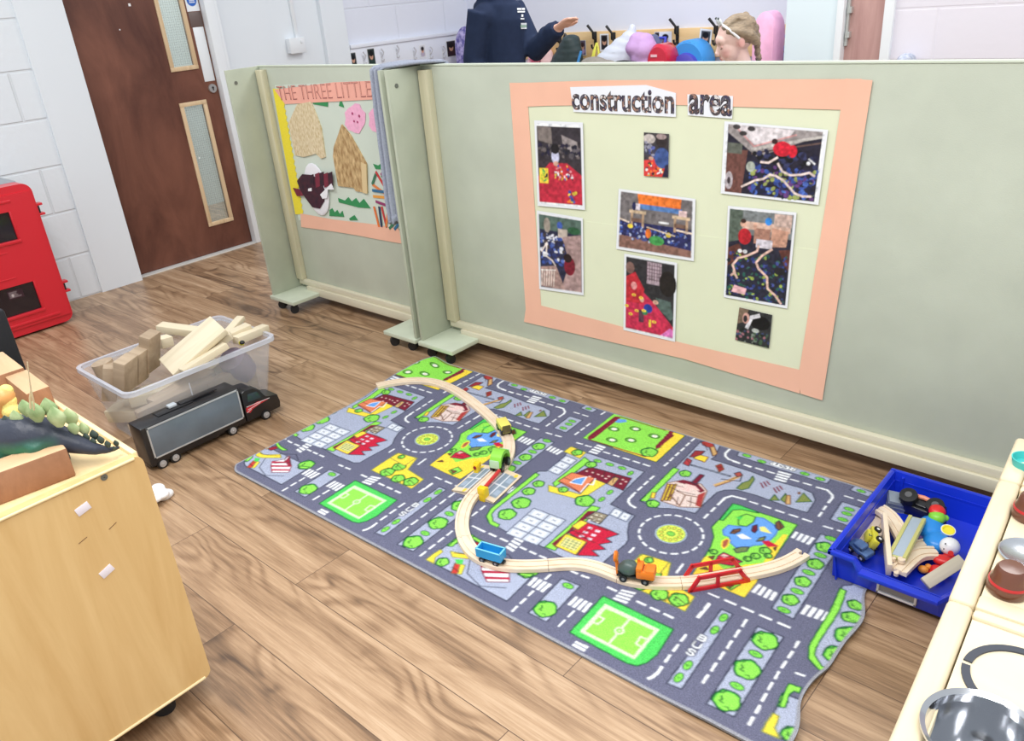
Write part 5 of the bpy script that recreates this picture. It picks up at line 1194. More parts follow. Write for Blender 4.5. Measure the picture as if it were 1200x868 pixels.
# lower layers seen through the plastic
low=[((-2.715,1.08,.12),(.30,.03,.10),1.57),((-2.715,1.30,.10),(.20,.03,.14),1.57),((-2.93,1.02,.06),(.24,.09,.05),.5),((-2.78,1.02,.05),(.20,.07,.05),1.3),((-2.86,1.20,.06),(.26,.10,.05),-.5),((-2.77,1.34,.05),(.16,.09,.06),.2),((-2.95,1.33,.06),(.18,.09,.06),1.2),((-2.86,1.12,.13),(.28,.08,.04),1.1),((-2.76,1.13,.155),(.26,.07,.035),1.75),((-2.92,1.28,.14),(.22,.09,.04),.3)]
wh=['front upright near the truck trailer','front upright near the truck cab','lower left','lower front','lower middle','lower right front','lower right back','middle layer','front middle layer','back middle layer']
for (c,sz,rz),w in zip(low,wh): tblock('wooden_block',c,sz,rz,Mnat2 if 'front' in w else Mnat,'wooden block in the %s, seen through the clear box'%w,'block',BG,.003,.08,-.05)
c=at(283,430,.17); g=G().lathe([(.055,-.05),(.06,0),(.05,.05),(.03,.055)],(0,0,0),(.5,.3,0),20); tag(g.obj('toy_pot',mat('mauve grey plastic',(140,128,148),.5),loc=(c.x-.03,c.y,c.z)),'mauve grey toy pot behind the front plastic of the clear box','toy')
c=at(283,402,.272); q=thing('toy_bee','tiny black and yellow toy in the clear box rim','toy',c); G().ball((0,0,0),(.014,.009,.009)).obj('body',mat('yellow toy',(220,210,60),.4),q); G().ball((.006,0,.004),(.010,.010,.008)).obj('cap',Mwheel,q)

# ================================================================== BLACK LORRY
TX=-2.5925; tk=thing('toy_lorry','black toy lorry with grey trailer panel parked beside the clear box','toy lorry',(TX,1.12,0))
Mbk=mat('black lorry plastic',(24,24,28),.3,coat=.2); Mpan=mat('smoky grey panel',(104,116,128),.22,var=.12,scale=9,spec=.5); Msil=mat('silver edging',(196,200,204),.3,.4); Mtyre=mat('black tyre',(20,20,22),.6); Mhubs=mat('silver wheel hub',(190,192,196),.3,.5)
W_=.046; tr=G(); tr.b(TX-W_,TX+W_,.868,1.238,.03,.170,.004).b(TX-W_*.9,TX+W_*.9,.872,1.13,.020,.034,.003)
tr.b(TX-.03,TX+.03,.87,1.30,.016,.032,.002)
trl=tr.obj('trailer',Mbk,tk,world=True)
for s in (1,-1):
    G().b(TX+s*W_,TX+s*(W_+.002),.890,1.228,.052,.162,.0004).obj('side_panel',Mpan,tk,world=True)
    f=G(); x0,x1=TX+s*W_,TX+s*(W_+.0035)
    for a in ((.886,.891,.048,.166),(1.227,1.232,.048,.166),(.886,1.232,.161,.166),(.886,1.232,.048,.053)): f.b(x0,x1,*a)
    f.obj('panel_edging',Msil,tk,0,world=True)
rf=G().b(TX-.035,TX+.01,.95,1.08,.170,.174,.002).b(TX-.03,TX+.0,1.04,1.18,.174,.177,.001).obj('roof_step',Mbk,tk,world=True)
G().b(TX-.03,TX-.005,1.0,1.03,.174,.184,.003).obj('carry_clip',mat('pale grey clip',(190,198,206),.35),tk,world=True)
cbp=[(1.244,.022),(1.388,.022),(1.392,.045),(1.386,.078),(1.335,.086),(1.318,.122),(1.296,.142),(1.262,.146),(1.244,.138)]
cg=G().prism([(TX-.042,y,z) for y,z in cbp],(.084,0,0)); bmesh.ops.bevel(cg.bm,geom=list(cg.bm.edges),offset=.004,segments=2,affect='EDGES',profile=.5,clamp_overlap=True)
ca=cg.obj('cab',Mbk,tk,world=True)
Mgl=mat('dark cab glass',(50,66,70),.08)
for s in (1,-1): G().prism([(TX+s*.042,1.262,.098),(TX+s*.042,1.318,.094),(TX+s*.042,1.306,.124),(TX+s*.042,1.268,.128)],(s*.0008,0,0)).obj('side_window',Mgl,ca,0)
G().prism([(TX-.036,1.336,.0885),(TX+.036,1.336,.0885),(TX+.034,1.3205,.121),(TX-.034,1.3205,.121)],(0,.0012,.0008)).obj('windscreen',Mgl,ca,0)
Mfl=mat('red flame sticker',(196,40,52),.4); Mflw=mat('white sticker line',(230,226,230),.4); x=TX+.0422
for q in ([(1.248,.062),(1.262,.054),(1.275,.064),(1.300,.070),(1.345,.075),(1.300,.084),(1.270,.080),(1.250,.078)],):
    G().prism([(x,y,z) for y,z in q],(.0006,0,0)).obj('flame_sticker',Mfl,ca,0)
for a,b_ in (((1.252,.083),(1.35,.079)),((1.256,.07),(1.31,.077)),((1.25,.06),(1.27,.068))): G().prism([(x+.0007,a[0],a[1]),(x+.0007,b_[0],b_[1]),(x+.0007,b_[0],b_[1]-.002),(x+.0007,a[0],a[1]-.002)],(.0004,0,0)).obj('sticker_line',Mflw,ca,0)
for y in (.908,.955,1.18,1.322):
    for s in (1,-1):
        w=G().cyl((TX+s*.024,y,.0185),(TX+s*.045,y,.0185),.0185,seg=24); 
        w=w.obj('wheel',Mtyre,tk,world=True); h=G().lathe([(.0125,0),(.012,.0025),(.004,.003),(.003,.0045)],(TX+s*.045,y,.0185),(0,s*PI/2,0),18)
        for k in range(6): a=k*PI/3; h.box((TX+s*.0482,y+.007*math.cos(a),.0185+.007*math.sin(a)),(.001,.0025,.0025))
        h.obj('hub',Mhubs,w)
G().b(TX-.043,TX+.043,1.16,1.20,.034,.042,.003).b(TX-.0455,TX+.0455,.888,.975,.036,.042,.002).obj('mudguard',Mbk,tk,world=True)

# ================================================================== BLUE TRAY AND ITS TOYS
Mblue=mat('royal blue plastic',(20,52,206),.3,coat=.2)
tx0,tx1,ty0,ty1,tz=-.540,-.222,1.655,2.085,.098
tr=thing('storage_tray','royal blue shallow tray of toys at the right end of the mat','tray',((tx0+tx1)/2,(ty0+ty1)/2,.009))
hx,hy=(tx1-tx0)/2,(ty1-ty0)/2; H=.088
g=G(); t=.003; ins=.012
# floor and three full walls
g.b(-hx+ins,hx-ins,-hy+ins,hy-ins,0,t)
def wall(a,b_,za,zb,off):
    """a,b: top corners; off: inward lean at the foot"""
    a=Vector(a);b_=Vector(b_);o=Vector(off); n=o.normalized()*t
    p=[a+Vector((0,0,za)),b_+Vector((0,0,zb)),b_+o,a+o]
    g.prism(p,n)
wall((-hx,hy,0),(hx,hy,0),H,H,(0,-ins,0)); wall((-hx,-hy,0),(-hx,hy,0),H,H,(ins,0,0)); wall((hx,-hy,0),(hx,hy,0),H,H,(-ins,0,0))
# front wall with the dropped pull
f=[-hx,-.105,-.088,.088,.105,hx]; zt=[H,H,H-.022,H-.022,H,H]
for i in range(5): wall((f[i],-hy,0),(f[i+1],-hy,0),zt[i],zt[i+1],(0,ins,0))
g.obj('tub',Mblue,tr,30)
g=G(); w=.011; h=.013
g.b(-hx-w,hx+w,hy,hy+w,H-h,H,.003).b(-hx-w,-hx,-hy-w,hy,H-h,H,.003).b(hx,hx+w,-hy-w,hy,H-h,H,.003)
g.b(-hx-w,-.105,-hy-w,-hy,H-h,H,.003).b(.105,hx+w,-hy-w,-hy,H-h,H,.003).b(-.09,.09,-hy-.024,-hy,H-.034,H-.022,.003)
for s in (-1,1): g.prism([(s*.107,-hy-w,H),(s*.107,-hy,H),(s*.087,-hy,H-.022),(s*.087,-hy-.022,H-.022)],(0,0,-.012))
g.obj('rim',Mblue,tr,40)
# strengthening ribs inside
g=G(); g.b(-hx+.004,hx-.004,hy-.008,hy-.003,H-.03,H-.024).b(-hx+.003,-hx+.008,-hy+.01,hy-.01,H-.03,H-.024).b(hx-.03,hx-.024,hy-.012,hy-.004,.02,H-.01).b(-hx+.024,-hx+.03,hy-.012,hy-.004,.02,H-.01); g.obj('rib',Mblue,tr,0)
LX=at(1052,692,.04).x-(tx0+tx1)/2; lb=G(); y=-hy+.004
for a in ((-.075,.075,.012,.018),(-.075,-.066,.012,.05),(.066,.075,.012,.05)): lb.b(LX+a[0]*.6,LX+a[1]*.6,y-.006,y+.004,a[2],a[3],.001)
lb=lb.obj('label_holder',mat('white label holder',(232,232,236),.35),tr)
G().b(LX-.04,LX+.04,y-.001,y+.003,.018,.05).obj('label_card',mat('grey card label',(150,146,150),.7),lb,0)
TZ0=.0125
def sit(px,z): return at(*px,z)
def piece(name,px0,z0,px1,z1,w,h,m,label,cat='train track',roll=0,grp=None):
    a=at(*px0,z0); b_=at(*px1,z1); d=b_-a; L=d.length; g=G(); g.box((0,0,0),(L,w,h),None,.0015)
    o=g.obj(name,m,loc=(a+b_)/2,rot=(roll,-math.asin(d.z/L),math.atan2(d.y,d.x))); return tag(o,label,cat,grp),L
# lorry chassis lying on its side
c=at(1082,595,.043); r0=math.atan2(-.10,1)
v=thing('toy_truck','black toy truck chassis turned on its side at the back of the blue tray','toy truck',c,(-1.15,0,-.12))
G().b(-.058,.058,-.030,.030,-.016,.012,.003).b(-.05,.05,-.024,.024,-.024,-.016,.002).obj('chassis',Mbk,v)
for x in (-.034,.036):
    for yy in (.034,-.036):
        w=G().lathe([(.010,-.013),(.0225,-.011),(.0235,0),(.0225,.011),(.010,.013)],(x,yy,-.006),(PI/2,0,0),22).obj('wheel',Mtyre,v)
        G().cyl((x,yy+.0135,-.006),(x,yy-.0135,-.006),.009,seg=14).obj('hub',mat('dark hub',(90,90,92),.4),w)
G().tube([(-.05,-.026,.008),(0,-.034,.010),(.05,-.028,.008)],.006,8).obj('trim',mat('salmon trim',(226,140,110),.4),v)
c=at(1049,589,.035); q=G().box((0,0,0),(.05,.04,.05),None,.002)
for k in range(-1,2): q.b(-.026,.026,-.021,.021,k*.015-.003,k*.015+.003)
tag(q.obj('toy_crate',mat('grey blue plastic',(140,150,162),.5),loc=c,rot=(.3,.2,.5)),'small ribbed grey plastic toy crate beside the black truck','toy')
Mb2=Mbeech
def arc_track(px0,pxm,px1,z0,z1,label,w=.04,h=.012,tilt=0,grooves=True):
    P=smooth_pts(catmull([at(*px0,z0),at(*pxm,(z0+z1)/2),at(*px1,z1)],8),4)
    prof=[(-w/2,0),(-w/2,h),(-w*.32,h),(-w*.32,h-.003),(-w*.18,h-.003),(-w*.18,h),(w*.18,h),(w*.18,h-.003),(w*.32,h-.003),(w*.32,h),(w/2,h),(w/2,0)]
    rings=[]
    for i,p in enumerate(P):
        d=(P[min(i+1,len(P)-1)]-P[max(i-1,0)]).normalized(); n=Vector((-d.y,d.x,0)).normalized(); n=(n+Vector((0,0,tilt))).normalized(); u=d.cross(n)*-1; u=n.cross(d)*-1 if u.z<0 else u
        rings.append([p-n*x+u*z for x,z in prof])
    g=G().loop(rings); o=g.obj('wooden_track',Mb2,smooth=30); tag(o,label,'train track','spare track pieces in the blue tray')
    d=(P[-1]-P[-2]).normalized(); pg=G().cyl(P[-1]+d*.010+Vector((0,0,.001)),P[-1]+d*.010+Vector((0,0,.0095)),.0058,seg=14).box(P[-1]+d*.004+Vector((0,0,.005)),(.012,.006,.008),(0,0,math.atan2(d.y,d.x))); pg.obj('connector_peg',Mb2,o)
    return o
arc_track((1002,652),(1015,640),(1034,600),.018,.03,'broad track piece lying under the small yellow car',w=.05)
arc_track((1030,598),(1045,610),(1062,640),.05,.04,'curved track piece leaning behind the metal topped track')
o,_=piece('wooden_track',(1036,606),.07,(1042,668),.05,.012,.036,Mb2,'track piece standing on edge next to the small yellow car'); 
# two tone straight
a=at(1075,608,.068); b_=at(1051,654,.062); d=b_-a; L=d.length
o=thing('wooden_track','straight track with grey metal top and pale green edges','train track',(a+b_)/2,(.08,-math.asin(d.z/L),math.atan2(d.y,d.x)))
G().b(-L/2,L/2,-.021,.021,-.006,.005,.001).obj('bed',mat('pale green wood edge',(206,206,140),.5),o)
G().b(-L/2+.004,L/2-.004,-.012,.012,.005,.0065,.0004).obj('metal_strip',mat('grey blue strip',(170,184,200),.35),o)
for s in (-1,1): G().b(-L/2,L/2,s*.0165-.0045,s*.0165+.0045,.005,.0085,.001).obj('edge_rail',mat('olive cream edge',(196,192,120),.5),o)
G().cyl((L/2+.008,-.006,-.004),(L/2+.008,-.006,.005),.006,seg=12).cyl((L/2+.004,.012,-.004),(L/2+.004,.012,.006),.009,seg=14).obj('connector_peg',Mb2,o)
arc_track((1097,650),(1074,652),(1052,672),.035,.045,'curved track piece along the front of the blue tray')
arc_track((1100,640),(1085,640),(1066,646),.03,.03,'branching track piece under the toy duck in the tray',w=.036)
o,_=piece('wooden_track',(1128,656),.075,(1084,684),.04,.030,.012,mat_wood('greyish worn track',(176,166,146),(206,196,176),'X',9,.6,8),'greyish track piece lying across the right front corner of the tray',roll=-.5)
# small vehicles
def tiny_car(px,z,label,m,rot,s=1.0,mw=None):
    t_=thing('toy_car',label,'toy car',at(*px,z),rot)
    G().b(-.030*s,.030*s,-.015*s,.015*s,-.002*s,.014*s,.004*s).b(-.016*s,.014*s,-.013*s,.013*s,.014*s,.026*s,.005*s).obj('body',m,t_)
    for x in (-.018*s,.018*s):
        for y in (-.016*s,.016*s):
            w=G().cyl((x,y-.003*s,0),(x,y+.003*s,0),.0095*s,seg=18).obj('wheel',Mtyre,t_); G().cyl((x,y-.0034*s,0),(x,y+.0034*s,0),.004*s,seg=12).obj('hub',mat('white hub',(230,230,226),.4),w)
    G().b(.004*s,.012*s,-.0125*s,.0125*s,.016*s,.0245*s,.001).obj('windscreen',Mgl,t_)
tiny_car((1026,631),.055,'small yellow and black toy car lying on its side in the tray',mat('yellow car paint',(226,214,70),.3,c2=(190,186,60),scale=40),(1.2,.1,-1.1))
tiny_car((1009,645),.05,'small dark blue toy car in the near left corner of the tray',mat('dark blue car paint',(40,62,104),.25,c2=(84,116,164),scale=35),(.2,.1,-.4))
# little figures
Msky=mat('sky blue plastic',(40,140,226),.3); Mwt=mat('white toy plastic',(236,236,240),.35); Mrt=mat('red toy plastic',(216,40,40),.3); Mgt=mat('green toy plastic',(130,206,60),.35); Myt=mat('yellow toy plastic',(240,224,60),.35)
def b3(z,px): return at(*px,z)
t_=thing('toy_figure','blue bodied toy figure with green head and red cap in the tray','toy figure',at(1094,620,TZ0))
o=WM[t_.name].inverted()
g=G(); g.ball(o@at(1091,620,.040),(.034,.046,.030),(0,0,.4)).ball(o@at(1098,636,.036),(.034,.036,.026)); remesh(g,'body',Msky,.003,t_,smooth_it=4)
h_=G(); h_.ball(o@at(1098,606,.066),(.021,.021,.018)).ball(o@at(1108,607,.064),(.009,.009,.009)).ball(o@at(1096,612,.052),(.011,.011,.012)); remesh(h_,'head',Mgt,.002,t_,smooth_it=3)
G().lathe([(.0205,0),(.020,.008),(.014,.015),(.003,.018)],o@at(1098,600,.072),(.2,.2,0),20).obj('cap',Mrt,t_)
G().tube([o@at(1082,628,.03),o@at(1087,640,.026),o@at(1093,648,.026)],.006,10).obj('wing_edge',mat('cream toy plastic',(240,226,170),.4),t_)
c=at(1110,624,.05); t_=thing('toy_cup','white toy cup with a yellow top in the tray','toy cup',c,(.25,.15,0))
G().lathe([(.010,-.018),(.014,-.012),(.017,.010),(.0175,.012),(.015,.012),(.013,.002)],(0,0,0),None,22).obj('cup',Mwt,t_); G().lathe([(.0155,.008),(.0155,.0125),(.012,.0128),(.010,.010)],(0,0,0),None,22).obj('top',Myt,t_)
t_=thing('toy_figure','red toy figure with round white spotted head at the front of the tray','toy figure',at(1110,655,TZ0)); o=WM[t_.name].inverted()
hd=G().ball(o@at(1113,640,.055),(.0235,.0235,.022),None,0,26).obj('head',Mwt,t_)
for px,r,m in (((1108,637),.002,Mbk),((1117,634),.002,Mbk),((1106,643),.0018,Mbk)): pc=o@at(*px,.074); G().ball(pc,r).obj('spot',m,hd)
pc=o@at(1114,648,.062); G().lathe([(.003,0),(.0065,0),(.0065,.003),(.003,.003)],pc,(1.0,0,.3),16).obj('nose',Mrt,hd)
g=G(); g.ball(o@at(1106,657,.036),(.026,.018,.014),(0,0,.2)).ball(o@at(1112,655,.03),(.018,.018,.016)); remesh(g,'body',Mrt,.0025,t_,smooth_it=3)
t_=thing('toy_figure','small red and orange toy figure lying at the front of the tray','toy figure',at(1098,672,TZ0)); o=WM[t_.name].inverted()
g=G(); g.ball(o@at(1100,669,.028),(.022,.015,.013),(0,0,-.3)).ball(o@at(1096,673,.022),(.016,.014,.012)); remesh(g,'body',Mrt,.0025,t_,smooth_it=3)
g=G(); g.ball(o@at(1082,667,.026),(.013,.010,.010)).ball(o@at(1088,664,.026),(.009,.008,.008)); remesh(g,'head',mat('orange toy plastic',(232,150,60),.35),.002,t_,smooth_it=3)
t_=thing('toy_block','lilac toy piece half hidden between track and blue figure','toy',at(1076,632,TZ0)); G().box((0,0,.012),(.03,.04,.022),(0,0,.4),.003).obj('body',mat('lilac plastic',(150,120,190),.4),t_)

# ================================================================== PLAY KITCHEN
KZ=.5
k0=at(1040,868,KZ); k1=at(1171,559,KZ); KA=math.atan2((k1-k0).y,(k1-k0).x)-PI/2
Mk=mat_wood('pale birch rail',(216,200,168),(230,216,186),'Y',6,.45,9,.03); MkX=mat_wood('pale birch cross rail',(215,199,166),(229,215,185),'X',6,.45,9,.03)
Mkt=mat_wood('pale birch top',(222,206,174),(234,221,190),'X',4,.5,5,.02)
ky=(k1-k0).normalized(); kx=Vector((ky.y,-ky.x,0))
sJ=[(at(1128,704,KZ)-k0).dot(ky),(at(1171,559,KZ)-k0).dot(ky)]
def kl(px,z=KZ): d=at(*px,z)-k0; return Vector((d.dot(kx),d.dot(ky),z))
KW=.42
def worktop(par,x0,x1,y0,y1,hole):
    z0,z1=KZ-.03,KZ-.008
    if not hole: return G().b(x0,x1,y0,y1,z0,z1,.001).obj('worktop',Mkt,par)
    hx_,hy_,r=hole; n=40; g=G(); bm=g.bm
    def sq(a):
        c,s=math.cos(a),math.sin(a); k=min((x1-hx_)/c if c>1e-6 else 9,(x0-hx_)/c if c<-1e-6 else 9,(y1-hy_)/s if s>1e-6 else 9,(y0-hy_)/s if s<-1e-6 else 9); return (hx_+c*k,hy_+s*k)
    A=sorted([k*2*PI/n for k in range(n)]+[math.atan2(y-hy_,x-hx_)%(2*PI) for x in (x0,x1) for y in (y0,y1)])
    I=[(hx_+r*math.cos(a),hy_+r*math.sin(a)) for a in A]; O=[sq(a) for a in A]; m=len(A)
    v=[[bm.verts.new((x,y,z)) for x,y in q] for q,z in ((O,z0),(O,z1),(I,z1),(I,z0))]
    for a,b in zip(v,v[1:]+v[:1]):
        for i in range(m): bm.faces.new((a[i],a[(i+1)%m],b[(i+1)%m],b[i]))
    return g.obj('worktop',Mkt,par,30)
def kitchen(y0,y1,label,hole=None):
    o=k0+ky*y0; t_=thing('play_kitchen',label,'play kitchen',(o.x,o.y,0),(0,0,KA)); L=y1-y0-.003
    g=G(); g.b(0,.036,0,L,KZ-.045,KZ,.008,seg=3).obj('side_rail',Mk,t_); G().b(KW-.036,KW,0,L,KZ-.045,KZ,.008,seg=3).obj('side_rail',Mk,t_)
    G().b(.0365,KW-.0365,0,.036,KZ-.045,KZ-.002,.006).obj('cross_rail',MkX,t_); G().b(.0365,KW-.0365,L-.02,L,KZ-.045,KZ-.002,.006).obj('cross_rail',MkX,t_)
    worktop(t_,.0385,KW-.0385,.0375,L-.0215,hole)
    G().b(.006,.020,.004,L-.004,.06,KZ-.045).obj('side_panel',Mk,t_); G().b(KW-.020,KW-.006,.004,L-.004,.06,KZ-.045).obj('side_panel',Mk,t_)
    G().b(.02,KW-.02,.01,L-.01,.06,.078).obj('base_panel',Mkt,t_)
    for x in (.02,KW-.02):
        for y in (.03,L-.03): G().b(x-.016,x+.016,y-.016,y+.016,0,.0605,.003).obj('foot',Mk,t_)
    return t_
def circ(a,b,c):
    A=np.array([[2*(b.x-a.x),2*(b.y-a.y)],[2*(c.x-a.x),2*(c.y-a.y)]]); B=np.array([b.x**2-a.x**2+b.y**2-a.y**2,c.x**2-a.x**2+c.y**2-a.y**2]); return np.linalg.solve(A,B)
bl_=kl((1077.5,848),KZ+.012); bt_=kl((1128,807),KZ+.012); br_=kl((1180,822),KZ+.012); bc=circ(bl_,bt_,br_); R_=math.hypot(bt_.x-bc[0],bt_.y-bc[1]); R_=max(.06,min(R_,.085))
ya=sJ[0]-.66
ka=kitchen(ya,sJ[0],'nearest play kitchen unit with steel bowl sink at the lower right',(bc[0],bc[1]-ya,R_*.93))
kb=kitchen(sJ[0],sJ[1],'middle play kitchen unit with brown pots at the right edge')
kc=kitchen(sJ[1],sJ[1]+.18,'farthest play kitchen unit by the green display board')
TOPZ=KZ-.008
# hob ring: two rubber arcs let into the worktop of the nearest unit
Mrub=mat('charcoal hob ring',(62,66,76),.6)
rc=kl((1176,806)); 
def loc_in(t_,v): # kitchen-run coordinates -> the unit's own
    return Vector((v.x,v.y,v.z))
def arc(a0,a1,r0,r1,cx,cy,z0,z1,par,n=22):
    g=G(); P=[(cx+r1*math.cos(a0+(a1-a0)*k/n),cy+r1*math.sin(a0+(a1-a0)*k/n)) for k in range(n+1)]+[(cx+r0*math.cos(a1+(a0-a1)*k/n),cy+r0*math.sin(a1+(a0-a1)*k/n)) for k in range(n+1)]
    # quads so the ring keeps its curve
    for k in range(n):
        q=[P[k],P[k+1],P[2*n+1-(k+1)],P[2*n+1-k]]; g.prism([(x,y,z0) for x,y in q],(0,0,z1-z0))
    bmesh.ops.remove_doubles(g.bm,verts=g.bm.verts,dist=1e-6); return g.obj('hob_ring',Mrub,par,30)
pL=kl((1127,792),TOPZ); pT=kl((1133,767.5),TOPZ); pR=kl((1165,756.5),TOPZ)
hc=circ(pL,pT,pR); hr=math.hypot(pT.x-hc[0],pT.y-hc[1]); pG=kl((1126.5,775),TOPZ)
aL=math.atan2(pG.y-hc[1],pG.x-hc[0])
arc(aL-.06,aL-2.9,hr-.011,hr,hc[0],hc[1]-ya,TOPZ,TOPZ+.003,ka); arc(aL+.06,aL+2.9,hr-.011,hr,hc[0],hc[1]-ya,TOPZ,TOPZ+.003,ka)
# steel bowl
w=k0+kx*bc[0]+ky*bc[1]
bw=G().lathe([(.02,-.075),(R_*.62,-.075),(R_*.78,-.06),(R_*.88,-.02),(R_*.9,.008),(R_*.995,.012),(R_,.009),(R_*.97,.003),(R_*.90,-.001),(R_*.83,-.03),(R_*.70,-.0665),(R_*.55,-.0685),(.02,-.0685)][::-1],(0,0,0),None,56,cap0=True,cap1=True)
o=bw.obj('steel_bowl',mat('polished steel',(206,208,212),.12,1.0),loc=(w.x,w.y,KZ+.0025)); tag(o,'shiny steel mixing bowl set in the nearest play kitchen worktop','bowl')
G().cyl((0,0,-.0685),(0,0,-.0675),.010,seg=20).cyl((0,0,-.0675),(0,0,-.0672),.004,seg=12).obj('drain',Mbk,o)
# brown toy pots with red band
Mbr=mat('brown glossy plastic',(104,62,46),.25,coat=.3); Mrb=mat('red band',(190,40,46),.35)
def pot(px,label):
    c=at(*px,TOPZ); r=.030; t_=thing('toy_pot',label,'toy pot',(c.x,c.y,TOPZ),(0,0,.3))
    G().lathe([(r*.92,0),(r,.004),(r*.98,.016),(r*.94,.018)],(0,0,0),None,30).obj('base',Mbr,t_)
    G().lathe([(r*.95,.0175),(r*.97,.0195),(r*.93,.0225)],(0,0,0),None,30).obj('band',Mrb,t_)
    G().lathe([(r*.92,.022),(r*.80,.030),(r*.72,.042),(r*.60,.047),(r*.1,.048)],(0,0,0),None,30).obj('top',Mbr,t_)
pot((1180,692),'brown toy pot with a red band on the middle kitchen worktop'); pot((1207,606),'brown toy pot beyond the steel plate at the right picture edge')
c=at(1203,652,TOPZ); t_=thing('toy_plate','round steel toy plate on the middle kitchen worktop','toy plate',(c.x,c.y,TOPZ)); G().lathe([(.02,0),(.034,.001),(.040,.006),(.042,.007),(.040,.0085),(.033,.004),(.001,.003)],(0,0,0),None,36).obj('plate',mat('brushed steel',(200,204,210),.25,.9),t_)
c=at(1201,549,TOPZ); t_=thing('toy_bowl','teal toy bowl on the farthest kitchen unit','toy bowl',(c.x,c.y,TOPZ)); G().lathe([(.014,0),(.022,.006),(.026,.024),(.024,.024),(.020,.01),(.001,.006)],(0,0,0),None,28).obj('bowl',mat('teal plastic',(70,190,186),.35),t_)

# ================================================================== COAT PEGS, BAGS AND PEOPLE BEYOND THE BOARDS
WY=4.95
Mpr=mat_wood('pine peg rail',(222,184,128),(240,208,158),'X',7,.5,10,.02)
xr=onY(921,29,WY-.02)
rail=tag(G().b(-4.82,-2.0,WY-.024,WY-.001,.90,1.075,.003).obj('peg_rail',Mpr),'pine coat peg rail along the far wall','peg rail')
wr_=tag(G().b(-4.849,-4.826,3.74,4.90,.88,1.10,.003).b(-4.849,-4.815,3.74,4.90,1.10,1.125,.003).obj('peg_rail',mat('white painted rail',(226,230,240),.4)),'white coat peg rail on the left wall near the boards','peg rail')
Mhk=mat('black iron hook',(30,30,32),.4)
def hook(p,n,label,s=1.0,m=Mhk,r=.0065,grp='coat hooks on the peg rails'):
    """long upper prong and short lower prong on a back plate; n points into the room"""
    t_=thing('coat_hook',label,'coat hook',p,(0,0,math.atan2(n[1],n[0])-0),grp)
    G().b(0,.005,-.012*s,.012*s,-.06*s,.05*s,.002).obj('back_plate',m,t_)
    G().tube([(.004,0,.0),(.03*s,0,.01*s),(.045*s,.01*s,.05*s),(.05*s,-.03*s,.095*s)],[r*1.3,r*1.2,r*1.2,r*1.4],8).tube([(.004,0,-.04*s),(.03*s,0,-.06*s),(.045*s,0,-.05*s),(.048*s,0,-.03*s)],[r,r,r,r*1.2],8).obj('prong',m,t_)
    return t_
for (px,lab) in (((657,50),'black coat hook under the pointing person\'s outstretched hand'),((698,46),'black coat hook above the yellow straps'),((720,47),'black coat hook left of the white bag'),((794,40),'black coat hook above the blue backpack'),((840,40),'black coat hook left of the person in the headband')):
    p=onY(*px,WY-.024); hook(p,(0,-1),lab,1.0)
hook(onX(545,57,-4.826),(1,0),'black coat hook at the end of the white rail',1.0)
Msw=mat('white wire hook',(206,208,214),.3)
for k,px in enumerate(((447,66),(465,62),(485,64),(504,63),(519,62),(537,58),(426,70))):
    hook(onX(*px,-4.826),(1,0),'thin white wire coat hook on the white peg rail',.55,Msw,.004,'thin white wire hooks')
def card(p,ux_,w,h,label,draw,n,rot=0):
    """name card with a portrait pinned flat on a rail"""
    cv=Canvas(int(w*1000),int(h*1000),3,(236,238,242)); draw(cv); u=Vector(ux_); up=Vector((0,0,1)); u,up=u*math.cos(rot)+up*math.sin(rot),up*math.cos(rot)-u*math.sin(rot)
    nn=Vector(n); c=[p-u*w/2-up*h/2,p+u*w/2-up*h/2,p+u*w/2+up*h/2,p-u*w/2+up*h/2]; c=[q+nn*.003 for q in c]
    o=link('name_card',grid_mesh('name_card',cv.out(),bil(c),-nn*.0015,(230,230,230)),mat_print('glossy photo ink',.35),None,0); tag(o,label,'photo card','peg name cards')
def portrait(hair,top,bg,b=10):
    def f(cv):
        w,h=cv.w,cv.h; cv.rect(b,b*1.2,w-b,h-b,bg); cv.ell(w/2,h*.28,w*.34,h*.2,top); cv.rect(0,0,w,b*1.2,(236,238,242)); cv.ell(w/2,h*.56,w*.22,h*.2,(206,160,136)); cv.ell(w/2,h*.70,w*.26,h*.16,hair); cv.ell(w*.42,h*.56,3,3,(40,30,30)); cv.ell(w*.58,h*.56,3,3,(40,30,30)); cv.line([(w*.43,h*.48),(w*.57,h*.48)],3,(160,80,80))
    return f
for px,w,h,lab,d,rt in (((708.5,50),.075,.115,'name card right of the hook with yellow straps',portrait((30,26,30),(40,40,50),(60,54,60)),0),((683,56),.06,.1,'name card just right of the dark green coat',portrait((60,40,40),(170,150,190),(90,80,100),3),0),((780,47),.095,.105,'name card with dark portrait above the red bag',portrait((24,22,26),(230,140,110),(220,226,236)),0),((826.5,46),.085,.12,'tilted name card left of the white headband',portrait((20,20,24),(30,30,36),(70,74,80)),-.12),((771,43),.05,.06,'name card behind the lilac bag',portrait((30,26,30),(60,50,60),(80,70,80),3),0)):
    card(onY(*px,WY-.026),(1,0,0),w,h,lab,d,(0,-1,0),rt)
for px,w,h,lab,d in (((495,60),.06,.09,'name card in the middle of the white peg rail',portrait((40,36,40),(180,170,190),(206,208,214),4)),((528.5,57),.10,.12,'larger dark name card near the black hook on the white rail',portrait((24,20,26),(60,40,50),(40,36,44),4)),((414,71),.06,.11,'dark name card at the far left end of the white rail',portrait((20,24,30),(30,34,40),(50,56,60),4)),((435,67),.07,.12,'dark green name card second from the left on white rail',portrait((20,24,26),(40,60,56),(40,50,50),4))):
    card(onX(*px,-4.826),(0,1,0),w,h,lab,d,(1,0,0))
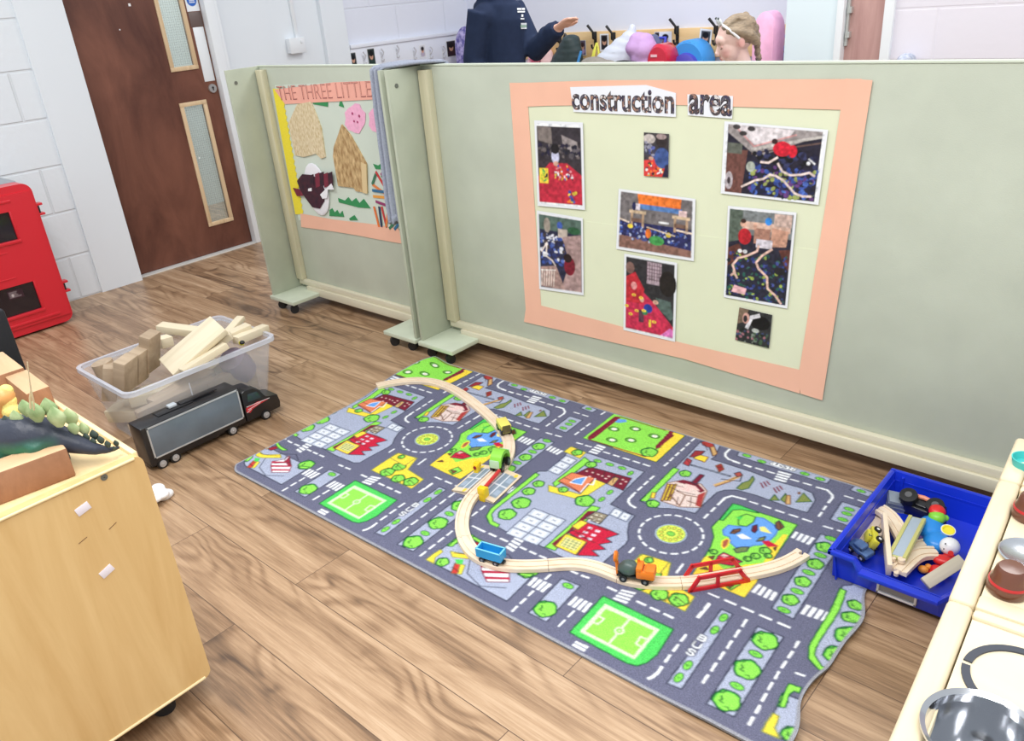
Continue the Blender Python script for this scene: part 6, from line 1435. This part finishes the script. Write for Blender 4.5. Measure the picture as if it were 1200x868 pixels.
# ---- hanging things. helper: soft fused lump seen at given photo spots on the plane Y
def soft(name,label,cat,Y,blobs,m,vox=.012,it=4):
    g=G()
    for (x,y,rx,rz,ry) in blobs:
        c=onY(x,y,Y); g.ball(c,(rx,ry,rz))
    return tag(remesh(g,name,m,vox,smooth_it=it),label,cat)
def pxm(Y,x=700): return (onY(x+1,50,Y)-onY(x,50,Y)).length
Y=4.78
s_=pxm(Y)
def bl(Y,L):
    s=pxm(Y,L[0][0]); return [(x,y,rx*s,rz*s,dy) for x,y,rx,rz,dy in L]
# dark green padded coat with quilting seams
def coat():
    t_=thing('padded_coat','dark green padded coat hanging on the pine peg rail','coat',onY(664,80,Y))
    o=WM[t_.name].inverted(); g=G()
    for x,y,rx,rz in ((669,47,8,4.5),(668,53,11,5),(667,60,14,5.5),(665,67,17,5.5),(664,74,19,6),(664,82,20,7),(663,92,20,8),(663,104,20,9)):
        s=pxm(Y,x); c=o@onY(x,y,Y); g.ball(c,(rx*s,.075,rz*s*1.12))
    remesh(g,'shell',mat('dark green nylon',(46,62,64),.5,var=.15,scale=20),.012,t_,smooth_it=2)
    g=G(); a=o@onY(681,60,Y-.06); g.tube([a,o@onY(677,74,Y-.07),o@onY(676,92,Y-.07)],.009,8); g.obj('blue_lining',mat('blue lining',(70,150,220),.5),t_)
    g=G(); g.tube([o@onY(665,44,Y),o@onY(662,40,Y+.05),o@onY(660,46,Y+.1)],.008,8); g.obj('hanging_loop',mat('dark cord',(70,66,64),.7),t_)
coat()
soft('knitted_hat','grey brown felt hat lying along the board top line','hat',4.58,bl(4.58,[(696,74,15,6,.06),(705,76,18,5,.06),(692,78,10,6,.05)]),mat('taupe felt',(150,144,136),.9,var=.1,scale=40),.008)
soft('jacket','black jacket folded beside the taupe hat','jacket',4.60,bl(4.60,[(730,75,12,3.6,.05),(740,76,12,3.4,.05)]),mat('black jersey',(40,42,44),.8),.008)
g=G(); 
for k,(a,b_) in enumerate((((699,50),(695,66)),((700,50),(702,66)))): g.tube([onY(*a,Y+.06),onY((a[0]+b_[0])/2,58,Y+.04),onY(*b_,Y+.03),onY(b_[0],80,Y+.03)],[.006,.012,.014,.014],8,flat=(1,.6))
tag(g.obj('lanyard',mat('yellow webbing',(226,222,90),.6)),'yellow lanyard hanging from a black hook','lanyard')
# white carrier bag
g=G()
for x,y,rx,rz,dy in ((741,36,4,6,.03),(738,44,9,6,.05),(733,52,15,7,.07),(728,60,20,7,.09),(724,67,24,7,.1),(724,76,25,8,.11),(726,88,25,9,.11)):
    s=pxm(Y,x); g.ball(onY(x,y,Y),(rx*s,dy,rz*s*1.15))
tag(remesh(g,'carrier_bag',mat('white carrier plastic',(222,228,242),.35,bump=.9,bscale=14),.012,smooth_it=2),'white carrier bag hanging in a cone from the peg rail','bag')
# lilac bag
g=G()
for x,y,rx,rz,dy in ((748,46,9,7,.06),(755,47,9,7,.07),(749,56,14,10,.09),(756,58,12,12,.09),(752,68,11,9,.08),(757,80,11,12,.08)):
    s=pxm(Y-.1,x); g.ball(onY(x,y,Y-.1),(rx*s,dy,rz*s))
tag(remesh(g,'drawstring_bag',mat('lilac cloth',(206,166,220),.7,bump=.9,bscale=22),.012,smooth_it=3),'lilac cloth bag hanging right of the white carrier bag','bag')
soft('scarf','slate grey scarf between lilac bag and name card','scarf',Y,bl(Y,[(766,47,6,6,.04),(769,54,6,8,.04),(771,64,5,9,.04)]),mat('slate wool',(96,104,136),.9,bump=.6,bscale=40),.01)
# blue and purple swim bag with red front
def backpack(name,label,cat,Y,cx,cy,w,h,d,m,mp_,pocket=True,extra=None,top=.5,handle=True):
    s=pxm(Y,cx); W_,H_=w*s,h*s; c=onY(cx,cy,Y); t_=thing(name,label,cat,(c.x,c.y,c.z-H_/2))
    def outl(W,H,r):
        q=[]
        for k in range(13): a=PI*k/12; q.append((W/2*math.cos(a),H-r+r*math.sin(a)))
        return q+[(-W/2+.01,0),(W/2-.01,0)]
    r=H_*top
    g=G(); o=outl(W_,H_,r); rings=[]
    for yy,sc in ((d/2,.94),(d/2-.012,1),(-d/2+.02,1),(-d/2,.9)): rings.append([Vector((x*sc,yy,H_/2+(z-H_/2)*sc)) for x,z in o])
    g.loop(rings); g.obj('main_compartment',m,t_)
    if pocket:
        g=G(); o=outl(W_*.74,H_*.72,H_*.72*top); rings=[[Vector((x*sc,yy,.02+z*sc)) for x,z in o] for yy,sc in ((-d/2+.002,1),(-d/2-.03,.97),(-d/2-.042,.86))]; g.loop(rings); pk=g.obj('front_pocket',mp_,t_)
        zl=G(); P=[Vector((W_*.455*math.cos(PI*k/14),-d/2+.012,H_*.97-r+r*.97*math.sin(PI*k/14))) for k in range(15)]; zl.tube(P,.006,8); zl.obj('zip',mat('dark zip',(40,44,80),.5),t_)
    if handle: G().tube([(-.035,d/2-.02,H_-.01),(-.03,d/2,H_+.05),(.03,d/2,H_+.05),(.035,d/2-.02,H_-.01)],.011,8).obj('handle',m,t_)
    return t_,W_,H_
t_,a,b_=backpack('swim_bag','blue and purple bag with red strap behind the red bag','bag',4.85,770,82,16,44,.11,mat('royal blue nylon',(60,70,200),.5),mat('purple nylon',(130,70,190),.5))
G().tube([(.01,-.09,b_*.35),(.03,-.085,b_*.75),(.045,-.02,b_*1.06)],.012,8).obj('strap',mat('red strap',(216,60,90),.5),t_)
t_,a,b_=backpack('child_bag','glossy red bag hanging right of the lilac bag','bag',4.70,777,88,25,62,.14,mat('glossy red vinyl',(206,30,60),.15,coat=.5),mat('glossy red vinyl',(206,30,60),.15),False,top=.25,handle=False)
G().b(-.045,.0,-.074,-.070,b_*.80,b_*.84).b(-.055,.05,-.074,-.070,b_*.72,b_*.735).obj('piping',mat('pale pink piping',(240,196,206),.4),t_)
t_,a,b_=backpack('backpack','bright blue backpack with a purple printed front under the tilted card','backpack',4.84,811,78,42,54,.15,mat('bright blue nylon',(60,150,226),.5),mat('indigo print front',(76,70,180),.45),top=.42,handle=False)
g=G(); g.ball((-.035,-.118,b_*.36),(.022,.012,.024)); g.obj('printed_motif',mat('orange red motif',(236,110,100),.4),t_)
g=G(); g.lathe([(.018,0),(.026,.004),(.026,.008),(.018,.010)],(.03,-.114,b_*.42),(PI/2,0,0),18).lathe([(.014,0),(.021,.004),(.021,.008),(.014,.010)],(.075,-.112,b_*.38),(PI/2,0,0),18); g.obj('white_motif',mat('white motif',(236,226,240),.4),t_)
backpack('backpack','tall pink quilted backpack at the right of the rail','backpack',4.68,898,90,27,136,.14,mat('pink quilt',(240,180,214),.7,var=.05,scale=30,bump=.3,bscale=50),mat('darker pink trim',(232,150,196),.6),False,top=.16,handle=False)
backpack('backpack','small blue backpack at the right end of the pine rail','backpack',4.865,916,76,20,40,.12,mat('mid blue nylon',(70,150,220),.5),mat('dark blue nylon',(50,90,170),.5),True)
backpack('satchel','purple bag with pale flowers left of the navy top','bag',4.72,553,72,24,56,.14,mat('purple flower print',(52,46,140),.5,c2=(190,180,226),scale=34),mat('purple flower print',(52,46,140),.5),False,top=.3)
soft('pink_coat','pale pink fluffy coat left of the dark green padded coat','coat',4.885,bl(4.885,[(641,66,7,8,.035),(642,74,8,9,.04),(641,86,8,12,.04)]),mat('pale pink fleece',(244,206,206),.95,bump=.8,bscale=70),.01)
soft('pink_shoe_bag','pink and white bag under the navy sleeve','bag',4.86,bl(4.86,[(626,62,8,4,.05),(627,67,6,6,.06),(625,78,6,9,.06)]),mat('pink white cloth',(236,196,206),.7,c2=(200,60,110),scale=14),.01)
soft('fabric_cap','round grey blue woven cap against the pinkish wall at the right','hat',4.52,bl(4.52,[(1062,70,10,8,.075),(1062,76,13,7,.079)]),mat('blue grey weave',(150,160,186),.9,c2=(206,210,220),scale=60),.008)

# ---- the adult
def person_adult():
    Yp=3.5; c=onY(588,60,Yp); t_=thing('person','person in navy hooded top pointing with an outstretched arm','person',(c.x,c.y,0))
    X0=c.x; k=Vector((1,0,0))
    def P(px,py,dy=0): p=onY(px,py,Yp+dy); return Vector((p.x-c.x,p.y-c.y,p.z))
    fwd=Vector((.994,.08,0)).normalized(); side=Vector((-.08,.994,0)).normalized()      # faces right and a little towards the room
    sh=1.335; hip=.84
    def V(f,s,z): v=fwd*f+side*s; return Vector((v.x,v.y,z))
    # body
    g=G()
    g.tube([V(0,0,.80),V(.0,0,.92),V(-.01,0,1.08),V(-.01,0,1.22),V(-.01,0,1.33),V(.0,0,1.38)],[.115,.105,.10,.115,.10,.055],18,flat=(1,1.2),up=(0,1,0))
    g.tube([V(0,0,1.34),V(.015,0,1.44)],[.055,.05],14)
    hd=V(.03,0,1.545); g.ball(hd,(.092,.078,.115),(0,0,math.atan2(fwd.y,fwd.x)),seg=24); g.ball(hd+V(.045,0,-.055),(.05,.05,.055)); g.tube([hd+V(.085,0,.025),hd+V(.112,0,-.018)],[.010,.014],8)
    for s in (-1,1): g.ball(hd+V(-.005,.078*s,-.005),(.018,.009,.03),(0,0,math.atan2(fwd.y,fwd.x)))
    for s in (-1,1):
        g.tube([V(0,.085*s,.86),V(.02,.09*s,.48),V(-.02,.09*s,.07)],[.095,.062,.042],14); g.tube([V(-.04,.09*s,.035),V(.03,.092*s,.035),V(.15,.10*s,.025)],[.036,.04,.03],12)
    sL,sR=V(-.01,.135,1.30),V(-.02,-.135,1.30)
    eR=V(-.075,-.155,1.06); wR=V(.0,-.17,.84); g.tube([sR,eR,wR],[.055,.043,.028],14)
    def hand(w,d,up_,curl=.25):
        d=d.normalized(); sd_=d.cross(up_).normalized(); up_=sd_.cross(d)
        g.tube([w-d*.02,w+d*.02,w+d*.085],[.027,.03,.033],12,flat=(.5,1.1),up=tuple(up_))
        for i,(o,L) in enumerate(((-.026,.062),(-.009,.074),(.009,.070),(.026,.056))):
            b0=w+d*.075+sd_*o; g.tube([b0,b0+d*L*.5-up_*L*curl*.3,b0+d*L*.9-up_*L*curl],[.0095,.0088,.0072],8)
        b0=w+d*.03+sd_*-.03; g.tube([b0,b0+d*.03-sd_*.025,b0+d*.06-sd_*.03],[.012,.0105,.008],8)
    hand(wR,Vector((.15,0,-1)),fwd,.35)
    eL=P(628,58,.10); wL=P(654,33,.06); tipL=P(665,25,.05)
    g.tube([sL,sL.lerp(eL,.5)+Vector((0,0,-.03)),eL,wL],[.055,.052,.044,.029],14)
    hand(wL,tipL-wL,Vector((-.3,.2,1)),.15)
    body=remesh(g,'body',mat_print('skin',.5),.0055,t_,smooth_it=4)
    sk=np.array(lin((224,176,156)))
    def col(co):
        o=np.tile(sk,(len(co),1)); m=np.array(hd)+np.array(V(.10,0,-.058)); d=np.linalg.norm((co-m)*np.array((1,1,2.2)),axis=1); w=np.clip(1.3-d/.022,0,1)[:,None]; return o*(1-w)+np.array(lin((190,96,100)))*w
    ink_by(body,col)
    for s in (-1,1): G().ball(hd+V(.078,.032*s,.012),(.010,.012,.007)).obj('eye',mat('eye white',(236,232,228),.2),t_); G().ball(hd+V(.0855,.032*s,.012),(.0045,.005,.005)).obj('iris',mat('brown iris',(70,48,36),.2),t_)
    g=G(); g.ball(hd+V(-.022,0,.022),(.098,.09,.115),(0,0,math.atan2(fwd.y,fwd.x))); g.tube([hd+V(-.07,0,.05),hd+V(-.12,0,-.02),hd+V(-.11,0,-.15)],[.06,.05,.02],12)
    hair=remesh(g,'hair',mat('brown hair',(92,66,48),.6,var=.25,scale=60,stretch=(1,1,.2)),.008,t_,smooth_it=2)
    # hooded top: loose navy cloth
    Mnv=mat('navy fleece',(37,48,74),.85,var=.08,scale=30,bump=.25,bscale=60,spec=.2)
    g=G()
    g.tube([V(0,0,.79),V(0,0,.86),V(0,0,.98),V(-.005,0,1.12),V(-.005,0,1.24),V(-.01,0,1.325),V(-.0,0,1.365)],[.108,.110,.112,.118,.126,.112,.072],22,flat=(1,1.22),up=(0,1,0))
    for s in (-1,1): g.ball(V(-.01,.105*s,1.27),(.068,.068,.068))
    g.tube([V(-.06,.06,1.35),V(-.085,0,1.37),V(-.06,-.06,1.35),V(.03,-.065,1.375),V(.075,0,1.36),V(.03,.065,1.375),V(-.06,.06,1.35)],.034,12)   # hood and collar
    g.tube([sR,eR,wR+(wR-eR).normalized()*-.01],[.066,.060,.046],16); g.tube([wR+(eR-wR)*.08,wR],[.048,.044],14)
    g.tube([sL,sL.lerp(eL,.5)+Vector((0,0,-.03)),eL,wL],[.070,.070,.064,.044],16); 
    for q in (.25,.5,.75): g.ball(eL.lerp(wL,q)+Vector((0,0,.012)),(.05,.05,.045+.01*(q==.5)))
    top=remesh(g,'hooded_top',Mnv,.009,t_,smooth_it=4)
    # chest badges in print
    Mw_=mat('white print',(226,230,232),.6); Mg_=mat('grey green print',(150,180,160),.6)
    def badge(x0,y0,x1,y1,m,nm='chest_print'):
        # laid on the chest surface by sighting along the view
        n=6; vs=[]; bm=bmesh.new()
        inv=WM[t_.name].inverted(); 
        dg=bpy.context.evaluated_depsgraph_get(); rows=[]
        for i in range(n+1):
            row=[]
            for j in range(n+1):
                px=x0+(x1-x0)*i/n; py=y0+(y1-y0)*j/n; d=_d(px,py).normalized(); o_=inv@CAM; ok,loc,nor,_=top.ray_cast(o_,d)
                if not ok: return
                row.append(bm.verts.new(loc-d*.003))
            rows.append(row)
        for i in range(n):
            for j in range(n): bm.faces.new((rows[i][j],rows[i+1][j],rows[i+1][j+1],rows[i][j+1]))
        me=bpy.data.meshes.new(nm); bm.to_mesh(me); bm.free(); o=link(nm,me,m,t_,180); q=o.modifiers.new('t','SOLIDIFY'); q.thickness=.0015
    bpy.context.view_layer.update()
    for a in ((606,9.5,615,11.8),(606.5,13,615,14.8),(611,17,613,20),(610,21.2,614.2,23),(610.5,27,617,29.2),(610.5,32.4,617,34)): badge(*a,Mw_)
    badge(610,29.4,617,32.2,Mg_)
    # trousers and shoes
    g=G(); Mtr=mat('black trousers',(34,34,38),.8)
    g.tube([V(0,0,.90),V(0,0,.80)],[.14,.145],18,flat=(1,1.2),up=(0,1,0))
    for s in (-1,1): g.tube([V(0,.085*s,.84),V(.02,.09*s,.48),V(-.02,.09*s,.10)],[.108,.076,.062],14)
    remesh(g,'trousers',Mtr,.010,t_,smooth_it=3)
    for s in (-1,1):
        g=G(); g.tube([V(-.065,.09*s,.045),V(0,.092*s,.05),V(.16,.10*s,.034)],[.043,.05,.038],14); g.tube([V(-.02,.09*s,.05),V(-.02,.09*s,.10)],[.048,.048],12); g.b(-.1,-.1,0,0,0,0) if 0 else None
        remesh(g,'shoe',mat('black shoe',(30,30,32),.5),.007,t_,smooth_it=2)
person_adult()

# ---- the girl: head bowed, in profile, facing left
def person_girl():
    Yp=4.1; hc=onY(862,47,Yp); t_=thing('person','person in white headband and pale shirt looking down behind the boards','person',(hc.x,hc.y,0))
    S=pxm(Yp,862); o=WM[t_.name].inverted()
    yaw=math.atan2(-.66,-.75)                                # faces left across the picture
    fw=Vector((-.748,-.66,0)).normalized(); sd_=Vector((-fw.y,fw.x,0))   # sd_ points away from / towards the room
    HZ_=hc.z; hd=Vector((0,0,HZ_))
    tilt=.35
    f2=(fw*math.cos(tilt)+Vector((0,0,-math.sin(tilt)))); u2=(Vector((0,0,1))*math.cos(tilt)+fw*math.sin(tilt))
    def Hd(f,s,u): return hd+f2*f+sd_*s+u2*u
    M=Matrix((( f2.x,sd_.x,u2.x),(f2.y,sd_.y,u2.y),(f2.z,sd_.z,u2.z))).to_4x4()
    g=G(); R1=.098
    g.ball(Hd(-.012,0,.025),(R1,.078,.088),M,seg=28)                 # skull
    g.ball(Hd(.038,0,-.022),(.060,.062,.070),M,seg=24)               # face
    g.ball(Hd(.048,0,-.072),(.030,.032,.026),M)                      # chin
    for s in (-1,1): g.ball(Hd(.050,.030*s,-.040),(.034,.028,.030),M); g.ball(Hd(-.008,.076*s,-.012),(.018,.009,.027),M)
    g.ball(Hd(.064,0,.028),(.032,.052,.035),M)                       # brow
    g.tube([Hd(.088,0,.010),Hd(.100,0,-.012),Hd(.110,0,-.026)],[.008,.010,.0125],10); g.ball(Hd(.106,0,-.029),(.011,.014,.009),M)
    g.ball(Hd(.093,0,-.052),(.010,.018,.006),M); g.ball(Hd(.090,0,-.062),(.010,.016,.006),M)
    g.tube([hd+Vector((0,0,-.05))-fw*.02,hd+Vector((0,0,-.16))-fw*.055],[.042,.046],16)
    # trunk, arms and legs below the board line
    def V(f,s,z): v=fw*(f-.06)+sd_*s; return Vector((v.x,v.y,z))
    sh=HZ_-.185
    g.tube([V(0,0,sh+.02),V(0,0,sh-.10),V(.0,0,sh-.26),V(0,0,sh-.38)],[.07,.095,.088,.095],16,flat=(1,1.25),up=tuple(sd_))
    for s in (-1,1):
        g.tube([V(0,.11*s,sh-.02),V(.03,.15*s,sh-.20),V(.15,.10*s,sh-.27)],[.038,.030,.022],12)
        w=V(.15,.10*s,sh-.27); d=fw; g.tube([w,w+d*.05],[.022,.024],10,flat=(.5,1.1))
        for k in (-1.5,-.5,.5,1.5): b0=w+d*.045+sd_*k*.011; g.tube([b0,b0+d*.03-Vector((0,0,.006)),b0+d*.045-Vector((0,0,.016))],[.0068,.0062,.0054],6)
        b0=w+d*.015-sd_*s*.018; g.tube([b0,b0+d*.03-sd_*s*.016],[.008,.006],6)
        g.tube([V(0,.06*s,sh-.36),V(.01,.06*s,.30),V(-.01,.06*s,.05)],[.068,.046,.032],12); g.tube([V(-.03,.06*s,.028),V(.10,.065*s,.022)],[.028,.024],10)
    body=remesh(g,'body',mat_print('skin',.5),.004,t_,smooth_it=3)
    sk=np.array(lin((240,204,194)))
    def col(co):
        c=np.tile(sk,(len(co),1))
        def spot(p,r,cc,st=1):
            nonlocal c
            d=np.linalg.norm(co-np.array(p),axis=1); w=(np.clip(1.4-d/r,0,1)*st)[:,None]; c=c*(1-w)+np.array(lin(cc))*w
        for s in (-1,1): spot(Hd(.075,.044*s,-.034),.024,(232,164,160),.6); spot(Hd(-.004,.08*s,-.012),.024,(228,150,146),.6); spot(Hd(.088,.030*s,.022),.010,(176,140,120),.7)
        spot(Hd(.098,0,-.057),.013,(206,110,112),.9); return c
    ink_by(body,col)
    for s in (-1,1):
        e=G(); e.ball(Hd(.080,.030*s,.002),(.0085,.0115,.008),M); e=e.obj('eyelid',mat('eyelid skin',(226,178,168),.5),t_)
        G().tube([Hd(.087,.021*s,-.004),Hd(.0895,.030*s,-.007),Hd(.085,.040*s,-.004)],.0016,6).obj('eyelashes',mat('brown lashes',(84,60,50),.7),e)
    Mh=mat('ash blond hair',(150,132,110),.55,var=.3,scale=90,stretch=(.5,.5,1.6),bump=.5,bscale=120)
    g=G(); g.ball(Hd(-.024,0,.032),(.098,.082,.088),M,seg=28)
    for k in range(9):
        a=k/8; g.tube([Hd(.050-.012*math.sin(PI*a)*0,(.035-.07*a),.080),Hd(-.03,(.055-.11*a),.108-.012*abs(a-.5)),Hd(-.105,(.04-.08*a),.04)],[.010,.014,.016],8)
    for s in (-1,1): g.tube([Hd(.040,.054*s,.068),Hd(-.01,.076*s,.045),Hd(-.06,.07*s,.005),Hd(-.085,.05*s,-.045)],[.014,.020,.026,.024],10)
    # plait from the crown down behind the ear
    pl=[Hd(-.085,-.035,.075),Hd(-.108,-.04,.040),Hd(-.118,-.045,.0),Hd(-.116,-.05,-.040),Hd(-.108,-.055,-.078),Hd(-.10,-.06,-.112),Hd(-.097,-.062,-.142)]
    for i,p in enumerate(pl):
        for s in (-1,1): g.ball(p+sd_*s*.010+u2*.006*s,(.022-.0012*i,.022-.0012*i,.026-.001*i))
    remesh(g,'hair',Mh,.004,t_,smooth_it=2)
    G().lathe([(.014,0),(.017,.006),(.014,.012)],pl[-1]+Vector((0,0,-.01)),None,14).obj('hair_tie',mat('dark hair tie',(60,30,34),.7),t_)
    G().ball(pl[-1]+Vector((0,0,-.045)),(.016,.016,.034)).obj('plait_end',Mh,t_)
    hb=G(); P=[Hd(-.002+.050*math.sin(PI*k/16),.088*math.cos(PI*k/16),.012+.094*math.sin(PI*k/16)) for k in range(17)]; hb.tube(P,.0062,8,flat=(1.0,.5)); hb=hb.obj('headband',mat('white headband',(238,238,240),.4),t_)
    e=G(); 
    for s in (-1,1): e.ball(Hd(.050,.026*s,.118),(.008,.015,.018),M)
    e.obj('headband_ear',mat('silver white ear',(224,232,234),.4),hb)
    for s in (-1,1): G().ball(Hd(.054,.026*s,.136),(.006,.007,.006),M).obj('headband_bead',mat('dark bead',(60,70,74),.4),hb)
    g=G(); Mp=mat('white polo shirt',(230,232,240),.8)
    g.tube([V(0,0,sh+.035),V(0,0,sh-.02),V(0,0,sh-.12),V(0,0,sh-.28),V(0,0,sh-.36)],[.062,.105,.116,.112,.116],18,flat=(1,1.25),up=tuple(sd_))
    for s in (-1,1): g.tube([V(0,.11*s,sh-.015),V(.02,.14*s,sh-.12)],[.052,.048],12)
    remesh(g,'shirt',Mp,.007,t_,smooth_it=3)
    cl_=G(); cl_.tube([V(.05,.05,sh+.05),V(.0,.07,sh+.055),V(-.05,.03,sh+.06),V(-.05,-.03,sh+.06),V(.0,-.07,sh+.055),V(.05,-.05,sh+.05)],.016,8); cl_.obj('collar',mat('blue collar',(70,110,190),.7),t_)
    g=G(); g.tube([V(0,0,sh-.33),V(0,0,.36)],[.115,.17],18,flat=(1,1.2),up=tuple(sd_)); remesh(g,'skirt',mat('grey skirt',(110,112,120),.8),.008,t_,smooth_it=2)
    for s in (-1,1): g=G(); g.tube([V(-.04,.06*s,.03),V(.11,.065*s,.026)],[.034,.028],12); g.tube([V(-.02,.06*s,.03),V(-.02,.06*s,.07)],[.036,.036],10); remesh(g,'shoe',Mbk,.006,t_,smooth_it=2)
person_girl()

# ================================================================== LIGHT
w=bpy.data.worlds.new('room daylight'); SC.world=w; w.use_nodes=True; bg=w.node_tree.nodes['Background']; bg.inputs['Color'].default_value=(.90,.95,1.0,1); bg.inputs['Strength'].default_value=WORLD
def panel(x,y,sx,sy,e,z=2.72,col=(1,.98,.95),rot=(0,0,0)):
    l=bpy.data.lights.new('ceiling or fill light','AREA'); l.shape='RECTANGLE'; l.size=sx; l.size_y=sy; l.energy=e; l.color=col
    o=bpy.data.objects.new('ceiling_or_fill_light',l); COL.objects.link(o); o.location=(x,y,z); o.rotation_euler=rot
for x,y,k in ((-3.6,.6,.7),(-1.3,.2,1.5),(.5,.3,1.5),(-2.6,3.7,1.0),(-.6,3.5,.9)): panel(x,y,1.5,.5,PANEL*k)
panel(-5.6,2.6,.6,.6,22)  # added fill lamp, brightens the lobby behind the door glass
vs=SC.view_settings; vs.view_transform='Standard'; vs.look='None'; vs.gamma=1; vs.use_curve_mapping=False; vs.exposure=EXPO
